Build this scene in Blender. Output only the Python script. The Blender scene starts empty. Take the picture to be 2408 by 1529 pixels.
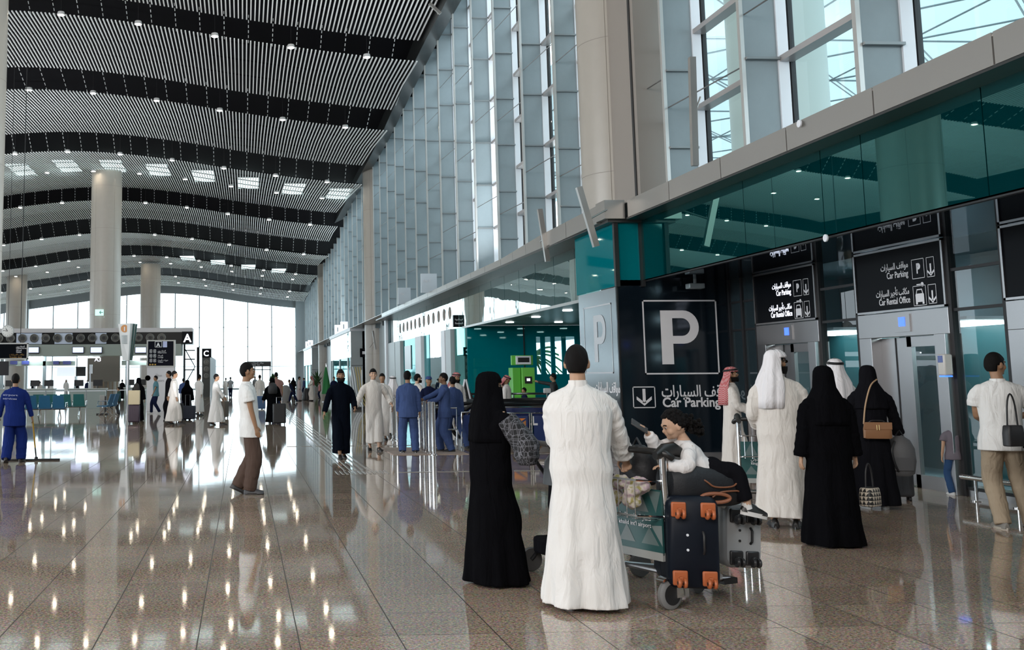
import bpy, math, random
import numpy as np
from mathutils import Vector, Matrix
random.seed(7); RNG = np.random.RandomState(5)
SC = bpy.context.scene; COL = SC.collection; PI = math.pi

# ------------------------------------------------------------------ camera
FPX, PX, PY, CH = 2430., 700., 606., 1.6
YAW, PITCH, ROLL = .053081, .114760, -.007
_f = Vector((math.sin(YAW)*math.cos(PITCH), math.cos(YAW)*math.cos(PITCH), math.sin(PITCH)))
_r = Vector((math.cos(YAW), -math.sin(YAW), 0)); _u = _r.cross(_f)
RR = _r*math.cos(ROLL)+_u*math.sin(ROLL); UU = _u*math.cos(ROLL)-_r*math.sin(ROLL)
cd = bpy.data.cameras.new('camera'); cam = bpy.data.objects.new('camera', cd); COL.objects.link(cam)
cam.matrix_world = Matrix(((RR.x, UU.x, -_f.x, 0), (RR.y, UU.y, -_f.y, 0), (RR.z, UU.z, -_f.z, CH), (0, 0, 0, 1)))
cd.sensor_fit = 'HORIZONTAL'; cd.sensor_width = 36; cd.lens = FPX/2408*36
cd.shift_x = (1204-PX)/2408; cd.shift_y = -(764.5-PY)/2408; cd.clip_start = .1; cd.clip_end = 900
SC.camera = cam
# ------------------------------------------------------------------ light and exposure
SC.view_settings.view_transform = 'Standard'; SC.view_settings.look = 'None'
SC.view_settings.gamma = 1; SC.view_settings.use_curve_mapping = False; SC.view_settings.exposure = 0.2
W = bpy.data.worlds.new('sky'); SC.world = W; W.use_nodes = True
W.node_tree.nodes['Background'].inputs[0].default_value = (.80, .92, 1, 1)
W.node_tree.nodes['Background'].inputs[1].default_value = 3.2
def area(name, loc, target, sx, sy, power, col=(1, 1, 1)):
    l = bpy.data.lights.new(name, 'AREA'); l.shape = 'RECTANGLE'; l.size = sx; l.size_y = sy; l.energy = power; l.color = col
    o = bpy.data.objects.new(name, l); COL.objects.link(o); o.location = loc
    o.rotation_euler = (Vector(target)-Vector(loc)).to_track_quat('-Z', 'Y').to_euler(); return o
area('fill_back', (-6, -13.5, 11), (0, 12, 1), 26, 7, 6500, (1, .95, .9))  # added fill lamp from behind the camera; the back wall has no windows
area('fill_left', (-38, 14, 9), (0, 14, 2), 30, 8, 6000, (.93, .97, 1))  # fill lamp added inside the hall, standing in for daylight from the left

area('ceiling_fill_island', (-15, 58.2, 4.6), (-15, 58.2, 20), 9, 1.4, 1500, (.95, .98, 1))  # unseen lamp added over the island to brighten the ceiling slats
area('ceiling_fill_near', (8.0, 34, 5.4), (3, 34, 16), .5, 28, 1500, (.97, .98, 1))  # unseen lamp added along the near ledge to lift the slats
area('ceiling_fill_far', (8.0, 85, 5.4), (3, 85, 15), .5, 50, 1500, (.95, .99, 1))  # same added ceiling fill along the far ledge
def ray(u, v): return _f + RR*((u-PX)/FPX) + UU*((PY-v)/FPX)
def onZ(u, v, z=0.): d = ray(u, v); t = (z-CH)/d.z; return Vector((d.x*t, d.y*t, z))
def onY(u, v, Y): d = ray(u, v); t = Y/d.y; return Vector((d.x*t, Y, CH+d.z*t))
def onX(u, v, X): d = ray(u, v); t = X/d.x; return Vector((X, d.y*t, CH+d.z*t))

# ------------------------------------------------------------------ materials
def mat(name, col, rough=.5, metal=0, spec=.5, emit=None, es=0, alpha=1, trans=0, ior=1.5, bump=0, bscale=60, vary=0, coat=0, sheen=0):
    if name in bpy.data.materials: return bpy.data.materials[name]
    m = bpy.data.materials.new(name); m.use_nodes = True; nt = m.node_tree; b = nt.nodes['Principled BSDF']
    I = b.inputs; I['Base Color'].default_value = (*col, 1); I['Roughness'].default_value = rough; I['Metallic'].default_value = metal
    I['Specular IOR Level'].default_value = spec; I['IOR'].default_value = ior; I['Transmission Weight'].default_value = trans
    I['Alpha'].default_value = alpha; I['Coat Weight'].default_value = coat; I['Sheen Weight'].default_value = sheen
    if emit: I['Emission Color'].default_value = (*emit, 1); I['Emission Strength'].default_value = es
    if bump or vary:
        tc = nt.nodes.new('ShaderNodeTexCoord'); n = nt.nodes.new('ShaderNodeTexNoise'); n.inputs['Scale'].default_value = bscale
        n.inputs['Detail'].default_value = 4; nt.links.new(tc.outputs['Object'], n.inputs['Vector'])
        if bump:
            bp = nt.nodes.new('ShaderNodeBump'); bp.inputs['Strength'].default_value = bump; bp.inputs['Distance'].default_value = .01
            nt.links.new(n.outputs['Fac'], bp.inputs['Height']); nt.links.new(bp.outputs[0], I['Normal'])
        if vary:
            r = nt.nodes.new('ShaderNodeMix'); r.data_type = 'RGBA'
            r.inputs[6].default_value = (*[c*(1-vary) for c in col], 1); r.inputs[7].default_value = (*[min(1, c*(1+vary)) for c in col], 1)
            nt.links.new(n.outputs['Fac'], r.inputs[0]); nt.links.new(r.outputs[2], I['Base Color'])
    return m
def mirror_glass(name, col, tint, fmul, fadd, rough=.02, wave=0):
    m = bpy.data.materials.new(name); m.use_nodes = True; nt = m.node_tree; N = nt.nodes; L = nt.links
    N.remove(N['Principled BSDF']); out = N['Material Output']
    d = N.new('ShaderNodeBsdfDiffuse'); d.inputs[0].default_value = (*col, 1)
    g = N.new('ShaderNodeBsdfGlossy'); g.inputs[0].default_value = (*tint, 1); g.inputs['Roughness'].default_value = rough
    fr = N.new('ShaderNodeFresnel'); fr.inputs[0].default_value = 1.5
    ma = N.new('ShaderNodeMath'); ma.operation = 'MULTIPLY_ADD'; ma.use_clamp = True; ma.inputs[1].default_value = fmul; ma.inputs[2].default_value = fadd
    mx = N.new('ShaderNodeMixShader'); L.new(fr.outputs[0], ma.inputs[0]); L.new(ma.outputs[0], mx.inputs[0])
    L.new(d.outputs[0], mx.inputs[1]); L.new(g.outputs[0], mx.inputs[2]); L.new(mx.outputs[0], out.inputs[0])
    if wave:
        tc = N.new('ShaderNodeTexCoord'); n = N.new('ShaderNodeTexNoise'); n.inputs['Scale'].default_value = .9
        bp = N.new('ShaderNodeBump'); bp.inputs['Strength'].default_value = wave; bp.inputs['Distance'].default_value = .02
        L.new(tc.outputs['Object'], n.inputs['Vector']); L.new(n.outputs['Fac'], bp.inputs['Height']); L.new(bp.outputs[0], g.inputs['Normal'])
    return m
def clear_glass(name, tint, refl=.08, rough=0.):
    m = bpy.data.materials.new(name); m.use_nodes = True; nt = m.node_tree; N = nt.nodes; L = nt.links
    N.remove(N['Principled BSDF']); out = N['Material Output']
    d = N.new('ShaderNodeBsdfTransparent'); d.inputs[0].default_value = (*tint, 1)
    g = N.new('ShaderNodeBsdfGlossy'); g.inputs['Roughness'].default_value = rough
    fr = N.new('ShaderNodeLayerWeight'); pw = N.new('ShaderNodeMath'); pw.operation = 'POWER'; pw.inputs[1].default_value = 4.5; ma = N.new('ShaderNodeMath'); ma.operation = 'MULTIPLY_ADD'; ma.inputs[1].default_value = .9; ma.inputs[2].default_value = refl*.6
    L.new(fr.outputs['Facing'], pw.inputs[0]); L.new(pw.outputs[0], ma.inputs[0])
    mx = N.new('ShaderNodeMixShader'); L.new(ma.outputs[0], mx.inputs[0])
    L.new(d.outputs[0], mx.inputs[1]); L.new(g.outputs[0], mx.inputs[2]); L.new(mx.outputs[0], out.inputs[0]); return m

M_COLUMN = mat('column_beige_panel', (.39, .36, .32), .32, spec=.5, vary=.05, bscale=3)
M_METAL = mat('fascia_aluminium', (.34, .33, .315), .30, metal=.55)
M_STEEL = mat('brushed_steel', (.42, .42, .43), .33, metal=1, bump=.05, bscale=40)
M_CHROME = mat('polished_steel', (.75, .75, .76), .10, metal=1)
M_SLAT = mat('ceiling_slat_white', (.86, .88, .88), .45)
M_DARK = mat('ceiling_void_black', (.004, .004, .006), .8, spec=.1)
M_TEAL = mirror_glass('teal_glass', (.0, .026, .030), (.33, .74, .70), 2.3, .06, .01, .0)
M_TEALW = mirror_glass('teal_wall_glass', (.0, .15, .18), (.6, .95, .95), .9, .0, .03)
M_STRIP = mirror_glass('mirror_strip_glass', (.05, .12, .12), (.9, 1, 1), 2.2, .12, .01, .12)
M_SOFFIT = mirror_glass('soffit_black_glass', (.003, .004, .006), (.8, .85, .9), .9, .10, .02)
M_BLACKG = mirror_glass('black_gloss_panel', (.004, .008, .013), (.85, .93, 1), 1.3, .0, .10)
M_BLACKP = mat('black_panel', (.004, .005, .007), .35, spec=.06)
M_DGLASS = mirror_glass('dark_glass', (.02, .032, .038), (.8, .9, .95), 1.1, .08, .03)
M_WHITE = mat('white_lettering', (.75, .75, .78), .4)
M_LIT = mat('backlit_white', (.8, .8, .9), .4, emit=(.85, .88, 1), es=1.1)
M_FIN = mat('facade_fin_panel', (.225, .275, .30), .38, vary=.04, bscale=8)
M_FINEDGE = mat('fin_edge_metal', (.50, .50, .49), .30, metal=.5)
M_FRAMEW = mat('window_frame_white', (.72, .75, .80), .4)
M_GLASS = clear_glass('window_glass', (.88, .96, .96))
M_MULL = mat('mullion_grey', (.30, .36, .38), .4, metal=.2)
M_GREYP = mat('grey_wall_panel', (.36, .41, .43), .4, vary=.03, bscale=4)
M_BULK = mat('bulkhead_dark', (.035, .037, .037), .35, metal=.3)
M_LAMP = mat('lamp_warm', (1, .9, .75), .4, emit=(1, .86, .66), es=75)
M_BLACK = mat('matt_black', (.01, .01, .012), .5)
M_RUBBER = mat('rubber_grey', (.12, .12, .12), .6)
M_SCREEN = mat('screen_lilac', (.5, .55, .8), .3, emit=(.62, .68, 1), es=.9)
M_UPL = mat('uplight_body', (.3, .3, .3), .5)
M_CONC = mat('outside_concrete', (.55, .56, .55), .8)

# ------------------------------------------------------------------ mesh helpers
class MB:
    def __init__(s): s.v = []; s.f = []; s.m = []; s.mats = []
    def mi(s, m):
        if m not in s.mats: s.mats.append(m)
        return s.mats.index(m)
    def add(s, vs, fs, m=None):
        b = len(s.v); s.v.extend([tuple(v) for v in vs]); k = s.mi(m)
        for f in fs: s.f.append(tuple(b+i for i in f)); s.m.append(k)
    def box(s, a, b, m=None, M=None):
        x0, y0, z0 = a; x1, y1, z1 = b
        vs = [(x, y, z) for z in (z0, z1) for y in (y0, y1) for x in (x0, x1)]
        if M is not None: vs = [M @ Vector(v) for v in vs]
        s.add(vs, [(0, 2, 3, 1), (4, 5, 7, 6), (0, 1, 5, 4), (1, 3, 7, 5), (3, 2, 6, 7), (2, 0, 4, 6)], m)
    def cbox(s, c, d, m=None, M=None):
        s.box([c[i]-d[i]/2 for i in range(3)], [c[i]+d[i]/2 for i in range(3)], m, M)
    def quad(s, vs, m=None): s.add(vs, [tuple(range(len(vs)))], m)
    def rings(s, R, m=None, cap=True, closed=False):
        n = len(R[0]); vs = [p for r in R for p in r]; fs = []
        k = len(R)
        for i in range(k if closed else k-1):
            a = i*n; b = ((i+1) % k)*n
            for j in range(n): fs.append((a+j, a+(j+1) % n, b+(j+1) % n, b+j))
        if cap and not closed: fs.append(tuple(reversed(range(n)))); fs.append(tuple((k-1)*n+j for j in range(n)))
        s.add(vs, fs, m)
    def tube(s, pts, r, m=None, n=10, cap=True, closed=False, flat=1.):
        P = [Vector(p) for p in pts]; rs = r if isinstance(r, (list, tuple)) else [r]*len(P); R = []
        prev = None
        for i, p in enumerate(P):
            if closed: t = (P[(i+1) % len(P)]-P[i-1])
            else: t = (P[min(i+1, len(P)-1)]-P[max(i-1, 0)])
            if t.length < 1e-9: t = Vector((0, 0, 1))
            t.normalize()
            if prev is None:
                a = Vector((0, 0, 1)) if abs(t.z) < .9 else Vector((1, 0, 0)); x = t.cross(a).normalized()
            else: x = (prev-t*prev.dot(t)); x = x.normalized() if x.length > 1e-6 else t.orthogonal().normalized()
            prev = x; y = t.cross(x)
            R.append([p+(x*math.cos(2*PI*j/n)*flat+y*math.sin(2*PI*j/n))*rs[i] for j in range(n)])
        s.rings(R, m, cap, closed)
    def cyl(s, a, b, r, m=None, n=16, r2=None): s.tube([a, b], [r, r if r2 is None else r2], m, n)
    def lathe(s, prof, c=(0, 0, 0), axis='z', m=None, n=24, M=None):
        R = []
        for rr, h in prof:
            ring = []
            for j in range(n):
                a = 2*PI*j/n; q = Vector((rr*math.cos(a), rr*math.sin(a), h))
                if axis == 'x': q = Vector((q.z, q.x, q.y))
                if axis == 'y': q = Vector((q.y, q.z, q.x))
                q = q+Vector(c); ring.append(M @ q if M is not None else q)
            R.append(ring)
        s.rings(R, m)
    def ball(s, c, r, m=None, n=12, k=8, M=None):
        r = r if isinstance(r, (list, tuple)) else (r, r, r); R = []
        for i in range(k+1):
            t = PI*i/k; q = max(math.sin(t), .02)
            ring = [Vector((c[0]+r[0]*q*math.cos(2*PI*j/n), c[1]+r[1]*q*math.sin(2*PI*j/n), c[2]-r[2]*math.cos(t))) for j in range(n)]
            R.append([M @ p for p in ring] if M is not None else ring)
        s.rings(R, m)
    def build(s, name, m=None, parent=None, smooth=True, bevel=0, seg=2, angle=40):
        me = bpy.data.meshes.new(name); me.from_pydata(s.v, [], s.f)
        for q in s.mats: me.materials.append(q if q is not None else m)
        if not s.mats: me.materials.append(m)
        me.polygons.foreach_set('material_index', s.m)
        me.update()
        if smooth:
            me.polygons.foreach_set('use_smooth', [True]*len(me.polygons)); me.set_sharp_from_angle(angle=math.radians(angle))
        o = bpy.data.objects.new(name, me); COL.objects.link(o)
        if parent is not None: o.parent = parent
        if bevel:
            b = o.modifiers.new('b', 'BEVEL'); b.width = bevel; b.segments = seg; b.limit_method = 'ANGLE'
        return o
def tag(o, label=None, cat=None, group=None, kind=None):
    if label: o['label'] = label
    if cat: o['category'] = cat
    if group: o['group'] = group
    if kind: o['kind'] = kind
    return o
def empty(name, loc=(0, 0, 0), rz=0, label=None, cat=None, group=None, kind=None):
    o = bpy.data.objects.new(name, None); COL.objects.link(o); o.location = loc; o.rotation_euler = (0, 0, rz); o.empty_display_size = .1
    return tag(o, label, cat, group, kind)
KIDS = {}
def copy_tree(o, parent=None):
    c = o.copy(); COL.objects.link(c)
    if parent is not None: c.parent = parent
    for ch in list(o.children): copy_tree(ch, c)
    return c
def boxobj(name, a, b, m, parent=None, bevel=0, kind=None):
    k = MB(); k.box(a, b); o = k.build(name, m, parent, smooth=bool(bevel), bevel=bevel)
    if kind: o['kind'] = kind
    return o

# Arabic letter joining
_AR = {'ا': 'FE8D FE8E - -', 'أ': 'FE83 FE84 - -', 'ب': 'FE8F FE90 FE91 FE92', 'ت': 'FE95 FE96 FE97 FE98', 'ة': 'FE93 FE94 - -', 'ج': 'FE9D FE9E FE9F FEA0',
       'خ': 'FEA5 FEA6 FEA7 FEA8', 'د': 'FEA9 FEAA - -', 'ر': 'FEAD FEAE - -', 'س': 'FEB1 FEB2 FEB3 FEB4', 'ط': 'FEC1 FEC2 FEC3 FEC4', 'ف': 'FED1 FED2 FED3 FED4',
       'ق': 'FED5 FED6 FED7 FED8', 'ك': 'FED9 FEDA FEDB FEDC', 'ل': 'FEDD FEDE FEDF FEE0', 'م': 'FEE1 FEE2 FEE3 FEE4', 'ن': 'FEE5 FEE6 FEE7 FEE8', 'ه': 'FEE9 FEEA FEEB FEEC',
       'و': 'FEED FEEE - -', 'ي': 'FEF1 FEF2 FEF3 FEF4', 'غ': 'FECD FECE FECF FED0', 'ح': 'FEA1 FEA2 FEA3 FEA4', 'ص': 'FEB9 FEBA FEBB FEBC', 'ع': 'FEC9 FECA FECB FECC', 'ئ': 'FE89 FE8A FE8B FE8C'}
def ar(s):
    out = []
    for i, c in enumerate(s):
        if c not in _AR: out.append(c); continue
        F = _AR[c].split(); pr = i > 0 and s[i-1] in _AR and _AR[s[i-1]].split()[2] != '-'
        nx = i+1 < len(s) and s[i+1] in _AR and F[2] != '-'
        out.append(chr(int(F[(3 if pr else 2) if nx else (1 if pr else 0)], 16)))
    return ''.join(reversed(out))
def text(name, s, org, xd, up, size, m, parent=None, align='LEFT', bold=0, width=None, depth=.002):
    """flat lettering mesh; org = baseline anchor, xd = reading direction, up = up direction"""
    c = bpy.data.curves.new('t', 'FONT'); c.body = s; c.size = size; c.align_x = align; c.offset = bold; c.extrude = depth; c.resolution_u = 3
    t = bpy.data.objects.new('t', c); dg = bpy.context.evaluated_depsgraph_get()
    COL.objects.link(t); dg.update(); me = bpy.data.meshes.new_from_object(t.evaluated_get(dg)); bpy.data.objects.remove(t)
    if width:
        xs = [v.co.x for v in me.vertices]; w = max(xs)-min(xs)
        k = width/w if w > 0 else 1
        for v in me.vertices: v.co.x *= k
    me.materials.clear(); me.materials.append(m)
    X = Vector(xd).normalized(); U = Vector(up).normalized(); Nn = X.cross(U)
    Mt = Matrix((( X.x, U.x, Nn.x, org[0]), (X.y, U.y, Nn.y, org[1]), (X.z, U.z, Nn.z, org[2]), (0, 0, 0, 1)))
    me.transform(Mt); o = bpy.data.objects.new(name, me); COL.objects.link(o)
    if parent is not None: o.parent = parent
    return o
# ================================================================== THE SETTING
def floor_mat():
    m = bpy.data.materials.new('polished_granite_tiles'); m.use_nodes = True; nt = m.node_tree; N = nt.nodes; L = nt.links; b = N['Principled BSDF']
    tc = N.new('ShaderNodeTexCoord'); sp = N.new('ShaderNodeSeparateXYZ'); L.new(tc.outputs['Object'], sp.inputs[0])
    def mth(op, a, v=None, v2=None):
        n = N.new('ShaderNodeMath'); n.operation = op
        for i, q in enumerate((a, v, v2)):
            if q is None: continue
            if isinstance(q, (int, float)): n.inputs[i].default_value = q
            else: L.new(q, n.inputs[i])
        return n.outputs[0]
    def line(ax, per, off, w):
        q = mth('ADD', ax, off); q = mth('DIVIDE', q, per); q = mth('FRACT', q); q = mth('SUBTRACT', q, .5); q = mth('ABSOLUTE', q)
        return mth('GREATER_THAN', q, .5-w/per)
    lx = line(sp.outputs[0], .618, 200*.618+.28, .0040); ly = line(sp.outputs[1], .60, 60.0, .0034)
    ln = mth('MAXIMUM', lx, ly)
    # tone of each tile
    ix = mth('FLOOR', mth('DIVIDE', mth('ADD', sp.outputs[0], 200*.618+.28), .618)); iy = mth('FLOOR', mth('DIVIDE', mth('ADD', sp.outputs[1], 60.0), .6))
    cb = N.new('ShaderNodeCombineXYZ'); L.new(ix, cb.inputs[0]); L.new(iy, cb.inputs[1]); wn = N.new('ShaderNodeTexWhiteNoise'); L.new(cb.outputs[0], wn.inputs['Vector'])
    n1 = N.new('ShaderNodeTexNoise'); n1.inputs['Scale'].default_value = 55; n1.inputs['Detail'].default_value = 5; n1.inputs['Roughness'].default_value = .75; L.new(tc.outputs['Object'], n1.inputs['Vector'])
    n2 = N.new('ShaderNodeTexVoronoi'); n2.inputs['Scale'].default_value = 95; L.new(tc.outputs['Object'], n2.inputs['Vector'])
    cr = N.new('ShaderNodeValToRGB'); L.new(n1.outputs['Fac'], cr.inputs[0])
    e = cr.color_ramp.elements; e[0].position = .36; e[0].color = (.14, .10, .075, 1); e[1].position = .66; e[1].color = (.78, .61, .48, 1)
    k = cr.color_ramp.elements.new(.5); k.color = (.40, .305, .235, 1)
    mx = N.new('ShaderNodeMix'); mx.data_type = 'RGBA'; mx.blend_type = 'MULTIPLY'; mx.inputs[0].default_value = .5
    L.new(cr.outputs[0], mx.inputs[6]); L.new(n2.outputs['Color'], mx.inputs[7])
    hs = N.new('ShaderNodeHueSaturation'); L.new(mx.outputs[2], hs.inputs['Color']); hs.inputs['Saturation'].default_value = 1.0
    L.new(mth('MULTIPLY_ADD', wn.outputs['Value'], .28, 1.02), hs.inputs['Value'])
    m2 = N.new('ShaderNodeMix'); m2.data_type = 'RGBA'; L.new(ln, m2.inputs[0]); L.new(hs.outputs[0], m2.inputs[6]); m2.inputs[7].default_value = (.03, .025, .02, 1)
    L.new(m2.outputs[2], b.inputs['Base Color'])
    L.new(mth('MULTIPLY_ADD', ln, .4, .048), b.inputs['Roughness']); b.inputs['IOR'].default_value = 1.62
    bp = N.new('ShaderNodeBump'); bp.inputs['Strength'].default_value = .007; bp.inputs['Distance'].default_value = .03
    n3 = N.new('ShaderNodeTexNoise'); n3.inputs['Scale'].default_value = 2.2; n3.inputs['Detail'].default_value = 1; L.new(tc.outputs['Object'], n3.inputs['Vector'])
    L.new(n3.outputs['Fac'], bp.inputs['Height']); L.new(bp.outputs[0], b.inputs['Normal'])
    return m
k = MB(); k.quad([(-46, -14, 0), (10.4, -14, 0), (10.4, 140, 0), (-46, 140, 0)]); k.quad([(10.4, 19, 0), (18, 19, 0), (18, 140, 0), (10.4, 140, 0)])
tag(k.build('floor', floor_mat(), smooth=False), kind='structure')
k = MB(); k.box((-300, -40, -.5), (300, 400, -.06)); tag(k.build('ground_outside', M_CONC, smooth=False), kind='structure')

# ---- ceiling: slatted shells stepping down towards the far end
SX = [-46, -38, -31, -25, -21.2, -17.5, -14, -11, -8, -4.2, -.5, 2.1, 4.5, 7.6]
SZ = [-3.2, -1.9, -.3, .5, 1.0, 1.62, 2.02, 2.15, 2.02, 1.58, .98, .62, .32, 0]
def sX(x):
    return sum(float(np.interp(x+d, SX, SZ)) for d in (-1.2, -.6, 0, .6, 1.2))/5
BANDS = [(-3.5, 8.2, 17.0, 17.0), (9.4, 20.2, 16.7, 16.7), (21.4, 31.4, 16.4, 16.4), (32.6, 43.0, 16.0, 15.97), (43.3, 51.4, 15.12, 15.11), (52.9, 64.5, 14.36, 14.92), (64.0, 83.0, 13.72, 14.82),
         (81.9, 90.4, 13.5, 13.43), (90.8, 104.5, 12.16, 12.81), (105.0, 118.0, 11.82, 12.0), (118.8, 129.8, 11.19, 10.96)]
for bi, (y0, y1, z0, z1) in enumerate(BANDS):
    if bi == 6: y0 = 64.8
    k = MB(); n = 230; xs = np.arange(n)*-.176+7.55
    w = .027
    seg = 2
    for x in xs:
        if x < -33 and bi < 9: continue
        z = sX(x)
        sl = (sX(x+.1)-sX(x-.1))/.2
        a = []
        for t in range(seg+1):
            yy = y0+(y1-y0)*t/seg; zz = z0+(z1-z0)*t/seg+z+.12*math.sin(PI*t/seg)
            a.append([(x-w, yy, zz-sl*w), (x+w, yy, zz+sl*w), (x+w, yy, zz+.05), (x-w, yy, zz+.05)])
        k.rings(a, M_SLAT)
    # cross carriers above the slats
    for yy in np.arange(y0+1, y1, 2.4):
        zc = z0+(z1-z0)*(yy-y0)/(y1-y0); P = [(x, yy, zc+sX(x)+.2) for x in np.linspace(7.5, -32, 30)]
        k.tube(P, .03, M_DARK, 4)
    # dashed hanger rods spanning the dark gap to the next shell
    if bi < len(BANDS)-1:
        ny0, _, nz0, _ = BANDS[bi+1]
        if bi == 5: ny0 = 64.8
        g = 6
        for x in np.arange(6.6, -30, -1.06):
            za = z1+sX(x)+.25; zb = nz0+sX(x)+.25
            for q in range(g):
                t0 = (q+.1)/g; t1 = (q+.62)/g
                k.tube([(x, y1+(ny0+1.2-y1)*t0, za+(zb-za)*t0), (x, y1+(ny0+1.2-y1)*t1, za+(zb-za)*t1)], .017, M_SLAT, 4)
    tag(k.build('ceiling', M_SLAT, smooth=False), kind='structure')
k = MB()
yy = [-14]+[b[0] for b in BANDS]+[141]; zt = [18.6, 18.6]+[b[2]+1.6 for b in BANDS[1:]]+[12.6]
R = []
for y_, z_ in zip(yy, zt): R.append([(x, y_, z_+max(sX(x), -3)) for x in np.linspace(9.6, -46, 40)])
for i in range(len(R)-1):
    for j in range(39): k.quad([R[i][j], R[i][j+1], R[i+1][j+1], R[i+1][j]], M_DARK)
tag(k.build('ceiling_void', M_DARK, smooth=False), kind='structure')
# translucent skylights above the slats
M_SKYL = mat('skylight_panel', (.8, .9, .9), .5, emit=(.75, .95, .95), es=1.3)
for (yy0, yy1, zz, xr) in ((72.5, 76.5, 14.35, np.arange(-16, 7, 3.28)), (110, 114, 12.2, np.arange(-6, 7, 3.28))):
    for x in xr:
        k = MB(); k.box((x-.75, yy0, zz+sX(x)+.45), (x+.75, yy1, zz+sX(x)+.5)); tag(k.build('window_skylight', M_SKYL, smooth=False), kind='structure')

# ---- downlights hung at the front edge of each shell
lamp0 = None
rows = [(b[0] if i != 6 else 64.8, b[2], i) for i, b in enumerate(BANDS)]+[(73.5, 14.25, 20), (124.5, 11.0, 21), (111, 11.85, 22)]
for y_, z_, ri in rows:
    if ri in (0,): continue
    for q in range(-0, 11):
        x = 5.35-3.28*q
        if ri == 20: x += .35
        if y_ < 43 and x < -12: continue
        z = z_+sX(x)-.05
        if lamp0 is None:
            o = empty('downlight'); k = MB(); k.lathe([(.02, .16), (.14, .14), (.17, .02), (.165, 0)], n=14); k.build('housing', mat('lamp_housing', (.6, .6, .6), .4), o)
            k = MB(); k.lathe([(.001, -.012), (.12, -.012), (.15, .004)], n=14); k.build('lens', M_LAMP, o)
            k = MB(); k.cyl((0, 0, .15), (0, 0, 1.3), .008, n=5); k.build('cable', M_BLACK, o); lamp0 = o
        else: o = copy_tree(lamp0)
        o.location = (x, y_+(-.1 if ri < 20 else 0), z)
        nm = {1: 'above the camera end', 2: 'in a near ceiling gap', 3: 'in the row above the frame', 4: 'along the front edge of the nearest ceiling shell', 5: 'along the second dark ceiling gap', 6: 'along the third dark ceiling gap', 7: 'along the fourth dark ceiling gap', 8: 'along the fifth dark ceiling gap', 9: 'along the sixth dark ceiling gap', 10: 'along the farthest dark ceiling gap', 20: 'among the slats of the third ceiling shell', 21: 'under the last ceiling shell by the end window', 22: 'under the last but one ceiling shell'}[ri]
        tag(o, 'round warm downlight '+nm, 'ceiling light', 'downlights '+nm)

# ---- end wall of glass
YE = 140
def zend(x): return 10.9+sX(x)-.1
k = MB()
xs = np.linspace(-46, 10.4, 60)
for a, b in zip(xs[:-1], xs[1:]):
    k.quad([(a, YE, zend(a)), (b, YE, zend(b)), (b, YE, 17), (a, YE, 17)], M_GREYP)
tag(k.build('wall_end', M_GREYP, smooth=False), kind='structure')
k = MB(); k.box((7.1, YE-.6, 0), (10.4, YE, 17)); k.box((-29.6, YE-.5, 0), (-28.6, YE, 14)); tag(k.build('wall_end_pier', M_GREYP, smooth=False), kind='structure')
wx = list(np.arange(7.1, -45, -3.25))
for i in range(len(wx)-1):
    b, a = wx[i], wx[i+1]
    if a < -29.5 < b: continue
    w = empty('window_%d' % (i+1), kind='structure')
    k = MB(); k.quad([(a, YE, .1), (b, YE, .1), (b, YE, zend(b)), (a, YE, zend(a))]); k.build('pane', M_GLASS, w, smooth=False)
    k = MB(); k.box((b-.06, YE-.12, 0), (b+.06, YE+.05, zend(b))); k.box((a, YE-.06, 3.0), (b, YE, 3.06)); k.box((a, YE-.06, 0), (b, YE, .12))
    for z in (5.6, 8.2): k.box((b-.09, YE-.2, z), (b+.09, YE, z+.15)); 
    k.build('frame', M_MULL, w, smooth=False)
# vestibule door in the end wall
a = onY(583, 850, YE-1.6); b = onY(637, 861, YE-1.6)
d = empty('door_1', kind='structure')
k = MB(); k.box((a.x, YE-2.2, 3.0), (b.x, YE-1.5, 3.65)); k.build('door_header', mat('dark_sign', (.02, .02, .022), .4), d, smooth=False)
k = MB()
for x in (a.x+.9, b.x-.1, a.x+1.9): k.box((x-.07, YE-1.9, 0), (x+.07, YE-1.7, 3.0))
k.box((a.x, YE-1.9, 2.5), (b.x, YE-1.7, 2.62)); k.build('door_frame', M_MULL, d, smooth=False)
for i, s in enumerate(('ar', 'en')):
    text('lettering', 'Gates  Exit' if i else ar('مواقف السيارات'), (a.x+.5, YE-2.21, 3.12+.25*(1-i)), (1, 0, 0), (0, 0, 1), .24, M_WHITE, d)

# ---- left side and back
k = MB(); k.box((-46.4, -14, 0), (-46, 140, 2.2)); k.box((-46.4, -14, 11.5), (-46, 140, 17)); tag(k.build('wall_left', M_GREYP, smooth=False), kind='structure')
for i, y_ in enumerate(np.arange(-14, 140, 7)):
    k = MB(); k.box((-46.3, y_, 2.2), (-46.1, y_+.25, 11.5)); tag(k.build('trim_%d' % (i+1), M_MULL, smooth=False), kind='structure')
k = MB(); k.box((-46, -14.4, 0), (10.4, -14, 19)); tag(k.build('wall_back', mat('back_wall', (.16, .16, .16), .6), smooth=False), kind='structure')

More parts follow.
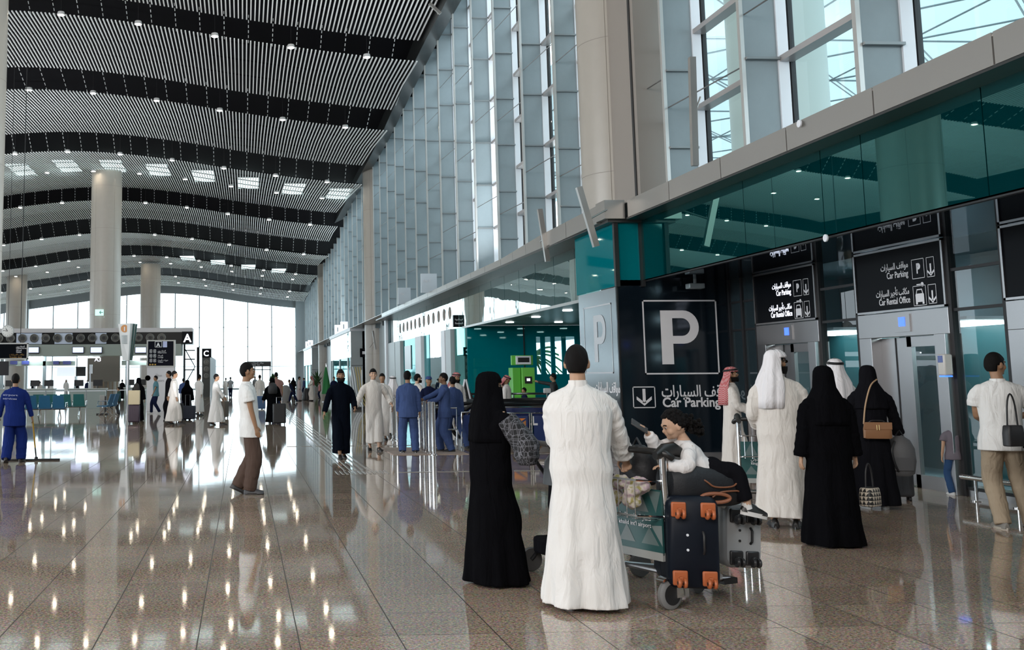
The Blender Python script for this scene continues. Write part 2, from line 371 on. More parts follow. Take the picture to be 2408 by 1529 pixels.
# ---- beige round columns
def column(X, Y, R, zt, label, joints=True):
    c = empty('round_column', (X, Y, 0), 0, label, 'column', 'beige round columns of the hall')
    k = MB(); k.lathe([(R, 0), (R, zt)], n=56); k.build('shaft', M_COLUMN, c, angle=30)
    k = MB()
    for z in np.arange(3.0, zt, 3.1): k.lathe([(R+.003, z), (R+.003, z+.012)], n=56)
    for an in (-2.2, -.9, .3): k.box((math.cos(an)*(R+.001)-.004, math.sin(an)*(R+.001)-.004, 0), (math.cos(an)*(R+.001)+.004, math.sin(an)*(R+.001)+.004, zt))
    k.build('panel_joint', mat('joint_grey', (.26, .24, .21), .6), c)
    k = MB(); k.lathe([(.03, 0), (.03, .05)], (math.cos(-1.5)*R, math.sin(-1.5)*(R+.03), 5.9), 'y'); k.build('sensor', M_FRAMEW, c)
    return c
CL1 = onY(14, 300, 37.); RC = 1.1
column(CL1.x-RC-.05, 37., RC, 18.6, 'beige round column cut by the left edge of the photo')
c2 = onY(249, 600, 75.); column(c2.x, 75., 1.1, 16.6, 'beige round column rising through the check-in island')
c3 = onY(354, 700, 113.); column(c3.x, 113., 1.09, 13.9, 'beige round column behind the dark flight board, nearest the end window')
c3b = onY(38, 750, 113.); column(c3b.x, 113., 1.09, 12.9, 'pale round column at the far left behind the clock')
column(8.72, 23.0, .9, 17.4, 'huge beige round column above the parking sign corner')
column(8.72, 66.3, .9, 15.5, 'beige round column between the entrance portals in the facade row')
column(8.72, 108., .9, 13.9, 'farthest beige round column of the facade row')

# ---- facade on the right: fins, glass and tie rods
WY = [-14, 38, 43, 50, 57, 88, 112, 130, 141]; WZ = [16.0, 15.9, 15.87, 15.55, 15.1, 14.6, 13.8, 12.2, 11.8]
def wtop(y): return float(np.interp(y, WY, WZ))
XF0, XF1, XG, ZB = 8.3, 8.92, 9.15, 4.91
fy = [3.6, 6.8, 9.97, 13.15, 16.33, 19.5]
y = 23.3
while y < 139: fy.append(y); y += 3.2
for i, y in enumerate(fy):
    w = empty('window_%d' % (i+40), (0, 0, 0), kind='structure')
    zt = wtop(y)+1.2
    k = MB(); k.box((XF0+.04, y-.012, ZB-.3), (XF1, y+.012, zt)); k.build('fin_panel', M_FIN, w, smooth=False)
    k = MB(); k.box((XF0-.02, y-.045, ZB-.3), (XF0+.045, y+.045, zt)); k.box((XF1-.01, y-.05, ZB-.3), (XF1+.17, y+.09, zt), M_FRAMEW)
    k.box((XG-.02, y-.03, ZB-.3), (XG+.06, y+.14, zt), M_BLACK)
    k.build('fin_edge', M_FINEDGE, w, smooth=False)
    k = MB()
    off = (i % 2)*.75
    for z in np.arange(ZB+.35+off, zt, 1.55): k.box((XF0+.05, y-.10, z-.02), (XF1, y-.012, z+.02))
    k.build('joint_bracket', mat('bracket_grey', (.22, .24, .25), .4, metal=.4), w, smooth=False)
    yn = fy[i+1] if i+1 < len(fy) else y+3.2
    if i+1 < len(fy) and y < 75:
        k = MB()
        for z in np.arange(ZB+.35+off+1.55, zt, 3.1): k.cyl((XF0+.25, y-.05, z), (XF0+.06, yn-.05, z), .013, n=6)
        k.build('tie_rod', mat('rod_grey', (.2, .2, .2), .3, metal=.8), w)
    k = MB(); k.quad([(XG, y+.1, ZB-.3), (XG, yn, ZB-.3), (XG, yn, zt), (XG, y+.1, zt)]); k.build('pane', M_GLASS, w, smooth=False)
    k = MB()
    for z in np.arange(ZB+.35, zt, 1.55): k.box((XG-.22, y+.1, z-.05), (XG+.02, yn-.04, z+.05))
    k.build('transom', mat('transom_metal', (.42, .40, .40), .35, metal=.3), w, smooth=False)
k = MB()
ys = np.linspace(-14, 140, 78)
for a, b in zip(ys[:-1], ys[1:]):
    k.quad([(8.36, a, wtop(a)), (8.36, b, wtop(b)), (7.72, b, wtop(b)-.15), (7.72, a, wtop(a)-.15)])
    k.quad([(7.72, a, wtop(a)-.15), (7.72, b, wtop(b)-.15), (7.66, b, wtop(b)+2.2), (7.66, a, wtop(a)+2.2)])
    k.quad([(8.36, a, wtop(a)), (8.36, b, wtop(b)), (9.4, b, wtop(b)+2), (9.4, a, wtop(a)+2)])
tag(k.build('ceiling_bulkhead', M_BULK, smooth=False), kind='structure')

k = MB(); k.box((8.24, 20.75, 4.9), (9.3, 22.3, 17)); k.box((8.22, 20.9, 4.9), (8.25, 21.0, 17), M_BLACK); tag(k.build('trim_59', mat('pilaster_taupe', (.27, .24, .215), .4), smooth=False), kind='structure')
# ---- metal fascia, dark soffit, teal and mirrored glass bands
def fascia(path, z0, z1, name, th=.3):
    k = MB()
    for (x0, y0), (x1, y1) in zip(path[:-1], path[1:]):
        L_ = math.hypot(x1-x0, y1-y0); n = max(1, round(L_/1.9))
        for i in range(n):
            g = .012/L_; a = i/n+g; b = (i+1)/n-g
            p = Vector((x0+(x1-x0)*a, y0+(y1-y0)*a)); q = Vector((x0+(x1-x0)*b, y0+(y1-y0)*b)); nn = Vector((abs(q.y-p.y), -(q.x-p.x)*(1 if q.y > p.y else -1))); nn = nn.normalized()*th
            if nn.x < .1: nn = Vector((0, th))
            vs = [(p.x, p.y, z0), (q.x, q.y, z0), (q.x+nn.x, q.y+nn.y, z0), (p.x+nn.x, p.y+nn.y, z0)]
            k.add(vs+[(v[0], v[1], z1) for v in vs], [(0, 1, 2, 3), (4, 7, 6, 5), (0, 4, 5, 1), (1, 5, 6, 2), (2, 6, 7, 3), (3, 7, 4, 0)])
    return tag(k.build(name, M_METAL, smooth=False), kind='structure')
XC = onY(1408, 500, 19.6).x
fascia([(7.35, -10), (7.35, 19.2)], 4.59, 4.92, 'trim_60')
fascia([(7.35, 19.3), (XC, 19.3)], 4.58, 4.94, 'trim_61', .5)
fascia([(XC+.02, 19.8), (7.05, 24), (7.35, 29), (7.35, 54.6)], 4.55, 4.90, 'trim_62')
k = MB(); k.box((7.36, -10, 4.88), (9.2, 140, 4.9)); tag(k.build('trim_63', M_METAL, smooth=False), kind='structure')
k = MB(); k.box((7.36, -10, 4.56), (9.6, 19.3, 4.60)); k.box((XC+.1, 19.4, 4.52), (9.6, 54.6, 4.58)); tag(k.build('ceiling_soffit_upper', M_BULK, smooth=False), kind='structure')
jy = [onX(u, 500, 7.7).y for u in (2330, 2035, 1937, 1750)]
js = [-9, -5, -1, 3.2, 6.4]+[jy[0], jy[1], jy[2], jy[3], 19.5]
k = MB()
for a, b in zip(js[:-1], js[1:]): k.box((7.7, a+.008, 3.41), (7.74, b-.008, 4.57))
tag(k.build('window_80', M_TEAL, smooth=False), kind='structure')
k = MB(); k.box((7.74, -9, 3.38), (7.8, 19.5, 4.57)); tag(k.build('trim_64', M_BLACK, smooth=False), kind='structure')
k = MB(); k.box((7.19, 19.5, 3.3), (7.7, 19.56, 4.57)); k.box((7.19, 19.56, 3.3), (7.22, 21.9, 4.57)); tag(k.build('wall_teal_corner', M_TEALW, smooth=False), kind='structure')
k = MB(); k.box((7.16, 19.44, 3.28), (7.24, 19.53, 4.57)); k.box((7.66, 19.44, 3.28), (7.74, 19.53, 4.57)); tag(k.build('trim_65', M_BLACK, smooth=False), kind='structure')
k = MB(); k.box((7.74, -9, 3.40), (9.6, 19.5, 3.44)); tag(k.build('ceiling_soffit_lower', M_SOFFIT, smooth=False), kind='structure')
# mirrored strip beyond the corner
k = MB()
y = 21.9
while y < 54:
    k.box((7.7, y+.01, 3.3), (7.73, min(y+1.62, 54.6)-.01, 4.55)); y += 1.63
tag(k.build('window_81', M_STRIP, smooth=False), kind='structure')
k = MB(); k.box((7.22, 21.9, 3.3), (7.7, 21.93, 4.55)); tag(k.build('window_82', M_TEAL, smooth=False), kind='structure')
k = MB(); k.box((7.68, 21.9, 3.24), (7.76, 36, 3.31)); tag(k.build('trim_66', M_METAL, smooth=False), kind='structure')

# ---- parking wall: front face and its side face
XP = 7.19; YP = 19.5; ZP = 3.28
M_SIDEG = mirror_glass('black_satin_side', (.01, .015, .02), (.9, .96, 1), 2.4, .10, .22)
k = MB(); k.box((XP, YP, .1), (9.42, YP+.08, 3.41)); k.box((XP, YP+.08, .1), (XP+.08, 21.8, ZP), M_SIDEG); k.box((XP-.012, YP-.012, .08), (XP+.02, YP+.02, ZP+.02), M_BLACK)
w = tag(k.build('wall_parking', M_BLACKG, smooth=False), kind='structure')
k = MB(); k.box((XP-.03, YP-.05, 0), (9.3, YP+.05, .12)); k.box((XP-.03, YP-.02, 0), (XP+.05, 21.8, .12)); tag(k.build('baseboard_parking', M_STEEL, smooth=False), kind='structure')
def frame_rect(k, fn, x0, x1, z0, z1, t, m):
    for (a, b, c, d) in ((x0, x1, z0, z0+t), (x0, x1, z1-t, z1), (x0, x0+t, z0, z1), (x1-t, x1, z0, z1)): k.quad([fn(a, c), fn(b, c), fn(b, d), fn(a, d)], m)
def poly(k, fn, pts, m): k.quad([fn(*p) for p in pts], m)
def arrow(k, fn, cx, cz, s, m, up=False):
    f = -1 if up else 1
    P = lambda L_: [(cx+x*s, cz+z*s*f) for x, z in L_]
    poly(k, fn, P([(-.09, .5), (.09, .5), (.09, -.34), (-.09, -.34)]), m)
    poly(k, fn, P([(-.46, .06), (-.46, -.14), (0, -.5), (0, -.3)]), m); poly(k, fn, P([(.46, .06), (.46, -.14), (0, -.5), (0, -.3)]), m)
def bigP(k, fn, x0, x1, z0, z1, m):
    w_ = x1-x0; h = z1-z0; s = .31*w_
    poly(k, fn, [(x0, z0), (x0+s, z0), (x0+s, z1), (x0, z1)], m)
    zc = z0+h*.69; ro = h*.31; cx = x1-ro*.95
    zi = ro-.145*h
    n = 14; O = [(x0+s, z1)]+[(cx+ro*.95*math.sin(PI*i/n), zc+ro*math.cos(PI*i/n)) for i in range(n+1)]+[(x0+s, zc-ro)]
    I_ = [(x0+s, zc+zi)]+[(cx-.03+zi*.95*math.sin(PI*i/n), zc+zi*math.cos(PI*i/n)) for i in range(n+1)]+[(x0+s, zc-zi)]
    for i in range(len(O)-1): poly(k, fn, [O[i], O[i+1], I_[i+1], I_[i]], m)
g = empty('parking_sign', (XP, YP, 0), 0, 'giant white letter P in a square over Car Parking lettering on the black wall', 'sign'); g.location = (0, 0, 0)
fF = lambda x, z: (x, YP-.006, z)
k = MB(); frame_rect(k, fF, 7.67, 9.13, 1.595, 3.02, .028, M_WHITE); k.build('square_frame', M_WHITE, g, smooth=False)
p0 = onY(1555, 857, YP); p1 = onY(1641, 730, YP)
k = MB(); bigP(k, fF, p0.x+.02, p1.x, p0.z, p1.z, M_WHITE); k.build('letter', mat('sign_grey_white', (.5, .5, .52), .4), g, smooth=False)
a0 = onY(1489, 960, YP); a1 = onY(1540, 909, YP)
k = MB(); frame_rect(k, fF, a0.x, a1.x, a0.z, a1.z, .018, M_WHITE); arrow(k, fF, (a0.x+a1.x)/2, (a0.z+a1.z)/2, .32, M_WHITE); k.build('arrow_box', M_WHITE, g, smooth=False)
t0 = onY(1556, 933, YP); t1 = onY(1558, 957, YP); s1 = onY(1694, 957, YP)
text('arabic_lettering', ar('مواقف السيارات'), (t0.x, YP-.004, t0.z), (1, 0, 0), (0, 0, 1), .30, M_WHITE, g, bold=.004, width=1.42)
text('english_lettering', 'Car Parking', (t1.x, YP-.004, t1.z), (1, 0, 0), (0, 0, 1), .25, M_WHITE, g, bold=.006, width=s1.x-t1.x)
g = empty('parking_sign', (0, 0, 0), 0, 'faint letter P and parking lettering on the shiny side face of the black wall', 'sign')
fS = lambda y, z: (XP-.006, y, z)
yl = lambda u, v: onX(u, v, XP)
A = yl(1447, 720); Bq = yl(1384, 880)
M_DIM = mat('sign_dim_grey', (.45, .47, .5), .25)
k = MB(); frame_rect(k, fS, 19.85, 21.5, 1.62, 3.0, .03, M_DIM); bigP(k, lambda y, z: fS(41.1-y, z), 20.2, 20.9, 1.85, 2.8, M_DIM); k.build('letter', M_DIM, g, smooth=False)
text('arabic_lettering', ar('مواقف السيارات'), (XP-.004, 20.95, 1.25), (0, -1, 0), (0, 0, 1), .28, M_WHITE, g, bold=.004, width=1.4)
text('english_lettering', 'Car Parking', (XP-.004, 20.95, .98), (0, -1, 0), (0, 0, 1), .26, M_WHITE, g, bold=.006, width=1.2)
# ================================================================== LIFT WALL
XE = 9.4
M_SHAFT = mat('shaft_wall_blue_grey', (.20, .26, .29), .5)
k = MB(); k.box((11.6, -14, 0), (11.8, 19.6, 3.41)); k.box((9.42, 19.5, 0), (11.8, 19.7, 3.41)); k.box((10.4, -14, -.02), (11.8, 19.6, .0)); k.box((9.45, -14, 3.41), (11.8, 19.6, 3.5)); tag(k.build('wall_lift_shaft', M_SHAFT, smooth=False), kind='structure')
for i, (yy_, zz_) in enumerate(((15.9, 2.9), (12.7, 3.0), (12.6, 2.0), (17.4, 3.0))):  # extra tubes added here to brighten the dark shaft
    o = empty('tube_light', (0, 0, 0), 0, 'lit tube lamp in the glazed lift shaft, '+['between the two left lifts, up high', 'right of the middle lift, the upper one', 'right of the middle lift, the lower one', 'behind the left lift'][i], 'ceiling light')
    k = MB(); k.box((10.8, yy_-.25, zz_), (10.9, yy_+.25, zz_+.05)); k.build('tube', mat('tube_lit', (1, 1, 1), .4, emit=(.8, .95, 1), es=22), o, smooth=False)
    k = MB(); k.box((10.78, yy_-.28, zz_+.05), (10.92, yy_+.28, zz_+.12)); k.build('housing', M_MULL, o, smooth=False)
LIFTS = [(18.42, 16.38), (15.28, 13.25), (12.20, 10.15), (9.1, 7.05), (6.0, 3.95)]
gaps = [(19.5, 18.42), (16.38, 15.28), (13.25, 12.20), (10.15, 9.1), (7.05, 6.0), (3.95, -14)]
M_SHGLASS = clear_glass('shaft_glass', (.55, .66, .68))
for i, (a, b) in enumerate(gaps):
    w = empty('window_%d' % (90+i), kind='structure')
    k = MB(); k.quad([(XE, a, .12), (XE, b, .12), (XE, b, 3.41), (XE, a, 3.41)]); k.build('pane', M_DGLASS if i in (0, 5) else M_SHGLASS, w, smooth=False)
    k = MB()
    for y in (a-.03, b+.03)+(((a+b)/2,) if i == 0 else ()): k.box((XE-.04, y-.035, 0), (XE+.06, y+.035, 3.41))
    for z in (.1, 2.42, 2.95): k.box((XE-.02, b, z-.02), (XE+.02, a, z+.02))
    k.build('frame', M_BLACK, w, smooth=False)
    k = MB(); k.box((XE-.01, b, 0), (XE+.03, a, .1)); k.build('sill', M_STEEL, w, smooth=False)
SB = onX(2020, 750, XE)
SU0 = onX(1700+1075/3.401, 750, XE-.06).y; SUK = 2.0/(SU0-onX(1700+1838/3.401, 680, XE-.06).y)
def sz(cx, cy):   # position on the middle lift's sign
    p = onX(1700+cx/3.401, 480+cy/3.401, XE-.06); return (SU0-p.y)*SUK, p.z
M_CAR = mat('lift_car_teal', (.03, .11, .125), .3)
def lift(i, y0, y1):
    names = ['left lift next to the black parking wall', 'middle lift with a bright steel header and a call terminal', 'right lift cut by the edge of the photo', 'lift out of the frame to the right', 'nearest lift out of the frame']
    o = empty('elevator', (0, 0, 0), 0, 'brushed steel '+names[i], 'elevator')
    k = MB(); k.box((XE-.05, y1, 2.11), (XE+.1, y0, 2.46)); k.build('header', M_STEEL, o, smooth=False, bevel=.004)
    k = MB(); k.box((XE-.07, y1+.78, 2.17), (XE-.05, y1+1.12, 2.42)); d = k.build('display', M_STEEL, o, smooth=False)
    k = MB(); k.box((XE-.075, y1+.88, 2.25), (XE-.07, y1+1.02, 2.38)); k.build('display_screen', mat('blue_display', (.02, .05, .6), .3, emit=(.05, .13, 1), es=2.2), d, smooth=False)
    for s, (a, b) in enumerate(((y0-.30, y0), (y1, y1+.22))):
        k = MB(); k.box((XE-.12 if s else XE-.05, a, 0), (XE+.12, b, 2.11)); k.build('jamb', M_STEEL, o, smooth=False, bevel=.004)
    k = MB(); k.box((XE+.1, y0-1.0, .02), (XE+.14, y0-.30, 2.1)); k.build('door_panel', M_STEEL, o, smooth=False)
    k = MB(); k.box((XE+.09, y0-.66, .02), (XE+.1, y0-.64, 2.1)); k.build('door_seam', M_BLACK, o, smooth=False)
    g = empty('glass_door'); g.parent = o
    k = MB(); a, b = y0-1.0, y1+.22
    for (p, q, r, t) in ((a-.1, a, 0, 2.1), (b, b+.07, 0, 2.1), (b, a, 0, .18), (b, a, 1.96, 2.1)): k.box((XE+.03, p, r), (XE+.09, q, t))
    k.build('door_frame', M_STEEL, g, smooth=False)
    k = MB(); k.quad([(XE+.06, a, .18), (XE+.06, b, .18), (XE+.06, b, 1.96), (XE+.06, a, 1.96)]); k.build('pane', clear_glass('door_glass', (.8, .9, .9)), g, smooth=False)
    k = MB(); k.box((XE+1.3, y1, 0), (XE+1.4, y0, 2.3), M_CAR); k.box((XE+1.28, y1+.1, .1), (XE+1.3, y1+.6, .9), M_FRAMEW); k.box((XE+.2, y1, 2.3), (XE+1.4, y0, 2.34), M_FRAMEW); k.box((XE+.5, y1+.3, 2.26), (XE+1.2, y0-.3, 2.3), mat('car_fill_glow', (1, 1, 1), .4, emit=(.85, 1, 1), es=7)); k.build('lift_car', M_TEALW, o, smooth=False)  # glowing ceiling tile added to brighten the car interior
    s = empty('lift_sign', (0, 0, 0), 0, ['black Car Parking and Car Rental sign above the left lift', 'black Car Parking and Car Rental sign above the middle lift', 'black sign board cut by the right edge above the right lift', 'black sign board out of the frame', 'nearest black sign board'][i], 'sign')
    k = MB(); k.box((XE-.05, y1+.03, 2.50), (XE-.01, y0-.03, 3.36)); k.build('board', M_BLACKP, s, smooth=False)
    k = MB(); f = lambda a, z: (XE-.055, a, z)
    for (p, q, r, t) in ((y1, y1+.035, 2.47, 3.39), (y0-.035, y0, 2.47, 3.39), (y1, y0, 2.47, 2.5), (y1, y0, 3.36, 3.39)): k.box((XE-.07, p, r), (XE, q, t))
    k.build('sign_frame', M_STEEL, s, smooth=False)
    if i > 1: return
    fn = lambda u, z: (XE-.056, y0-u, z)
    k = MB()
    for (x0, x1, ya, yb) in ((1545, 1655, 430, 590), (1675, 1745, 412, 575), (1558, 1672, 645, 808), (1690, 1762, 632, 790)):
        (u0, _), (u1, _) = sz(x0, ya), sz(x1, ya); z1 = sz((x0+x1)/2, ya)[1]; z0 = sz((x0+x1)/2, yb)[1]
        frame_rect(k, fn, u0, u1, z0, z1, .008, M_WHITE)
        if x0 in (1675, 1690): arrow(k, fn, (u0+u1)/2, z0+(z1-z0)*.36, .17, M_WHITE)
        elif x0 == 1545: bigP(k, fn, u0+.10, u1-.08, z0+.07, z1-.06, M_WHITE)
        else:
            cx = (u0+u1)/2; c_ = z0+.05
            poly(k, fn, [(cx-.09, c_), (cx+.09, c_), (cx+.09, c_+.11), (cx-.09, c_+.11)], M_WHITE)
            poly(k, fn, [(cx-.08, c_+.11), (cx+.08, c_+.11), (cx+.055, c_+.18), (cx-.055, c_+.18)], M_WHITE)
            poly(k, fn, [(cx-.09, c_-.03), (cx-.05, c_-.03), (cx-.05, c_), (cx-.09, c_)], M_WHITE); poly(k, fn, [(cx+.05, c_-.03), (cx+.09, c_-.03), (cx+.09, c_), (cx+.05, c_)], M_WHITE)
            poly(k, lambda a_, b_: (XE-.058, y0-a_, b_), [(cx-.06, c_+.118), (cx+.06, c_+.118), (cx+.044, c_+.165), (cx-.044, c_+.165)], M_BLACKP)
            n = 10; poly(k, fn, [(cx+.07+.032*math.cos(2*PI*j/n), c_+.24+.032*math.sin(2*PI*j/n)) for j in range(n)], M_WHITE)
            poly(k, fn, [(cx-.05, c_+.235), (cx+.05, c_+.235), (cx+.05, c_+.25), (cx-.05, c_+.25)], M_WHITE)
    k.build('symbols', M_WHITE, s, smooth=False)
    for (cx, cy, st, w_, sz_) in ((1280, 537, ar('مواقف السيارات'), 240, .13), (1333, 598, 'Car Parking', 188, .13), (1240, 748, ar('مكاتب تأجير السيارات'), 290, .13), (1265, 812, 'Car Rental Office', 273, .13)):
        u0, z_ = sz(cx, cy); u1 = sz(cx+w_, cy)[0]
        text('lettering', st, (XE-.054, y0-u0, z_), (0, -1, 0), (0, 0, 1), sz_, M_LIT if i == 0 else M_WHITE, s, bold=.001, width=u1-u0)
for i, (a, b) in enumerate(LIFTS): lift(i, a, b)
o = empty('call_terminal', (0, 0, 0), 0, 'beige wall terminal with a small screen on the steel post of the middle lift', 'intercom')
p = onX(2233, 858, XE-.12)
k = MB(); k.box((p.x-.12, p.y-.07, p.z-.14), (p.x, p.y+.07, p.z+.14)); k.build('body', mat('beige_plastic', (.55, .53, .50), .4), o, bevel=.02)
k = MB(); k.box((p.x-.125, p.y-.045, p.z+.03), (p.x-.118, p.y+.045, p.z+.12)); k.build('screen', mat('terminal_screen', (.02, .03, .08), .2, emit=(.1, .15, .4), es=.4), o, smooth=False)
k = MB(); k.box((p.x-.11, p.y-.06, p.z-.16), (p.x-.01, p.y+.06, p.z-.142)); k.build('light_strip', mat('blue_glow', (.05, .15, .8), .3, emit=(.05, .2, 1), es=1.5), o, smooth=False)
# low bumper rails
for lo, (ua, ub) in enumerate(((2262, 2392),)):
    o = empty('bumper_rail', (0, 0, 0), 0, 'low steel bumper rail on short posts in front of the glass by the lifts', 'rail')
    A = onZ(2263, 1146, .28); B = onZ(2420, 1166, .28); X_ = 9.12
    A.x = X_; A.y = onX(2263, 1146, X_).y; k = MB(); k.tube([(X_, A.y, .28), (X_, 10.4, .28)], .032, n=12); k.build('rail', M_CHROME, o)
    for y in (A.y-.25, A.y-.95, A.y-1.7): k = MB(); k.cyl((X_, y, 0), (X_, y, .27), .022, n=10); k.lathe([(.06, 0), (.06, .012)], (X_, y, 0)); k.build('post', M_CHROME, o)
# cctv under the soffit
p = onX(1700, 660, 8.6)
o = empty('security_camera', (0, 0, 0), 0, 'small grey security camera under the dark soffit beside the black parking wall', 'camera')
k = MB(); k.tube([(8.6, 19.2, 3.4), (8.6, 19.2, p.z+.05)], .03, n=8); k.build('mount', M_MULL, o); k = MB(); k.box((8.45, 19.1, p.z-.05), (8.75, 19.3, p.z+.05)); k.build('body', M_MULL, o, bevel=.015)
for n_, (u, v, X_, wh) in enumerate(((1883, 291, 7.33, 'metal fascia'), (1945, 560, 7.68, 'teal glass band'))):
    p = onX(u, v, X_); k = MB(); k.lathe([(.05, 0), (.05, .02), (.02, .03)], (0, 0, 0), 'x', n=14); q = k.build('sensor', M_FRAMEW); q.location = (p.x-.03, p.y, p.z)
    tag(q, 'small round white sensor on the '+wh, 'sensor')

# ================================================================== TEAL LOBBY AND ENTRANCES
YT = 35.3
reflection_panes = [(1262, 1273), (1283, 1297), (1306, 1323), (1332, 1354)]  # openings that stand in for outdoor reflections on the teal glass
xs = [7.7]
for a, b in reflection_panes: xs += [onY(a, 840, YT).x, onY(b, 840, YT).x]
xs.append(16.)
zt, zb_ = onY(1300, 792, YT).z, onY(1300, 880, YT).z
k = MB()
for i in range(0, len(xs)-1):
    if i % 2 == 0: k.box((xs[i], YT, 0), (xs[i+1], YT+.1, 3.3))
    else: k.box((xs[i], YT, 0), (xs[i+1], YT+.1, zb_)); k.box((xs[i], YT, zt), (xs[i+1], YT+.1, 3.3))
tag(k.build('wall_teal', M_TEALW, smooth=False), kind='structure')
xj = onY(1233, 840, YT).x
k = MB(); k.box((xj-.02, YT-.02, 0), (xj+.02, YT, 3.3)); tag(k.build('trim_70', M_BLACK, smooth=False), kind='structure')
for i in range(1, len(xs)-1, 2):
    k = MB(); k.quad([(xs[i], YT+.05, zb_), (xs[i+1], YT+.05, zb_), (xs[i+1], YT+.05, zt), (xs[i], YT+.05, zt)]); tag(k.build('window_%d' % (100+i), clear_glass('tinted_glass', (.45, .72, .78)), smooth=False), kind='structure')  # pane in place of a reflection, not a real window
k = MB(); k.box((7.72, 21.9, 3.31), (16, 54.6, 3.4)); tag(k.build('ceiling_lobby', mat('lobby_ceiling', (.20, .30, .30), .35), smooth=False), kind='structure')
k = MB(); k.box((13.2, 19.7, 0), (13.35, YT, 3.35)); tag(k.build('wall_lobby', M_TEALW, smooth=False), kind='structure')
k = MB(); k.box((9.4, 19.62, 0), (13.4, 19.75, 4.5)); tag(k.build('wall_lobby_back', M_TEALW, smooth=False), kind='structure')
for j, (X_, y) in enumerate([(X_, y) for X_ in (8.6, 10.2, 11.8) for y in (24, 27, 30, 33)]):
    k = MB(); k.lathe([(.13, 0), (.13, .03)], n=14); q = k.build('recessed_light', mat('lobby_lamp', (1, 1, 1), .4, emit=(.95, 1, 1), es=14)); q.location = (X_, y, 3.285)
    tag(q, 'round recessed lamp in the teal lobby ceiling', 'ceiling light', 'recessed lamps of the teal lobby')
# palms modelled outside to stand in for reflections in the teal wall
def palm(x, y, h, label):
    o = empty('reflected_palm', (x, y, 0), 0, label, 'tree', 'palms outside the teal wall'); k = MB(); k.tube([(0, 0, 0), (.1, 0, h*.5), (0, 0, h)], [.22, .17, .14], n=10); k.build('trunk', mat('palm_bark', (.22, .16, .10), .9), o)
    k = MB(); rg = random.Random(int(x*10))
    for q in range(22):
        a = q*2.4; el = rg.uniform(-.5, 1.1); L_ = 1.9; P = []
        for t in np.linspace(0, 1, 7): P.append(Vector((math.cos(a)*L_*t*math.cos(el*.6), math.sin(a)*L_*t*math.cos(el*.6), h+math.sin(el)*L_*t-.9*t*t)))
        for i in range(6):
            sd = Vector((-math.sin(a), math.cos(a), 0))*.16*(1-i/7); dn = Vector((0, 0, -.12))
            k.quad([P[i], P[i+1], P[i+1]+sd*.8+dn, P[i]+sd+dn]); k.quad([P[i], P[i]-sd+dn, P[i+1]-sd*.8+dn, P[i+1]])
    k.build('fronds', mat('palm_green', (.07, .16, .05), .6), o, smooth=False)
palm(18.0, 64, 2.9, 'green palm outside, seen through the left windows of the teal wall'); palm(23.5, 66, 3.3, 'green palm outside, seen through the right windows of the teal wall'); palm(20.6, 54, 1.3, 'low green palm outside, between the two taller ones')

# entrance run between the teal wall and the far column
def P77(u): return onX(u, 850, 7.7).y
cols = [(1098, 1070, M_TEAL), (1068, 1056, M_GREYP), (1054, 1045, M_FRAMEW), (1044, 1012, M_STRIP), (1010, 998, M_TEALW), (997, 983, M_FRAMEW), (981, 949, M_TEALW), (947, 935, M_GREYP), (934, 914, M_GREYP)]
for i, (ua, ub, m_) in enumerate(cols):
    k = MB(); dx = .12 if m_ in (M_FRAMEW, M_GREYP) else 0
    k.box((7.7-dx, P77(ua)+.01, .0), (7.78, P77(ub), 3.3)); tag(k.build('wall_entrance_%d' % (i+1), m_, smooth=False), kind='structure')
k = MB(); k.box((7.5, 54.2, 0), (7.62, 54.75, 4.9)); tag(k.build('trim_71', M_FRAMEW, smooth=False), kind='structure')
k = MB(); k.box((7.62, 54.6, 0), (8.6, 54.7, 4.9)); k.box((8.62, 54.7, 0), (8.8, 139, 4.86)); tag(k.build('wall_right', M_GREYP, smooth=False), kind='structure')
ds = [(P77(981)*.5+P77(949)*.5, 1.6)]
k = MB(); k.box((7.66, P77(965)-.35, 1.9), (7.69, P77(965)+1.4, 3.0)); q = k.build('wall_poster', mat('poster_pale', (.5, .55, .6), .3)); tag(q, 'pale framed panel on the teal entrance glass beyond the blue workers', 'poster')
# round medallions on the mirrored band
for i in range(12):
    t = i/11; u = 1061-100*(1-(1-t)**1.0); y = 38.2+(50.5-38.2)*t
    k = MB(); k.lathe([(.23, 0), (.23, -.012), (.18, -.02), (.02, -.022)], (0, 0, 0), 'x', n=20); q = k.build('round_medallion', mat('medallion_brown', (.20, .16, .13), .5)); q.location = (7.70, y, 3.92)
    tag(q, 'brown round medallion on the bright glass band over the entrance', 'wall decoration', 'brown medallions over the entrance')
# blade sign
o = empty('blade_sign', (0, 0, 0), 0, 'small black blade sign with two lines of lettering sticking out over the entrance', 'sign')
a = onY(1066, 741, 36.6); b = onY(1093, 769, 36.6)
k = MB(); k.box((a.x, 36.6, b.z), (7.69, 36.75, a.z)); k.build('board', M_BLACKP, o, smooth=False)
text('lettering', ar('الصفوف السريعة'), (a.x+.05, 36.59, b.z+.24), (1, 0, 0), (0, 0, 1), .09, M_WHITE, o, width=.32); text('lettering', 'Fast lane', (a.x+.05, 36.59, b.z+.1), (1, 0, 0), (0, 0, 1), .09, M_WHITE, o, width=.32)
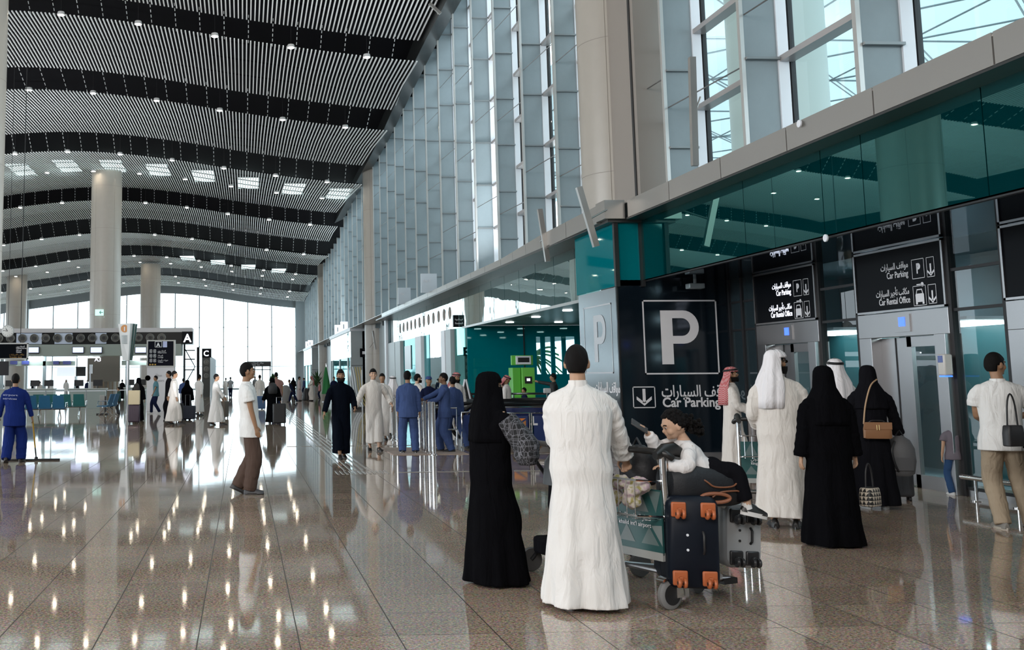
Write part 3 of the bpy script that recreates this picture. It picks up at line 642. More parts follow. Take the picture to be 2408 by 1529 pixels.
# vestibules further along
def vest(u0, v0, u1, uw, n):
    A = onX(u0, v0, 7.35); Bq = onX(u1, v0, 7.35); w_ = onY(uw, v0, A.y).x
    o = empty('entrance_vestibule', (0, 0, 0), 0, ['grey panelled entrance vestibule between the two facade columns', 'smaller grey entrance vestibule beyond the second facade column'][n], 'vestibule')
    k = MB(); k.box((7.4, A.y, 0), (w_, A.y+.1, 4.7)); k.box((8.2, A.y, 0), (8.4, Bq.y, 4.7)); k.build('wall_panel', M_GREYP, o, smooth=False)
    k = MB(); k.box((7.33, A.y-.1, 4.7), (w_, Bq.y, 4.95)); k.build('roof_fascia', M_FRAMEW, o, smooth=False)
    k = MB(); k.box((7.4, A.y+.1, 2.9), (7.5, Bq.y-.5, 4.7)); k.build('header_band', M_STRIP, o, smooth=False)
    k = MB()
    for t in (0, .12, .5, .88, .97): k.box((7.38, A.y+.1+(Bq.y-A.y-.5)*t, 0), (7.5, A.y+.55+(Bq.y-A.y-.5)*t, 2.9))
    k.build('pilaster', M_GREYP, o, smooth=False)
    k = MB(); k.box((7.44, A.y+.1, 0), (7.48, Bq.y-.5, 2.9)); k.build('glass_door', M_TEALW, o, smooth=False)
    k = MB(); k.box((7.4, A.y-.01, 2.32), (w_, A.y, 2.35)); k.build('panel_joint', M_BLACK, o, smooth=False)
    for j in (0, 1):
        y = A.y+(Bq.y-A.y)*(.45+.3*j); q = empty('gate_sign', (0, 0, 0), 0, ['white gate sign box on the ', 'second white gate sign box on the '][j]+['nearer', 'farther'][n]+' vestibule roof', 'sign')
        k = MB(); k.box((7.42, y, 4.95), (7.98, y+.12, 5.75)); k.build('box', M_LIT, q, smooth=False); k = MB(); k.box((7.62, y-.01, 5.2), (7.7, y, 5.55)); k.build('number', M_MULL, q, smooth=False)
    q = empty('hanging_sign', (0, 0, 0), 0, 'small black sign on the grey wall of the '+['nearer', 'farther'][n]+' vestibule', 'sign')
    k = MB(); k.box((w_-.2 if n else 8.0, A.y-.25, 2.9+.5*n), (w_+.55 if n else 8.55, A.y-.15, 3.5+.5*n)); k.build('board', M_BLACKP, q, smooth=False)
    k = MB(); k.box((w_-.03 if n else 8.15, A.y-.26, 3.1+.5*n), (w_+.3 if n else 8.4, A.y-.255, 3.3+.5*n)); k.build('lettering', M_WHITE, q, smooth=False)
vest(823, 778, 775, 857, 0); vest(732, 823, 713, 752, 1)
# gate number boxes on the long fascia
for j, (u0, v0, u1, v1) in enumerate(((936, 684, 966, 712), (990, 655, 1028, 690))):
    y = onX(u1, v1, 7.75).y; a = onY(u0, v0, y); b = onY(u1, v1, y)
    o = empty('gate_sign', (0, 0, 0), 0, ['pale gate sign box on the long fascia, the one nearer the column', 'pale gate sign box on the long fascia, the larger nearer one'][j], 'sign')
    k = MB(); k.box((a.x, y, 4.9), (b.x, y+.12, 4.95+.72)); k.build('box', mat('pale_sign', (.55, .62, .68), .3), o, smooth=False); text('lettering', ar('بوابة')+' 3'[0:1+j*1], (a.x+.08, y-.01, 5.35), (1, 0, 0), (0, 0, 1), .12, M_WHITE, o)
# slim linear luminaires on brackets
def linear(p0, p1, br, label):
    o = empty('linear_light', (0, 0, 0), 0, label, 'wall light'); P0 = Vector(p0); P1 = Vector(p1); d_ = (P1-P0).normalized()
    k = MB(); s_ = d_.cross(Vector((0, 1, 0))).normalized()*.055; t_ = Vector((0, .05, 0))
    k.rings([[P0+s_+t_, P0-s_+t_, P0-s_-t_, P0+s_-t_], [P1+s_+t_, P1-s_+t_, P1-s_-t_, P1+s_-t_]]); k.build('body', M_METAL, o, smooth=False)
    k = MB(); k.tube([P0*.45+P1*.55, br], .018, n=8); k.ball(P0*.45+P1*.55, .05); k.build('bracket', M_METAL, o)
linear(onY(1361, 440, 19.0), onY(1402, 580, 19.0), (XC+.05, 19.3, 4.75), 'slim metal light bar tilted beside the fascia corner, the nearer one')
linear(onY(1269, 492, 23.5), onY(1288, 615, 23.5), (7.05, 24, 4.75), 'slim metal light bar on the fascia, beyond the corner one')
linear(onY(1010, 8, 38.5), onY(1036, 32, 38.5), (7.6, 38.6, 15.6), 'short light bar high under the ceiling edge, the upper one')
linear(onY(936, 206, 50), onY(950, 216, 50), (7.6, 50, 15.0), 'short light bar high under the ceiling edge, the lower one')
linear(onX(1627, 135, 8.15), onX(1634, 390, 8.15)+Vector((0, 0, 0)), (8.3, onX(1630, 260, 8.15).y, 6.6), 'slim upright light bar on the window fin right of the huge column')
linear(onY(877, 778, 64), onY(884, 822, 64), (8.0, 65.4, 3.4), 'slim light bar on the column beyond the entrance')

# ================================================================== OUTSIDE CANOPY
M_CANOPY = bpy.data.materials.new('canopy_membrane'); M_CANOPY.use_nodes = True
def _cn(m):
    N = m.node_tree.nodes; L = m.node_tree.links; N.remove(N['Principled BSDF']); t = N.new('ShaderNodeBsdfTranslucent'); t.inputs[0].default_value = (.36, .44, .45, 1); d = N.new('ShaderNodeBsdfDiffuse'); d.inputs[0].default_value = (.5, .55, .56, 1)
    x = N.new('ShaderNodeMixShader'); x.inputs[0].default_value = .3; L.new(t.outputs[0], x.inputs[1]); L.new(d.outputs[0], x.inputs[2]); L.new(x.outputs[0], N['Material Output'].inputs[0])
_cn(M_CANOPY)
k = MB(); k.quad([(12, -10, 13.6), (60, -10, 13.6), (60, 70, 13.6), (12, 70, 13.6)]); tag(k.build('ceiling_canopy', M_CANOPY, smooth=False), kind='structure')
k = MB()
for i in range(9):
    for j in range(16):
        x0 = 14+i*5; y0 = -10+j*5
        for (a, b) in (((0, 0), (5, 5)), ((5, 0), (0, 5)), ((0, 0), (5, 0)), ((0, 0), (0, 5)), ((.25, 0), (5, 4.75))):
            k.tube([(x0+a[0], y0+a[1], 13.5), (x0+b[0], y0+b[1], 13.5)], .035, n=4)
tag(k.build('ceiling_canopy_truss', mat('truss_grey', (.22, .27, .29), .5), smooth=False), kind='structure')
M_OUTC = mat('outside_column', (.62, .66, .62), .5)
for i, (x, y) in enumerate(((14.6, 26.8), (24, 20.5), (23, 60))):
    k = MB(); k.lathe([(1.25, 0), (1.25, 13.5)], (0, 0, 0), n=40); q = k.build('round_column', M_OUTC); q.location = (x, y, 0); tag(q, ['pale outside column behind the window right of the huge column', 'outside column behind the middle window', 'far outside column'][i], 'column')

# ================================================================== ESCALATOR CORNER
M_BLUEAD = mat('advert_blue', (.012, .03, .13), .3, spec=.6)
def barrier(u0, u1, Y, v0, v1, label, logo=0):
    a = onY(u0, v0, Y); b = onY(u1, v1, Y); o = empty('advert_barrier', (0, 0, 0), 0, label, 'barrier')
    z1 = a.z; z0 = .1
    k = MB(); k.tube([(a.x, Y, 0), (a.x, Y, z1), (b.x, Y, z1), (b.x, Y, 0)], .028, n=8); k.tube([(a.x, Y, z0), (b.x, Y, z0)], .022, n=8); k.build('tube_frame', M_CHROME, o)
    k = MB(); k.box((a.x+.04, Y-.01, z0+.04), (b.x-.04, Y+.02, z1-.06)); k.build('panel', M_BLUEAD, o, smooth=False)
    if logo:
        fn = lambda x, z: (x, Y-.015, z); p = onY(1206, 1003, Y); q = onY(1236, 984, Y); w_ = q.x-p.x; h = q.z-p.z
        k = MB(); poly(k, fn, [(p.x, q.z), (q.x, q.z), (p.x, p.z)], mat('logo_orange', (.75, .22, .03), .4)); poly(k, fn, [(q.x, q.z-.04), (q.x, p.z), (p.x+.1, p.z)], mat('logo_amber', (.5, .2, .05), .4)); k.build('logo', None, o, smooth=False)
        text('lettering', '.L', (q.x+.07, Y-.012, p.z+.03), (1, 0, 0), (0, 0, 1), .26, M_WHITE, o, bold=.01)
barrier(1183, 1247, 22.6, 972, 1040, 'blue advert panel with an orange logo in a steel tube frame, behind the veiled woman', 1)
barrier(1250, 1300, 22.6, 972, 1040, 'blue advert panel in a tube frame, right of the orange logo one')
barrier(1085, 1180, 22.9, 970, 1042, 'blue advert panel in a tube frame, mostly behind the veiled woman')
def escalator(xl, Y, xr, w_, label):
    o = empty('escalator', (0, 0, 0), 0, label, 'escalator')
    for s in (0, 1):
        y = Y+s*w_; zc = .52; r = .43
        pts = [(xr, y, zc+r)]+[(xl+r-r*math.sin(t), y, zc+r*math.cos(t)) for t in np.linspace(0, PI, 12)]+[(xl+1.6, y, zc-r)]
        k = MB(); k.tube(pts, .045, n=8); k.build('handrail', mat('handrail_rubber', (.008, .008, .009), .18, spec=.6), o)
        k = MB(); pp = [(xl+r+.02-(r-.07)*math.sin(t), y, zc+(r-.07)*math.cos(t)) for t in np.linspace(0, PI, 12)]
        k.tube([(xr, y, zc+r-.07)]+pp+[(xl+1.6, y, zc-r+.07)], .02, n=6); k.build('rail_trim', M_CHROME, o)
        k = MB(); V = [(p[0], y-.01, p[2]) for p in pp]; k.quad(V+[(xl+r+.3, y-.01, zc-r+.07), (xl+r+.3, y-.01, zc+r-.07)]); k.box((xl+r+.3, y-.012, .15), (xr, y+.012, zc+r-.07)); k.build('balustrade', mat('balustrade_dark_blue', (.012, .02, .09), .12, spec=.8), o, smooth=False)
    k = MB(); k.box((xl+.1, Y-.06, 0), (xr, Y+w_+.06, .14)); k.build('base', M_STEEL, o, smooth=False)
escalator(onY(1082, 1000, 23.3).x, 23.3, 9.0, 1.1, 'escalator with black handrail loops, the nearer of the two')
escalator(onY(1022, 1000, 25.6).x, 25.6, 9.0, 1.1, 'escalator with a black handrail loop behind the blue workers')
def glass_rail(pts, label, z=1.08):
    o = empty('glass_railing', (0, 0, 0), 0, label, 'railing')
    k = MB(); k.tube([(p[0], p[1], z) for p in pts], .03, n=8); k.build('top_rail', M_CHROME, o)
    k = MB(); g = MB()
    for a, b in zip(pts[:-1], pts[1:]):
        L_ = math.hypot(b[0]-a[0], b[1]-a[1]); n = max(1, round(L_/1.2))
        for i in range(n+1):
            t = i/n; x = a[0]+(b[0]-a[0])*t; y = a[1]+(b[1]-a[1])*t; k.cyl((x, y, 0), (x, y, z), .02, n=6)
        g.quad([(a[0], a[1], .1), (b[0], b[1], .1), (b[0], b[1], z-.08), (a[0], a[1], z-.08)])
    k.build('post', M_CHROME, o); g.build('glass', M_GLASS, o, smooth=False)
glass_rail([(6.3, 29), (12.8, 29)], 'glass railing with steel posts in front of the teal wall')
k = MB(); k.box((6.6, 28.0, 0), (12.5, 28.3, .9)); k.box((6.5, 27.9, .9), (12.6, 28.4, .98), M_BLACK); q = k.build('service_counter', mat('counter_dark', (.02, .03, .04), .25)); tag(q, 'long dark glossy counter behind the escalators', 'counter')
for i in range(4):
    X_ = 7.2+i*1.1; o = empty('till_terminal', (X_, 28.1, .98), 0, 'small pale terminal on the dark counter, number %s from the left' % ['one', 'two', 'three', 'four'][i], 'terminal')
    k = MB(); k.cyl((0, 0, 0), (0, 0, .14), .025, n=8); k.build('stand', M_CHROME, o); k = MB(); k.box((-.1, -.04, .12), (.1, .04, .26)); k.build('body', mat('pale_plastic', (.6, .62, .63), .4), o, bevel=.02)
def post(x, y, h, label, r=.045):
    k = MB(); k.lathe([(r*1.7, 0), (r*1.7, .015), (r, .02), (r, h-.01), (r*.8, h)], n=16); q = k.build('steel_post', M_CHROME); q.location = (x, y, 0); return tag(q, label, 'bollard', 'polished steel barrier posts')
pp = [(926, 1035, 'left post of the pair behind the man in white thobe'), (936, 1037, 'right post of the pair behind the man in white thobe'), (990, 1060, 'far left post between the two blue workers'), (1001, 1064, 'second post between the two blue workers'), (1012, 1068, 'third post between the two blue workers'), (1021, 1070, 'last post between the two blue workers')]
for u, v, l in pp:
    p = onZ(u, v); post(p.x, p.y, 1.07, 'polished steel '+l)
o = empty('tube_gate', (0, 0, 0), 0, 'steel tube gate frame behind the right blue worker', 'gate')
a = onY(1008, 960, 22.5); b = onY(1075, 1010, 22.5); k = MB(); k.tube([(a.x, 22.5, a.z), (b.x, 22.5, a.z), (b.x, 22.5, b.z), (a.x, 22.5, b.z)], .022, n=8, closed=True); k.build('gate_frame', M_CHROME, o); k = MB(); k.tube([(b.x, 22.5, b.z), (b.x, 22.5, 0)], .02, n=8); k.build('leg', M_CHROME, o)
a = onY(938, 950, 25); b = onY(960, 990, 25)
o = empty('tube_gate', (0, 0, 0), 0, 'dark rails between the paired posts and the left blue worker', 'gate'); k = MB(); k.tube([(a.x, 24.4, 0), (a.x, 24.4, 1.0), (a.x+.9, 24.4, 1.0), (a.x+.9, 24.4, 0)], .02, n=8); k.tube([(a.x, 24.4, .55), (a.x+.9, 24.4, .55)], .02, n=8); k.build('rail', M_BLACK, o)
# green kiosk
M_GREEN = mat('kiosk_green', (.12, .48, .06), .35)
o = empty('green_kiosk', (0, 0, 0), 0, 'bright green payment kiosk with a framed monitor on top, by the teal wall', 'kiosk')
Y = 32.5; a = onY(1205, 865, Y); b = onY(1226, 937, Y); c = onY(1255, 865, Y); t = onY(1205, 836, Y)
k = MB(); k.box((a.x, Y, 0), (b.x, Y+.5, a.z)); k.build('cabinet', M_GREEN, o, bevel=.01); k = MB(); k.box((b.x+.02, Y-.1, 0), (c.x, Y+.5, a.z)); k.build('cabinet', mat('kiosk_green_light', (.16, .55, .08), .35), o, bevel=.01)
k = MB(); k.box((a.x, Y+.05, a.z+.08), (c.x, Y+.2, t.z)); m1 = k.build('monitor_back', M_GREEN, o, bevel=.01)
k = MB(); k.box((a.x+.12, Y-.02, a.z+.1), (c.x-.08, Y+.05, t.z-.02)); k.build('monitor_frame', M_FRAMEW, m1, bevel=.01); k = MB(); k.box((a.x+.18, Y-.03, a.z+.17), (c.x-.14, Y-.02, t.z-.07)); k.build('screen', M_BLACK, m1, smooth=False)
k = MB(); k.box((b.x+.1, Y-.12, a.z-.5), (c.x-.1, Y-.1, a.z-.28)); k.build('screen', M_BLACK, o, smooth=False); k = MB(); k.box((b.x+.16, Y-.13, a.z-.42), (c.x-.16, Y-.12, a.z-.34)); k.build('keypad', M_LIT, o, smooth=False)
# easel
p = onZ(1093, 950); k = MB(); a = onY(1083, 922, 27); 
o = empty('easel_sign', (a.x+.05, 27, 0), 0, 'black A-frame easel sign with white edges behind the red-scarfed man', 'sign')
k = MB(); k.quad([(-.22, 0, .9), (.34, 0, .9), (.1, .02, 1.45)], M_BLACK); k.build('board', M_BLACK, o, smooth=False); k = MB(); k.tube([(-.27, -.01, 0), (.07, -.01, 1.5)], .025, n=6); k.tube([(.40, -.01, 0), (.1, -.01, 1.5)], .025, n=6); k.build('frame', M_FRAMEW, o)
# curved rack by the far man
o = empty('display_rack', (0, 0, 0), 0, 'tall rack of curved pale and golden slats left of the man in white', 'rack')
a = onY(818, 868, 50); b = onY(852, 955, 50)
for j in range(6):
    k = MB(); x = a.x+.12*j; P = [(x+.5*(t**2)*1.0+.05*math.sin(t*6), 50+.02*j, 2.05-1.9*t) for t in np.linspace(0, 1, 9)]
    k.tube(P, .035, n=6); k.build('slat', mat('rack_gold', (.45, .36, .15), .4) if j > 2 else M_FRAMEW, o)
k = MB(); k.box((a.x+.2, 50, 0), (b.x, 50.4, .12)); k.build('base', M_BLACK, o, smooth=False)
k = MB(); k.cyl((b.x, 50, 0), (b.x, 50, 1.9), .03, n=6); k.build('pole', M_FRAMEW, o)

# ---- tactile paving
M_TACT = mat('tactile_steel', (.5, .48, .45), .25, metal=.6)
k = MB()
x0 = onZ(872, 1112).x; 
for j in range(5):
    X_ = 1.72+j*.10
    y = 17.9
    while y < 60:
        k.box((X_, y, 0), (X_+.035, y+.28, .006)); y += .31
q = tag(k.build('tactile_strip', M_TACT, smooth=False), 'long tactile guide strip of raised metal bars running down the hall floor', 'floor marking')
k = MB()
for j in range(12): k.box((1.55+.075*j, 17.2, 0), (1.585+.075*j, 17.8, .006))
for j in range(4): k.box((2.6+.65*j, 17.42, 0), (3.15+.65*j, 17.5, .006))
tag(k.build('tactile_strip', M_TACT, smooth=False), 'short tactile ribs turning right at the near end of the guide strip', 'floor marking')
k = MB()
for j in range(26): k.box((-.2+.03*0+j*.33+1.2, 24.1, 0), (-.2+j*.33+1.45, 24.18, .006))
tag(k.build('tactile_strip', M_TACT, smooth=False), 'thin tactile line crossing the guide strip behind the man in black', 'floor marking')
k = MB(); k.box((3.05, 21.2, 0), (4.6, 23.3, .012)); tag(k.build('floor_mat', mat('mat_speckled', (.36, .29, .25), .75, vary=.5, bscale=120), smooth=False), 'speckled matt floor panel around the steel posts', 'mat')
# ================================================================== CHECK-IN ISLAND A AND FURNITURE ON THE LEFT
YI = 57.2
def Pz(v, u=200, Y=YI): return onY(u, v, Y).z
xr = onY(452, 800, YI).x; xl = -22.
o = empty('check_in_island', (0, 0, 0), 0, 'long check-in island canopy with a row of round ducts, marked with a white A', 'check-in canopy')
M_IGREEN = mat('island_grey_green', (.25, .29, .26), .45)
z0, z1, z2, z3 = Pz(772), Pz(782), Pz(810), Pz(837)
k = MB(); k.box((xl, YI, z1), (xr, YI+1.7, z0)); k.build('top_cap', mat('cap_pale', (.48, .47, .48), .4), o, smooth=False)
k = MB(); k.box((xl, YI+.05, z2), (xr, YI+1.65, z1)); k.build('dark_band', mat('island_black_gloss', (.006, .007, .008), .3, spec=.15), o, smooth=False)
k = MB(); k.box((xl, YI-.03, z3), (xr-.6, YI+1.6, z2)); k.build('panel_band', M_IGREEN, o, smooth=False)
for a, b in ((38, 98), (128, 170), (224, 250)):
    p = onY(a, 800, YI); q = onY(b, 800, YI); k = MB(); k.box((p.x, YI+.03, z2+.03), (q.x, YI+.05, z1-.03)); k.build('reflection_patch', mat('pale_reflection_paint', (.5, .57, .7), .2), o, smooth=False)  # pale patches paint reflections onto the dark glossy band
M_RING = mat('duct_ring', (.16, .16, .15), .35, metal=.3)
zc = (z1+z2)/2+.02; xc0 = onY(25.3, 795, YI).x; st = onY(52.8, 795, YI).x-xc0
for j in range(-12, 14):
    x = xc0+st*j
    if x > xr-.9 or x < xl: continue
    k = MB(); k.lathe([(.235, 0), (.235, -.10), (.20, -.12), (.175, -.06), (.15, -.06), (.13, -.12), (.11, -.1)], (x, YI+.05, zc), 'y', m=M_RING, n=20)
    k.lathe([(.10, -.12), (.09, -.13)], (x, YI+.05, zc), 'y', m=M_BLACK, n=16); k.build('round_duct', M_RING, o)
k = MB(); k.box((onY(428, 800, YI).x, YI-.06, z2), (xr+.03, YI, z1+.02)); lp = k.build('letter_plate', M_BLACKP, o, smooth=False)
text('lettering', 'A', (onY(432, 800, YI).x, YI-.07, z2+.1), (1, 0, 0), (0, 0, 1), .62, M_LIT, lp, bold=.015)
for j, (a, b) in enumerate(((67, 93), (171, 198), (213, 241), (318, 345))):
    p = onY(a, 816, YI); q = onY(b, 832, YI); k = MB(); k.box((p.x, YI-.14, q.z), (q.x, YI-.06, p.z)); s = k.build('display', M_BLACK, o, smooth=False)
    k = MB(); k.box((p.x+.03, YI-.15, q.z+.06), (q.x-.03, YI-.14, p.z-.03)); k.build('screen', M_SCREEN, s, smooth=False)
zl0, zl1 = Pz(859), Pz(848)
k = MB(); k.box((xl, YI+1.4, zl0), (-9.4, YI+1.6, zl1)); k.box((-6.8, YI+1.4, zl0), (xr-1, YI+1.6, zl1)); k.build('lower_band', M_IGREEN, o, smooth=False)
for a, b in ((24, 40), (51, 68), (125, 138), (148, 166)):
    p = onY(a, 849, YI+1.3); q = onY(b, 857, YI+1.3); k = MB(); k.box((p.x, YI+1.3, q.z), (q.x, YI+1.38, p.z)); s = k.build('display', mat('navy_display', (.02, .03, .12), .3, emit=(.1, .12, .4), es=.25), o, smooth=False)
k = MB()
for x in np.arange(xl+1, xr, 3.1): k.box((x-.6, YI+1.0, z3-.1), (x+.6, YI+1.2, z3-.05))
k.build('tube_lamps', mat('tube_lit', (1, 1, 1)), o, smooth=False)
for u in (104, 4):
    p = onY(u, 900, YI+1.5); k = MB(); k.box((p.x-.08, YI+1.4, 0), (p.x+.08, YI+1.6, z3)); k.build('post', M_MULL, o, smooth=False)
# clad base of the column
a = onY(206, 840, 73.6); b = onY(281, 950, 73.6); zc3 = onY(240, 836, 73.6).z
q = empty('column_cladding', (0, 0, 0), 0, 'brown panel cladding around the column foot marked A3', 'cladding'); k = MB(); k.box((a.x, 73.6, 1.35), (b.x, 73.75, zc3)); k.build('panel', mat('cladding_brown', (.16, .145, .12), .4), q, smooth=False)
for j in range(7): k = MB(); x = a.x+(b.x-a.x)*(.08+.14*j); k.box((x-.05, 73.6, 0), (x+.05, 73.75, 1.35)); k.build('slat', mat('cladding_slat', (.20, .15, .10), .4), q, smooth=False)
text('lettering', 'A3', (onY(222, 848, 73.5).x, 73.55, onY(222, 850, 73.5).z), (1, 0, 0), (0, 0, 1), .40, M_LIT, q, bold=.006)
# end frame of the island and island C
o = empty('island_end_frame', (0, 0, 0), 0, 'dark lattice end frame at the right end of island A', 'frame')
for (a, b, t) in ((424, 432, 785), (456, 466, 815)):
    p = onY(a, t, YI+.4); r_ = onY(b, t, YI+.4); k = MB(); k.box((p.x+.1, YI+1.75, 0), (r_.x, YI+2.4, p.z)); k.build('post', M_BLACKP, o, smooth=False)
k = MB(); p = onY(432, 820, YI+.6); r_ = onY(456, 820, YI+.6)
for z in (2.0, 2.6, 3.1): k.box((p.x, YI+2.0, z), (r_.x, YI+2.05, z+.06))
k.tube([(p.x, YI+2, 1.2), (r_.x, YI+2, 2.2), (p.x, YI+2, 3.2)], .03, n=5); k.build('brace', M_BLACKP, o)
YC = 84.
a = onY(475, 820, YC); b = onY(497, 905, YC)
o = empty('check_in_island', (0, 0, 0), 0, 'dark check-in island end marked with a white C, further down the hall', 'check-in canopy')
k = MB(); k.box((a.x, YC, 0), (b.x-.1, YC+18, a.z-.6)); k.build('body', mat('island_dark', (.06, .06, .06), .4), o, smooth=False); k = MB(); k.box((a.x, YC-.1, a.z-.72), (b.x, YC, a.z)); lp = k.build('letter_plate', M_BLACKP, o, smooth=False)
text('lettering', 'C', (a.x+.12, YC-.11, a.z-.6), (1, 0, 0), (0, 0, 1), .62, M_LIT, lp, bold=.015)
for j in range(3): k = MB(); k.lathe([(.22, 0), (.22, -.08), (.14, -.1), (.12, -.02)], (a.x+.36, YC-.02, a.z-1.1-.55*j), 'y', m=M_RING, n=16); k.build('round_duct', M_RING, o)
# desks
M_DESK = mat('desk_grey_green', (.28, .33, .31), .4)
for j, (u0, u1, Y, v, l) in enumerate(((160, 250, 56.3, 912, 'wide grey check-in desk in front of the brown cladding'), (62, 128, 57, 912, 'grey check-in desk behind the seats, left of the wide one'), (-40, 40, 57, 912, 'grey check-in desk behind the blue overalls worker'), (290, 345, 60, 912, 'grey desk beyond the information pylon'))):
    a = onY(u0, v, Y); b = onY(u1, v, Y); q = empty('check_in_desk', (0, 0, 0), 0, l, 'desk')
    k = MB(); k.box((a.x+.05, Y, 0), (b.x-.05, Y+.7, 1.0)); k.build('body', M_DESK, q, smooth=False); k = MB(); k.box((a.x, Y-.05, 1.0), (b.x, Y+.75, 1.06)); k.build('worktop', mat('desk_top', (.4, .42, .4), .3), q, smooth=False)
    for i in range(2):
        x = a.x+(b.x-a.x)*(.25+.5*i); mn = empty('desk_monitor', (x, Y+.4, 1.06), 0, 'dark monitor back on the %s, %s one' % (l.split(',')[0].split(' in front')[0].split(' behind')[0]+(' %s' % ['by the cladding', 'left of it', 'at the far left', 'beyond the pylon'][j]), ['left', 'right'][i]), 'monitor')
        k = MB(); k.cyl((0, 0, 0), (0, 0, .15), .03, n=8); k.build('stand', M_BLACK, mn); k = MB(); k.box((-.25, -.02, .12), (.25, .02, .45)); k.build('screen', M_BLACK, mn, smooth=False)
# free standing displays inside
a = onY(134, 863, 62); b = onY(176, 885, 62); q = empty('lilac_screen', (0, 0, 0), 0, 'lilac lit screen hanging under the island', 'screen'); k = MB(); k.box((a.x, 62, b.z), (b.x, 62.1, a.z)); k.build('screen', M_SCREEN, q, smooth=False); k = MB(); k.box((b.x+.05, 62, b.z), (b.x+.62, 62.1, a.z)); k.build('speaker_panel', M_BLACK, q, smooth=False); k = MB(); k.cyl((b.x, 62.2, 0), (b.x, 62.2, b.z), .04, n=6); k.build('pole', M_MULL, q)
# hanging sign, clock, black screen at far left
Y = 40.
a = onY(-30, 808, Y); b = onY(65, 845, Y); q = empty('hanging_sign', (0, 0, 0), 0, 'wide black departures sign hanging at the left edge, in a pale frame', 'sign')
k = MB(); k.box((a.x, Y, b.z+.04), (b.x-.04, Y+.15, a.z-.03)); k.build('board', M_BLACKP, q, smooth=False); k = MB(); k.box((a.x, Y-.02, a.z-.03), (b.x, Y+.17, a.z+.02)); k.box((a.x, Y-.02, b.z), (b.x, Y+.17, b.z+.04)); k.box((b.x-.04, Y-.02, b.z), (b.x, Y+.17, a.z)); k.build('sign_frame', mat('frame_pale', (.5, .5, .48), .4), q, smooth=False)
for j, (v, c, s) in enumerate(((815, 0, ar('المغادرون')), (819, 0, 'Departures'), (824, 0, ar('الصالة')), (828, 0, 'Gates'), (834, 1, ar('مكاتب السيارات')), (840, 1, 'Transfer desk'))):
    p = onY(22 if c else 38, v, Y); text('lettering', s, (p.x, Y-.01, p.z-.03), (1, 0, 0), (0, 0, 1), .085, mat('lettering_amber', (.35, .2, .05), .5) if c else M_WHITE, q)
k = MB(); k.cyl((b.x-.3, Y+.07, a.z), (b.x-.3, Y+.07, 14), .015, n=5); k.build('cable', M_BLACK, q)
a = onY(-20, 850, 44); b = onY(19.5, 883, 44); k = MB(); k.box((a.x, 44, b.z), (b.x, 44.1, a.z)); q = k.build('flight_screen', M_BLACK, smooth=False); tag(q, 'black screen at the left edge under the hanging departures sign', 'screen')
c = onY(19, 779, 50); q = empty('clock', c, 0, 'round white station clock hanging above the left sign', 'clock')
k = MB(); k.lathe([(.29, 0), (.30, -.06), (.27, -.09)], (0, 0, 0), 'y', n=28); k.build('case', mat('clock_case', (.45, .46, .45), .3), q); k = MB(); k.lathe([(.26, -.09), (.25, -.095)], (0, 0, 0), 'y', n=28); k.build('dial', mat('dial_white', (.75, .75, .73), .4), q)
k = MB(); k.tube([(0, -.10, 0), (-.21, -.10, .03)], .012, n=5); k.build('minute_hand', M_BLACK, q); k = MB(); k.tube([(0, -.10, 0), (-.09, -.10, .12)], .015, n=5); k.build('hour_hand', M_BLACK, q)
k = MB()
for j in range(12): t = j*PI/6; k.tube([(.2*math.cos(t), -.1, .2*math.sin(t)), (.235*math.cos(t), -.1, .235*math.sin(t))], .008, n=4)
k.build('hour_marks', M_BLACK, q); k = MB(); k.cyl((0, -.03, .29), (0, -.03, 13.6), .012, n=5); k.build('cable', M_BLACK, q)
# information pylon
Y = 45.8; pb = onZ(296, 977); q = empty('information_pylon', (0, 0, 0), 0, 'tapered white information pylon with an orange i on a steel pole', 'sign'); cx = pb.x
a = onY(278, 762, Y); b = onY(322, 762, Y); c = onY(288, 848, Y); d_ = onY(310, 848, Y); xm = onY(308, 762, Y).x; xm2 = onY(303, 848, Y).x
M_PYL = mat('pylon_white', (.62, .63, .62), .35)
k = MB(); k.add([(a.x, Y, a.z), (xm, Y-.25, a.z+.02), (xm2, Y-.2, c.z), (c.x, Y, c.z), (b.x, Y+.25, a.z), (d_.x, Y+.2, c.z), (a.x+.1, Y+.4, a.z), (c.x+.1, Y+.35, c.z)], [(0, 3, 2, 1), (1, 2, 5, 4), (4, 5, 7, 6), (6, 7, 3, 0), (0, 1, 4, 6), (3, 7, 5, 2)]); k.build('head', M_PYL, q, smooth=False)
mz = a.z*.78+c.z*.22
k = MB()
for (t0, t1) in ((.38, .62), (.75, .96)):
    P = lambda t, f: Vector((xm, Y-.26, a.z+.02)).lerp(Vector((b.x, Y+.24, a.z)), t) if f else Vector((xm2, Y-.21, c.z)).lerp(Vector((d_.x, Y+.19, c.z)), t)
    k.quad([P(t0, 1)+Vector((.01, -.01, 0)), P(t1, 1)+Vector((.01, -.01, 0)), P(t1, 0)+Vector((.01, -.01, 0)), P(t0, 0)+Vector((.01, -.01, 0))])
k.build('dark_stripe', mat('pylon_green', (.02, .07, .06), .3), q, smooth=False)
k = MB(); k.lathe([(.165, 0), (.165, -.01)], (0, 0, 0), 'y', n=24); ci = k.build('info_disc', mat('info_orange', (.62, .27, .08), .4), q); pc = onY(293, 773, Y-.17); ci.location = (pc.x, Y-.17, pc.z)
text('lettering', 'i', (pc.x-.03, Y-.19, pc.z-.1), (1, 0, 0), (0, 0, 1), .27, M_WHITE, q, bold=.012)
k = MB()
for j in range(9): p0 = onY(286, 789+j*2.4, Y-.16); p1 = onY(299, 789+j*2.4, Y-.2); k.box((p0.x, Y-.21, p0.z-.008), (p1.x, Y-.17, p0.z+.008))
k.build('louvres', M_MULL, q, smooth=False)
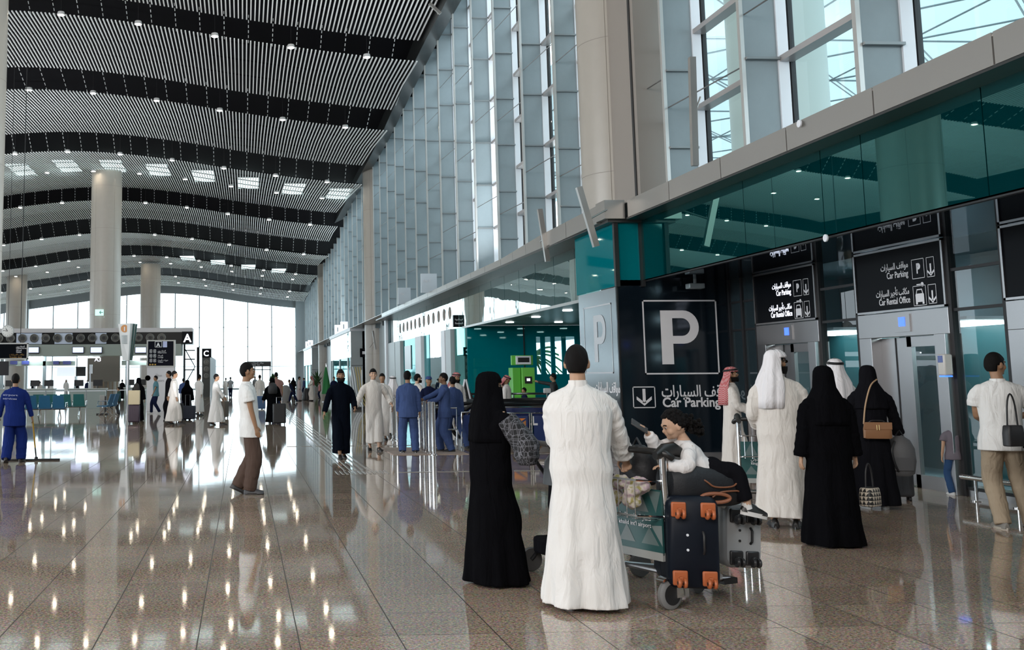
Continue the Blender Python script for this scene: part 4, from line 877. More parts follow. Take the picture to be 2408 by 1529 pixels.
k = MB(); k.cyl((cx, Y+.05, 0), (cx, Y+.05, c.z+.1), .065, n=16); k.lathe([(.11, 0), (.11, .04)], (cx, Y+.05, 0)); k.build('pole', M_STEEL, q)
# flight board on its white pillar
Y = 50.5; a = onY(345, 800, Y); b = onY(412, 863, Y); q = empty('direction_board', (0, 0, 0), 0, 'black direction board headed with an A, on a white pillar by island A', 'sign')
k = MB(); k.box((a.x, Y, b.z), (b.x, Y+.3, a.z)); k.build('sign_frame', mat('frame_pale', (.5, .5, .48)), q, smooth=False); k = MB(); k.box((a.x+.07, Y-.02, b.z+.06), (b.x-.09, Y, a.z-.06)); bd = k.build('board', mat('board_navy', (.003, .004, .010), .4, spec=.06), q, smooth=False)
k = MB(); k.box((a.x+.02, Y+.05, 0), (b.x-.05, Y+.4, b.z)); k.build('pillar', mat('pillar_white', (.62, .61, .63), .4), q, smooth=False)
def pix(u, v): return onY(u, v, Y-.03)
fn = lambda x, z: (x, Y-.03, z)
k = MB(); p = pix(364, 817); r_ = pix(381, 803); frame_rect(k, fn, p.x, r_.x, p.z, r_.z, .02, M_WHITE); p = pix(383, 817); r_ = pix(393, 803); poly(k, fn, [(p.x, p.z), (r_.x, p.z), (r_.x, r_.z), (p.x, r_.z)], mat('pictogram_lilac', (.45, .5, .75), .4))
for v in (826, 837, 848):
    for u in (352, 361): p = pix(u, v+4); r_ = pix(u+6, v-4); frame_rect(k, fn, p.x, r_.x, p.z, r_.z, .02, M_WHITE); poly(k, fn, [(p.x+.04, p.z+.04), (r_.x-.04, (p.z+r_.z)/2), (p.x+.04, r_.z-.04)], M_WHITE)
for u in (351, 357, 363): p = pix(u, 859); r_ = pix(u+4, 856); poly(k, fn, [(p.x, p.z), (r_.x, p.z), (r_.x, r_.z), (p.x, r_.z)], mat('pictogram_amber', (.5, .3, .05), .4))
k.build('symbols', M_WHITE, bd, smooth=False)
p = pix(368, 815); text('lettering', 'A', (p.x, Y-.035, p.z), (1, 0, 0), (0, 0, 1), .25, M_WHITE, bd, bold=.01)
for v, s, s2 in ((827, 'المغادرون', 'Departures'), (838, 'الصالة', 'Lounge'), (849, 'دورات المياه', 'Toilets')):
    p = pix(371, v); text('lettering', ar(s), (p.x, Y-.035, p.z), (1, 0, 0), (0, 0, 1), .10, M_WHITE, bd); p = pix(371, v+4); text('lettering', s2, (p.x, Y-.035, p.z), (1, 0, 0), (0, 0, 1), .09, M_WHITE, bd)
p = onY(362, 893, Y); text('lettering', ar('مطار'), (p.x, Y+.04, p.z+.15), (1, 0, 0), (0, 0, 1), .2, mat('logo_grey', (.3, .3, .32), .5), q); text('lettering', 'airport', (p.x, Y+.04, p.z-.1), (1, 0, 0), (0, 0, 1), .17, mat('logo_grey', (.3, .3, .32)), q)
k = MB(); k.lathe([(.1, 0), (.13, 0)], (p.x-.3, Y+.04, p.z+.08), 'y', n=14); k.build('logo_ring', mat('logo_grey', (.3, .3, .32)), q)
a = onY(224, 728, 73.75); b = onY(243, 742, 73.75); q = empty('exit_sign', (0, 0, 0), 0, 'small pale green exit sign on the big column over the check-in island', 'sign'); k = MB(); k.box((a.x, 73.7, b.z), (b.x, 73.92, a.z)); k.build('box', mat('exit_pale_green', (.5, .75, .68), .4, emit=(.55, .9, .82), es=.8), q, smooth=False)
k = MB(); fn = lambda x, z: (x, 73.69, z); cz = (a.z+b.z)/2; arrow(k, lambda x, z: (a.x+.42+(z-cz), 73.69, cz+(x-a.x-.42)), a.x+.42, cz, .26, mat('exit_green', (.02, .25, .18), .5)); k.build('symbol', None, q, smooth=False)
# thin stand with a small sign
p = onZ(211, 958); q = empty('sign_stand', (p.x, p.y, 0), 0, 'thin white stand with a small upright sign, beside the green seats', 'stand')
k = MB(); k.cyl((0, 0, 0), (0, 0, 1.9), .035, n=8); k.lathe([(.2, 0), (.2, .02)], n=14); k.build('pole', M_FRAMEW, q); k = MB(); k.box((-.05, -.03, 1.85), (.12, .03, 2.35)); k.build('plate', M_FRAMEW, q, smooth=False)
# seats
M_SEAT = mat('seat_teal_green', (.015, .12, .12), .45); M_SEATB = mat('seat_blue', (.012, .10, .20), .45)
def bench(x0, Y, n, m_, label, w_=.60, rz=0):
    q = empty('airport_bench', (x0, Y, 0), rz, label, 'bench')
    for j in range(n):
        x = j*w_
        k = MB(); k.rings([[(x+.03, -.02-.02*t, .42), (x+w_-.05, -.02-.02*t, .42), (x+w_-.05, .04, .42), (x+.03, .04, .42)] if False else [(x+.03+.02*t, -.02-.16*t, .42+.5*t), (x+w_-.05-.02*t, -.02-.16*t, .42+.5*t), (x+w_-.05-.02*t, .03-.16*t, .42+.5*t), (x+.03+.02*t, .03-.16*t, .42+.5*t)] for t in (0, .5, 1)]); k.build('backrest', m_, q, bevel=.01)
        k = MB(); k.box((x+.03, 0, .38), (x+w_-.05, .48, .43)); k.build('seat', m_, q, bevel=.01)
    for j in range(n+1):
        k = MB(); x = j*w_; k.tube([(x-.01, -.05, .45), (x-.01, .0, .62), (x-.01, .4, .62), (x-.01, .42, .42)], .018, n=6); k.build('armrest', M_CHROME, q)
    k = MB(); k.tube([(0, .2, .36), (n*w_, .2, .36)], .03, n=6); k.build('beam', M_CHROME, q)
    for x in (.5*w_, (n-.5)*w_): k = MB(); k.tube([(x, -.15, .01), (x, .2, .35), (x, .5, .01)], .025, n=6); k.build('leg', M_CHROME, q)
a = onY(155, 950, 42.5); bench(a.x-4*.55, 42.5, 4, M_SEATB, 'row of joined blue-green seats nearest the worker in overalls', .55)
a = onY(203, 950, 45.5); bench(a.x-2.3, 45.5, 4, M_SEAT, 'row of joined dark green seats behind the blue-green ones', .57)
a = onZ(262, 978); bench(a.x-.2, a.y, 2, M_SEATB, 'pair of striped blue seats seen from the side, left of the pylon', .55, 1.3)
# luggage scale / ticket machine
a = onZ(241, 975); q = empty('ticket_machine', (a.x, a.y, 0), 0, 'narrow upright machine on a flat foot beside the striped seats', 'machine'); k = MB(); k.box((-.12, -.1, .05), (.1, .12, .85)); k.build('body', mat('machine_grey', (.3, .3, .28), .4), q, bevel=.01); k = MB(); k.box((-.25, -.2, 0), (.25, .2, .05)); k.build('foot', M_BLACK, q, bevel=.01); k = MB(); k.box((.1, -.1, .1), (.16, .12, .8)); k.build('side_panel', M_BLACK, q, smooth=False)
# queue rails
for j, (u0, u1, Y) in enumerate(((60, 250, 51.5), (250, 345, 53.5))):
    a = onY(u0, 920, Y).x; b = onY(u1, 920, Y).x; q = empty('queue_barrier', (0, 0, 0), 0, ['long low queue rail behind the seats', 'short queue rail behind the pylon'][j], 'barrier')
    k = MB(); k.tube([(a, Y, .98), (b, Y, .98)], .025, n=6); k.build('rail', M_FRAMEW, q)
    for x in np.linspace(a, b, 5): k = MB(); k.cyl((x, Y, 0), (x, Y, 1.0), .03, n=8); k.build('post', M_CHROME, q)
# flag
p = onZ(763, 941); q = empty('flag_stand', (p.x, 70, 0), 0, 'plain green flag draped down its pole by the far entrance', 'flag')
q.location = (onY(766, 930, 66).x, 66, 0)
k = MB(); k.cyl((0, 0, 0), (.05, 0, 2.35), .025, n=8); k.lathe([(.25, 0), (.25, .04)], n=14); k.ball((.05, 0, 2.4), .05); k.build('pole', M_CHROME, q)
k = MB(); R = []
for t in np.linspace(0, 1, 10):
    ring = []
    for j in range(18):
        a = 2*PI*j/18; r = (.03+.38*t**.8)*(1+.18*math.sin(5*a+2*t)); ring.append((.03+r*math.cos(a)*.7, r*math.sin(a)*.5, 2.25-1.75*t))
    R.append(ring)
k.rings(R, cap=False); k.build('cloth', mat('flag_green', (.01, .17, .04), .7), q)
# potted plants
def plant(u, v, label, s=1.):
    p = onZ(u, v); q = empty('potted_plant', (p.x, p.y, 0), 0, label, 'plant'); k = MB(); k.lathe([(.2*s, 0), (.28*s, .5*s), (.25*s, .5*s), (.2*s, .45*s)], n=14); k.build('pot', mat('pot_grey', (.3, .3, .3), .5), q)
    k = MB(); rg = random.Random(int(u))
    for j in range(46):
        a = rg.uniform(0, 2*PI); L_ = rg.uniform(.4, 1.0)*s; e = rg.uniform(.5, 1.4); b0 = Vector((0, 0, .45*s+rg.uniform(0, .6)*s)); tip = b0+Vector((math.cos(a)*math.cos(e), math.sin(a)*math.cos(e), math.sin(e)))*L_
        md = (b0+tip)/2+Vector((0, 0, .1*s)); sd = Vector((-math.sin(a), math.cos(a), 0))*.07*s; k.quad([b0, md+sd, tip, md-sd])
    k.build('foliage', mat('plant_green', (.03, .11, .03), .6), q, smooth=False)
plant(486, 921, 'leafy potted plant standing before island C', 1.5); plant(746, 925, 'slender potted plant by the farther vestibule', 1.2); plant(640, 925, 'small leafy plant in front of the end window, behind the walking couple', 1.3)
# ================================================================== PEOPLE
V3 = Vector
def remesh(mb, name, vox, m, parent, it=3, fac=.5, keep=None):
    me = bpy.data.meshes.new('tmp'); me.from_pydata(mb.v, [], mb.f); me.update()
    o = bpy.data.objects.new('tmp', me); COL.objects.link(o)
    r = o.modifiers.new('r', 'REMESH'); r.mode = 'VOXEL'; r.voxel_size = vox
    s = o.modifiers.new('s', 'SMOOTH'); s.factor = fac; s.iterations = it
    dg = bpy.context.evaluated_depsgraph_get(); dg.update()
    nm = bpy.data.meshes.new_from_object(o.evaluated_get(dg)); bpy.data.objects.remove(o); bpy.data.meshes.remove(me)
    nm.name = name; nm.materials.clear(); nm.materials.append(m); nm.polygons.foreach_set('use_smooth', [True]*len(nm.polygons))
    q = bpy.data.objects.new(name, nm); COL.objects.link(q)
    if parent is not None: q.parent = parent
    return q
def sheet(grid, name, m, parent, th=.006, skip=None, wrap=False, off=1.):
    n = len(grid); k = len(grid[0]); vs = [p for r in grid for p in r]; fs = []
    for i in range(n-1):
        for j in range(k if wrap else k-1):
            if skip and skip(i, j): continue
            fs.append((i*k+j, i*k+(j+1) % k, (i+1)*k+(j+1) % k, (i+1)*k+j))
    me = bpy.data.meshes.new(name); me.from_pydata([tuple(v) for v in vs], [], fs); me.materials.append(m); me.polygons.foreach_set('use_smooth', [True]*len(me.polygons))
    o = bpy.data.objects.new(name, me); COL.objects.link(o); o.parent = parent
    s = o.modifiers.new('s', 'SOLIDIFY'); s.thickness = th; s.offset = off
    return o
def ik(a, c, l1, l2, pole):
    a = V3(a); c = V3(c); d = c-a; L = min(d.length, (l1+l2)*.999); u = d.normalized(); c = a+u*L
    x = (l1*l1-l2*l2+L*L)/(2*L); h = math.sqrt(max(l1*l1-x*x, 0)); p = V3(pole); p = (p-u*p.dot(u)).normalized()
    return a+u*x+p*h, c
def smooth_path(pts, rad, n=14):
    """Catmull-Rom through pts, radii interpolated"""
    P = [V3(p) for p in pts]; out = []; rr = []; m = len(P)-1
    for i in range(n+1):
        t = i/n*m; k = min(int(t), m-1); f = t-k
        p0 = P[max(k-1, 0)]; p1 = P[k]; p2 = P[k+1]; p3 = P[min(k+2, m)]
        q = .5*((2*p1)+(p2-p0)*f+(2*p0-5*p1+4*p2-p3)*f*f+(3*p1-p0-3*p2+p3)*f**3)
        out.append(q); rr.append(rad[k]*(1-f)+rad[k+1]*f)
    return out, rr
SKIN = {0: (.42, .25, .16), 1: (.30, .17, .10), 2: (.52, .33, .23), 3: (.20, .11, .065)}
def skin(i): return mat('skin_tone_%s' % 'abcd'[i], SKIN[i], .5, spec=.3)
def cloth(name, c, r=.85, b=.2, sc=350, sheen=0):
    if name in bpy.data.materials: return bpy.data.materials[name]
    m = mat(name, c, r, spec=.12 if max(c) > .05 else .03, bump=b, bscale=sc, sheen=sheen); nt = m.node_tree; N = nt.nodes; L = nt.links
    b0 = [n for n in N if n.type == 'BUMP'][0]; tc = [n for n in N if n.type == 'TEX_COORD'][0]
    mp = N.new('ShaderNodeMapping'); mp.inputs['Scale'].default_value = (7, 7, 2.2); n2 = N.new('ShaderNodeTexNoise'); n2.inputs['Scale'].default_value = 1.6; n2.inputs['Detail'].default_value = 3; n2.inputs['Distortion'].default_value = .8
    b2 = N.new('ShaderNodeBump'); b2.inputs['Strength'].default_value = .55; b2.inputs['Distance'].default_value = .05
    L.new(tc.outputs['Object'], mp.inputs[0]); L.new(mp.outputs[0], n2.inputs['Vector']); L.new(n2.outputs['Fac'], b2.inputs['Height']); L.new(b2.outputs[0], b0.inputs['Normal']); return m
M_THOBE = cloth('white_cotton', (.73, .71, .69)); M_THOBE2 = cloth('cream_cotton', (.66, .62, .58)); M_ABAYA = cloth('black_crepe', (.0035, .0035, .0045), .95)
M_ABAYA2 = cloth('black_crepe_soft', (.007, .007, .009), .95); M_NAVYT = cloth('navy_thobe', (.003, .0045, .009)); M_UNI = cloth('uniform_blue', (.05, .082, .20)); M_OVER = cloth('overall_royal_blue', (.007, .020, .13))
M_TSH = cloth('white_tshirt', (.74, .74, .73)); M_KHAKI = cloth('khaki_twill', (.36, .29, .21)); M_BROWN = cloth('brown_trousers', (.085, .056, .045)); M_HAIR = mat('black_hair', (.005, .004, .004), .6, spec=.15, bump=.6, bscale=300)
M_SHOE = mat('dark_shoe', (.015, .014, .014), .4); M_SHOEG = mat('grey_sneaker', (.2, .19, .17), .6); M_SOLE = mat('white_sole', (.65, .65, .65), .5); M_NAVY = cloth('navy_cloth', (.01, .014, .04)); M_TEALS = cloth('teal_shirt', (.10, .22, .26))
M_WGH = cloth('white_headscarf', (.74, .72, .74), .8, .15, 500)
def check_mat():
    m = bpy.data.materials.new('red_white_check'); m.use_nodes = True; nt = m.node_tree; b = nt.nodes['Principled BSDF']; N = nt.nodes; L = nt.links
    tc = N.new('ShaderNodeTexCoord'); ck = N.new('ShaderNodeTexChecker'); ck.inputs['Scale'].default_value = 65; ck.inputs[1].default_value = (.42, .03, .04, 1); ck.inputs[2].default_value = (.55, .34, .34, 1)
    L.new(tc.outputs['Object'], ck.inputs['Vector']); L.new(ck.outputs[0], b.inputs['Base Color']); b.inputs['Roughness'].default_value = .85; return m
M_SHEM = check_mat()

def headpts(rot, c, s):
    def T(p): return c+rot @ (V3(p)*s)
    return T
def add_hand(k, W, d, nrm, s, curl=.5, side=1, spread=.0, th=.6):
    d = d.normalized(); n = (nrm-d*nrm.dot(d)).normalized(); x = d.cross(n)*side
    T = lambda a, b, c: W+(x*a+d*b+n*c)*s
    k.rings([[T(.026*math.cos(t)*(1+.25*q)*(.9 if q == 0 else 1), .09*q-.01, .016*math.sin(t)) for t in np.linspace(0, 2*PI, 11)[:-1]] for q in (0, .35, .7, 1)])
    for i, L in enumerate((.070, .080, .075, .058)):
        bx = (-.030+.020*i)*-1; a = 0; p = (bx, .078, 0); P = [T(*p)]
        for j, f in enumerate((.45, .32, .23)):
            a += curl*(.55+.1*i)*(1.2 if j else .9); p = (p[0]*(1+spread*.1), p[1]+L*f*math.cos(a), p[2]-L*f*math.sin(a)); P.append(T(*p))
        k.tube(P, [.0095*s, .009*s, .0085*s, .0065*s], n=7)
    P = [T(.024, .01, -.004), T(.044, .035, -.012), T(.046+.01*(1-th), .062, -.022-.01*th), T(.036, .082, -.03-.012*th)]
    k.tube(P, [.012*s, .0115*s, .010*s, .0075*s], n=7)

def person(label, pos, rz, H=1.75, outfit=(), hands=None, feet=None, lean=(0, 0), head=(0, 0), sk=0, vox=.011, hip=.93, curl=(.5, .5), elbow=None, knee=None, seat=None, group=None,
           build=1.0, hem=.07, hemr=(.24, .19), hemoff=(0, 0), hair='short', folds=1., shoe=None, palm=None, neckdx=0, thin=0):
    """outfit: dict of garments. local +Y is the way the person faces."""
    s = H/1.75; o = empty('person', pos, rz, label, 'person', group); OF = dict(outfit); B = build
    far = vox > .016
    def S(p): return V3(p)*s
    pel = S((0, 0, hip)); nk = S((lean[0], lean[1], hip+.53)); up = (nk-pel).normalized()
    chest = pel+up*.35*s
    hc = nk+up*.05*s+S((neckdx, .02, .125)); R = Matrix.Rotation(head[0], 3, 'Z') @ Matrix.Rotation(head[1], 3, 'X')
    T = headpts(R, hc, s)
    sh = {-1: nk+S((-.178*B, -.005, -.055)), 1: nk+S((.178*B, -.005, -.055))}
    hands = hands or {}; feet = feet or {}
    HL = {}; EL = {}
    for q in (-1, 1):
        h = hands.get(q, (.26*q, .02, .80)); h = S(h)
        p = (elbow or {}).get(q, (.3*q, -1, -.2))
        e, w = ik(sh[q], h, .285*s, .255*s, p); EL[q] = e; HL[q] = w
    FT = {}; KN = {}; HP = {}
    for q in (-1, 1):
        f = feet.get(q, (.10*q, 0, 0)); f = S(f[:3]) if len(f) >= 3 else S((*f, 0))
        HP[q] = pel+S((.085*q, 0, -.03)); an = f+S((0, 0, .085)); kn, an2 = ik(HP[q], an, .43*s, .42*s, (knee or {}).get(q, (.1*q, 1, 0))); KN[q] = kn; FT[q] = an2
    # ---- body: one continuous surface
    k = MB(); n_ = 10
    k.ball((0, -.008, 0), (.074, .092, .108), M=None); Hk = MB()
    bodyparts = [((0, -.008, .012), (.075, .093, .105)), ((0, .022, -.055), (.053, .062, .062)), ((0, .088, -.008), (.012, .022, .026)), ((0, .066, .030), (.052, .024, .014)), ((.079, -.005, -.008), (.011, .020, .032)),
                 ((-.079, -.005, -.008), (.011, .020, .032)), ((0, .080, -.050), (.024, .012, .011)), ((0, .070, -.085), (.022, .018, .018)), ((.04, .05, -.025), (.028, .03, .03)), ((-.04, .05, -.025), (.028, .03, .03))]
    k = MB()
    for c, r in bodyparts:
        kk = MB(); kk.ball(c, r, n=16, k=12); k.add([T(v) for v in kk.v], kk.f)
    k.tube([T((0, -.015, -.04)), nk+S((0, -.01, .02)), nk+S((0, -.005, -.06))], [.052*s, .056*s, .09*s], n=12)
    # torso
    R_ = []
    for t, rx, ry in ((-.10, .13, .10), (0, .155, .105), (.15, .135, .095), (.32, .155, .105), (.46, .16, .10), (.51, .10, .07)):
        c = pel+up*t*s; R_.append([c+S((rx*B*.92*math.cos(a), ry*math.sin(a), 0)) for a in np.linspace(0, 2*PI, 17)[:-1]])
    k.rings(R_)
    for q in (-1, 1):
        P, r = smooth_path([sh[q]+S((-.03*q, 0, -.01)), (sh[q]+EL[q])/2, EL[q], (EL[q]+HL[q])/2, HL[q]], [.055*s, .045*s, .037*s, .034*s, .026*s], 12); k.tube(P, r, n=10)
        n = (palm or {}).get(q, (-q, 0, 0)); add_hand(k, HL[q], HL[q]-EL[q], V3(n)*-1, s, curl[0 if q < 0 else 1], -q)
        P, r = smooth_path([HP[q], (HP[q]+KN[q])/2, KN[q], KN[q]*.65+FT[q]*.35+S((0, -.012, 0)), FT[q]], [.085*s, .070*s, .050*s, .050*s, .036*s], 12); k.tube(P, r, n=10)
        fd = S((0, 1, 0)); k.tube([FT[q]+S((0, -.03, -.03)), FT[q]+S((0, .10, -.055))], [.034*s, .03*s], n=8)
    remesh(k, 'body', vox, skin(sk), o, 2)
    # ---- face details
    if not far and not OF.get('niqab'):
        for q in (-1, 1):
            kk = MB(); kk.ball((.031*q, .074, .008), (.013, .011, .0085), n=12, k=8); e = MB(); e.add([T(v) for v in kk.v], kk.f); eo = e.build('eye', mat('eye_white', (.5, .47, .45), .3), o)
            kk = MB(); kk.ball((.031*q, .083, .008), (.0058, .0035, .0062), n=10, k=6); e = MB(); e.add([T(v) for v in kk.v], kk.f); e.build('iris', M_BLACK, eo)
            kk = MB(); kk.tube([T((.014*q, .086, .026)), T((.032*q, .086, .032)), T((.05*q, .070, .026))], .0045*s, n=6); kk.build('eyebrow', M_HAIR, o)
    if OF.get('beard') and not far:
        G = []
        for i in range(11):
            v = -.044-.072*i/10; row = []
            for j in range(25):
                a = (j/24-.5)*2*1.95; fx = math.sin(a); fy = math.cos(a); w = .077*(1-max(0, (-v-.06))*4.5); dep = .03+.058*(1-max(0, -v-.085)*6); row.append(T((w*fx, (.0+dep*fy if fy > 0 else .0+.04*fy)+.012, v)))
            G.append(row)
        sheet(G, 'beard', M_HAIR, o, .012*s, skip=lambda i, j: 9 <= j <= 14 and i in (1, 2))
    if hair in ('short', 'long', 'receding'):
        G = []; M_ = 34; K_ = 20
        def keep(i, j):
            v = PI*(i+.5)/K_; a = 2*PI*(j+.5)/M_; z = math.cos(v); y = math.sin(v)*math.sin(a)
            front = 1/(1+math.exp(-(y-.25)*9)); lim = -.72*(1-front)+(.36 if hair != 'receding' else .66)*front
            if abs(y) < .3 and z < -.1 and abs(math.cos(a)) > .6: return False
            return z > lim
        for i in range(K_+1):
            v = PI*i/K_; row = []
            for j in range(M_):
                a = 2*PI*j/M_; w = 1+.025*math.sin(5*a+3*v)+.02*math.sin(9*a-5*v); q = (.079*math.sin(v)*math.cos(a)*w, -.012+.098*math.sin(v)*math.sin(a)*w, .014+.112*math.cos(v)*(1.03 if v < 1.2 else 1))
                row.append(T(q))
            G.append(row)
        sheet(G, 'hair', M_HAIR, o, .012*s, skip=lambda i, j: not keep(i, j), wrap=True, off=.6)
    # ---- garments
    rg = random.Random(int(pos[0]*97+pos[1]*13)); ph = [rg.uniform(0, 6.28) for _ in range(8)]
    def fold(a, z, zt):
        t = max(0, min(1, (zt-z)/zt)); A = folds*(.016+.11*t*t)
        w = A*(.55*math.cos(5*a+ph[0]+1.2*z)+.45*math.cos(8*a+ph[1]-1.5*z)+.3*math.cos(13*a+ph[2]))
        w += folds*.016*math.sin(9*z+3*a+ph[3])*math.sin(2.3*a+ph[4]+4*z)+folds*.009*math.sin(23*z-4*a+ph[5])
        return 1+w
    N_ = 44 if not far else 26
    def sleeves(k, r0, r1, r2, frac=1., wr=1.):
        for q in (-1, 1):
            k.ball(sh[q]+S((-.034*q, 0, -.028)), .066*s, n=16, k=12)
            P, r = smooth_path([sh[q]+S((-.075*q, 0, -.035)), sh[q]+(EL[q]-sh[q])*.18+S((-.012*q, 0, -.012)), sh[q]+(EL[q]-sh[q])*.5, EL[q], EL[q]+(HL[q]-EL[q])*.5, HL[q]+(EL[q]-HL[q])*(-.02 if OF.get('woman') else .05)], [.055*s*B, r0*.92*s, (r0+r1)/2*s, r1*s, (r1+r2)/2*s, r2*s], 28 if not far else 13)
            m = int(len(P)*frac); P = P[:m]; r = [x*(1+wr*(.05*math.sin(i*1.9+ph[6])+.035*math.sin(i*3.7+q))) for i, x in enumerate(r[:m])]
            k.tube(P, r, n=14)
    g = OF.get('robe')
    if g:
        k = MB(); R_ = []
        prof = [(1.505, .058, .062), (1.478, .080, .072), (1.458, .125*B, .084), (1.432, .168*B, .098), (1.39, .190*B, .115), (1.31, .190*B, .130), (1.2, .182*B, .136), (1.05, .172*B, .135), (.92, .182*B, .142)]
        if OF.get('wide'): prof = [(a, b*1.0, c*1.0) if a > 1.36 else (a, b*1.14, c*1.14) for a, b, c in prof]
        ztop = .92
        for z in np.linspace(.82, hem, 12 if far else 22): t = (.92-z)/(.92-hem); prof.append((z, .182*B+(hemr[0]-.182*B)*t**.9, .142+(hemr[1]-.142)*t**.9))
        zoff = hip-.93
        for z, rx, ry in prof:
            zz = z+zoff*min(1, z/.93)
            if z > .93: c = pel+up*(z-.93)*s; c.z = (zz)*s
            else: t = (.93-z)/.93; c = V3((pel.x+hemoff[0]*s*t*t, pel.y+hemoff[1]*s*t*t, zz*s))
            R_.append([c+V3((rx*s*math.cos(a), ry*s*math.sin(a), 0))*(fold(a, z, .95) if z < 1.4 else 1) for a in np.linspace(0, 2*PI, N_+1)[:-1]])
        R_.reverse(); k.rings(R_); sleeves(k, .074, .066, g[1] if len(g) > 1 else .062)
        for q in (-1, 1):
            lo = KN[q]+(FT[q]-KN[q])*max(.05, min(.8, (KN[q].z-(hem+.03)*s)/max(.01, KN[q].z-FT[q].z)))
            P, r = smooth_path([HP[q], (HP[q]+KN[q])/2, KN[q], lo], [.10*s, .098*s, .088*s, .092*s], 16); k.tube(P, r, n=14)
        remesh(k, 'robe' if OF.get('woman') else 'thobe', max(vox*.95, .009), g[0], o, 5 if not far else 2)
        if OF.get('collar'):
            k = MB(); c = nk+S((0, 0, .045)); k.rings([[c+S((rr*math.cos(a), rr*1.08*math.sin(a)-.004, zz)) for a in np.linspace(0, 2*PI, 21)[:-1]] for rr, zz in ((.066, -.03), (.063, .012), (.060, .014), (.060, -.02))]); k.build('collar', g[0], o)
    g = OF.get('shirt')
    if g:
        zl = g[3] if len(g) > 3 else .80
        k = MB(); R_ = []
        for z, rx, ry in ((zl, .200, .158), (.90, .198, .155), (1.0, .170, .130), (1.1, .168, .128), (1.22, .182*1.0, .132), (1.32, .190, .128), (1.39, .190, .114), (1.425, .168, .102), (1.455, .118, .085), (1.478, .07, .066)):
            c = pel+up*(z-.93)*s; R_.append([c+V3((rx*B*s*math.cos(a), ry*s*math.sin(a), 0))*(1+folds*(.018*math.sin(14*z+3*a+ph[0])*math.sin(2*a+ph[1])+.012*math.sin(25*z-5*a+ph[2]))) for a in np.linspace(0, 2*PI, N_+1)[:-1]])
        k.rings(R_)
        if g[1] == 'short': sleeves(k, .080, .088, .082, .50, .6)
        else: sleeves(k, .068, .058, .048)
        remesh(k, 'shirt', max(vox*.95, .009), g[0], o, 4)
        if g[1] != 'short' or True:
            k = MB(); c = nk+S((0, 0, .03)); k.rings([[c+S((rr*math.cos(a), rr*1.06*math.sin(a)-.004, zz)) for a in np.linspace(0, 2*PI, 21)[:-1]] for rr, zz in ((.072, -.025), (.066, .006), (.062, .006), (.062, -.02))]); k.build('collar', g[0], o)
    g = OF.get('trousers')
    if g:
        k = MB(); ql = g[1] if len(g) > 1 else .085
        k.rings([[pel+S((rx*B*math.cos(a), ry*math.sin(a), z)) for a in np.linspace(0, 2*PI, 25)[:-1]] for z, rx, ry in ((-.14, .15, .12), (-.06, .168, .135), (.02, .165, .13), (.09, .155, .12))])
        for q in (-1, 1):
            P, r = smooth_path([HP[q]+S((0, 0, -.02)), (HP[q]+KN[q])/2, KN[q], (KN[q]+FT[q])/2, FT[q]+S((0, -.01, -.035 if not g[2:] else g[2]))], [.105*s, .098*s, (ql+.01)*s, (ql+.002)*s, ql*.92*s], 30 if not far else 12)
            r = [x*(1+.045*math.sin(i*1.3+ph[0])*(i/len(r))+.04*math.sin(i*2.9+ph[1]+q)*(i/len(r))**2) for i, x in enumerate(r)]; k.tube(P, r, n=16)
        remesh(k, 'trousers', max(vox*.95, .009), g[0], o, 2)
    # shoes
    sm = shoe or (M_SHOE, M_SHOE)
    for q in (-1, 1):
        f = FT[q]-S((0, 0, .085)); tilt = (feet.get(q, (0, 0, 0, 0)) if len(feet.get(q, (0, 0, 0))) > 3 else (0, 0, 0, 0))[3]; yaw = (feet.get(q) if len(feet.get(q, ())) > 4 else (0, 0, 0, 0, -.15*q))[4]
        Mr = Matrix.Translation(f+S((0, 0, .085))) @ Matrix.Rotation(yaw, 4, 'Z') @ Matrix.Rotation(-tilt, 4, 'X') @ Matrix.Translation(-(f+S((0, 0, .085))))
        k = MB(); R_ = []
        for y, w, h in ((-.085, .022, .05), (-.06, .036, .085), (0, .038, .095), (.05, .040, .075), (.11, .047, .055), (.155, .045, .045), (.185, .025, .035)):
            R_.append([Mr @ (f+S((w*math.cos(a), y, .012+max(0, math.sin(a))*h+min(0, math.sin(a))*.004))) for a in np.linspace(0, 2*PI, 15)[:-1]])
        k.rings(R_); q1 = k.build('shoe', sm[0], o)
        k = MB(); k.rings([[Mr @ (f+S((w*math.cos(a), .05+.140*math.sin(a)*1.0, z))) for a in np.linspace(0, 2*PI, 21)[:-1]] for z, w in ((0, .044), (.022, .047))]); k.build('sole', sm[1], q1)
    # ---- headwear
    def drape(name, m, a0, a1, prof, skip=None, th=.006, amp=.04, kf=7, off=(0, 0, 0), cols=48):
        """prof rows: (z, rx, ry, cy) relative to head centre, angle measured from the back"""
        G = []
        for i, (z, rx, ry, cy) in enumerate(prof):
            row = []
            for j in range(cols+1):
                a = a0+(a1-a0)*j/cols; w = 1+amp*min(1, i/len(prof)*1.6)*math.sin(kf*a+ph[2]+.25*i)+amp*.5*(i/len(prof))*math.sin(kf*2.3*a+ph[3])
                row.append(T((rx*w*math.sin(a), cy-ry*w*math.cos(a), z)))
            G.append(row)
        return sheet(G, name, m, o, th*s, skip)
    top = [(.128, .012, .012, -.01), (.122, .045, .055, -.01), (.105, .070, .085, -.012), (.07, .088, .106, -.012), (.03, .094, .112, -.012)]
    g = OF.get('ghutra')
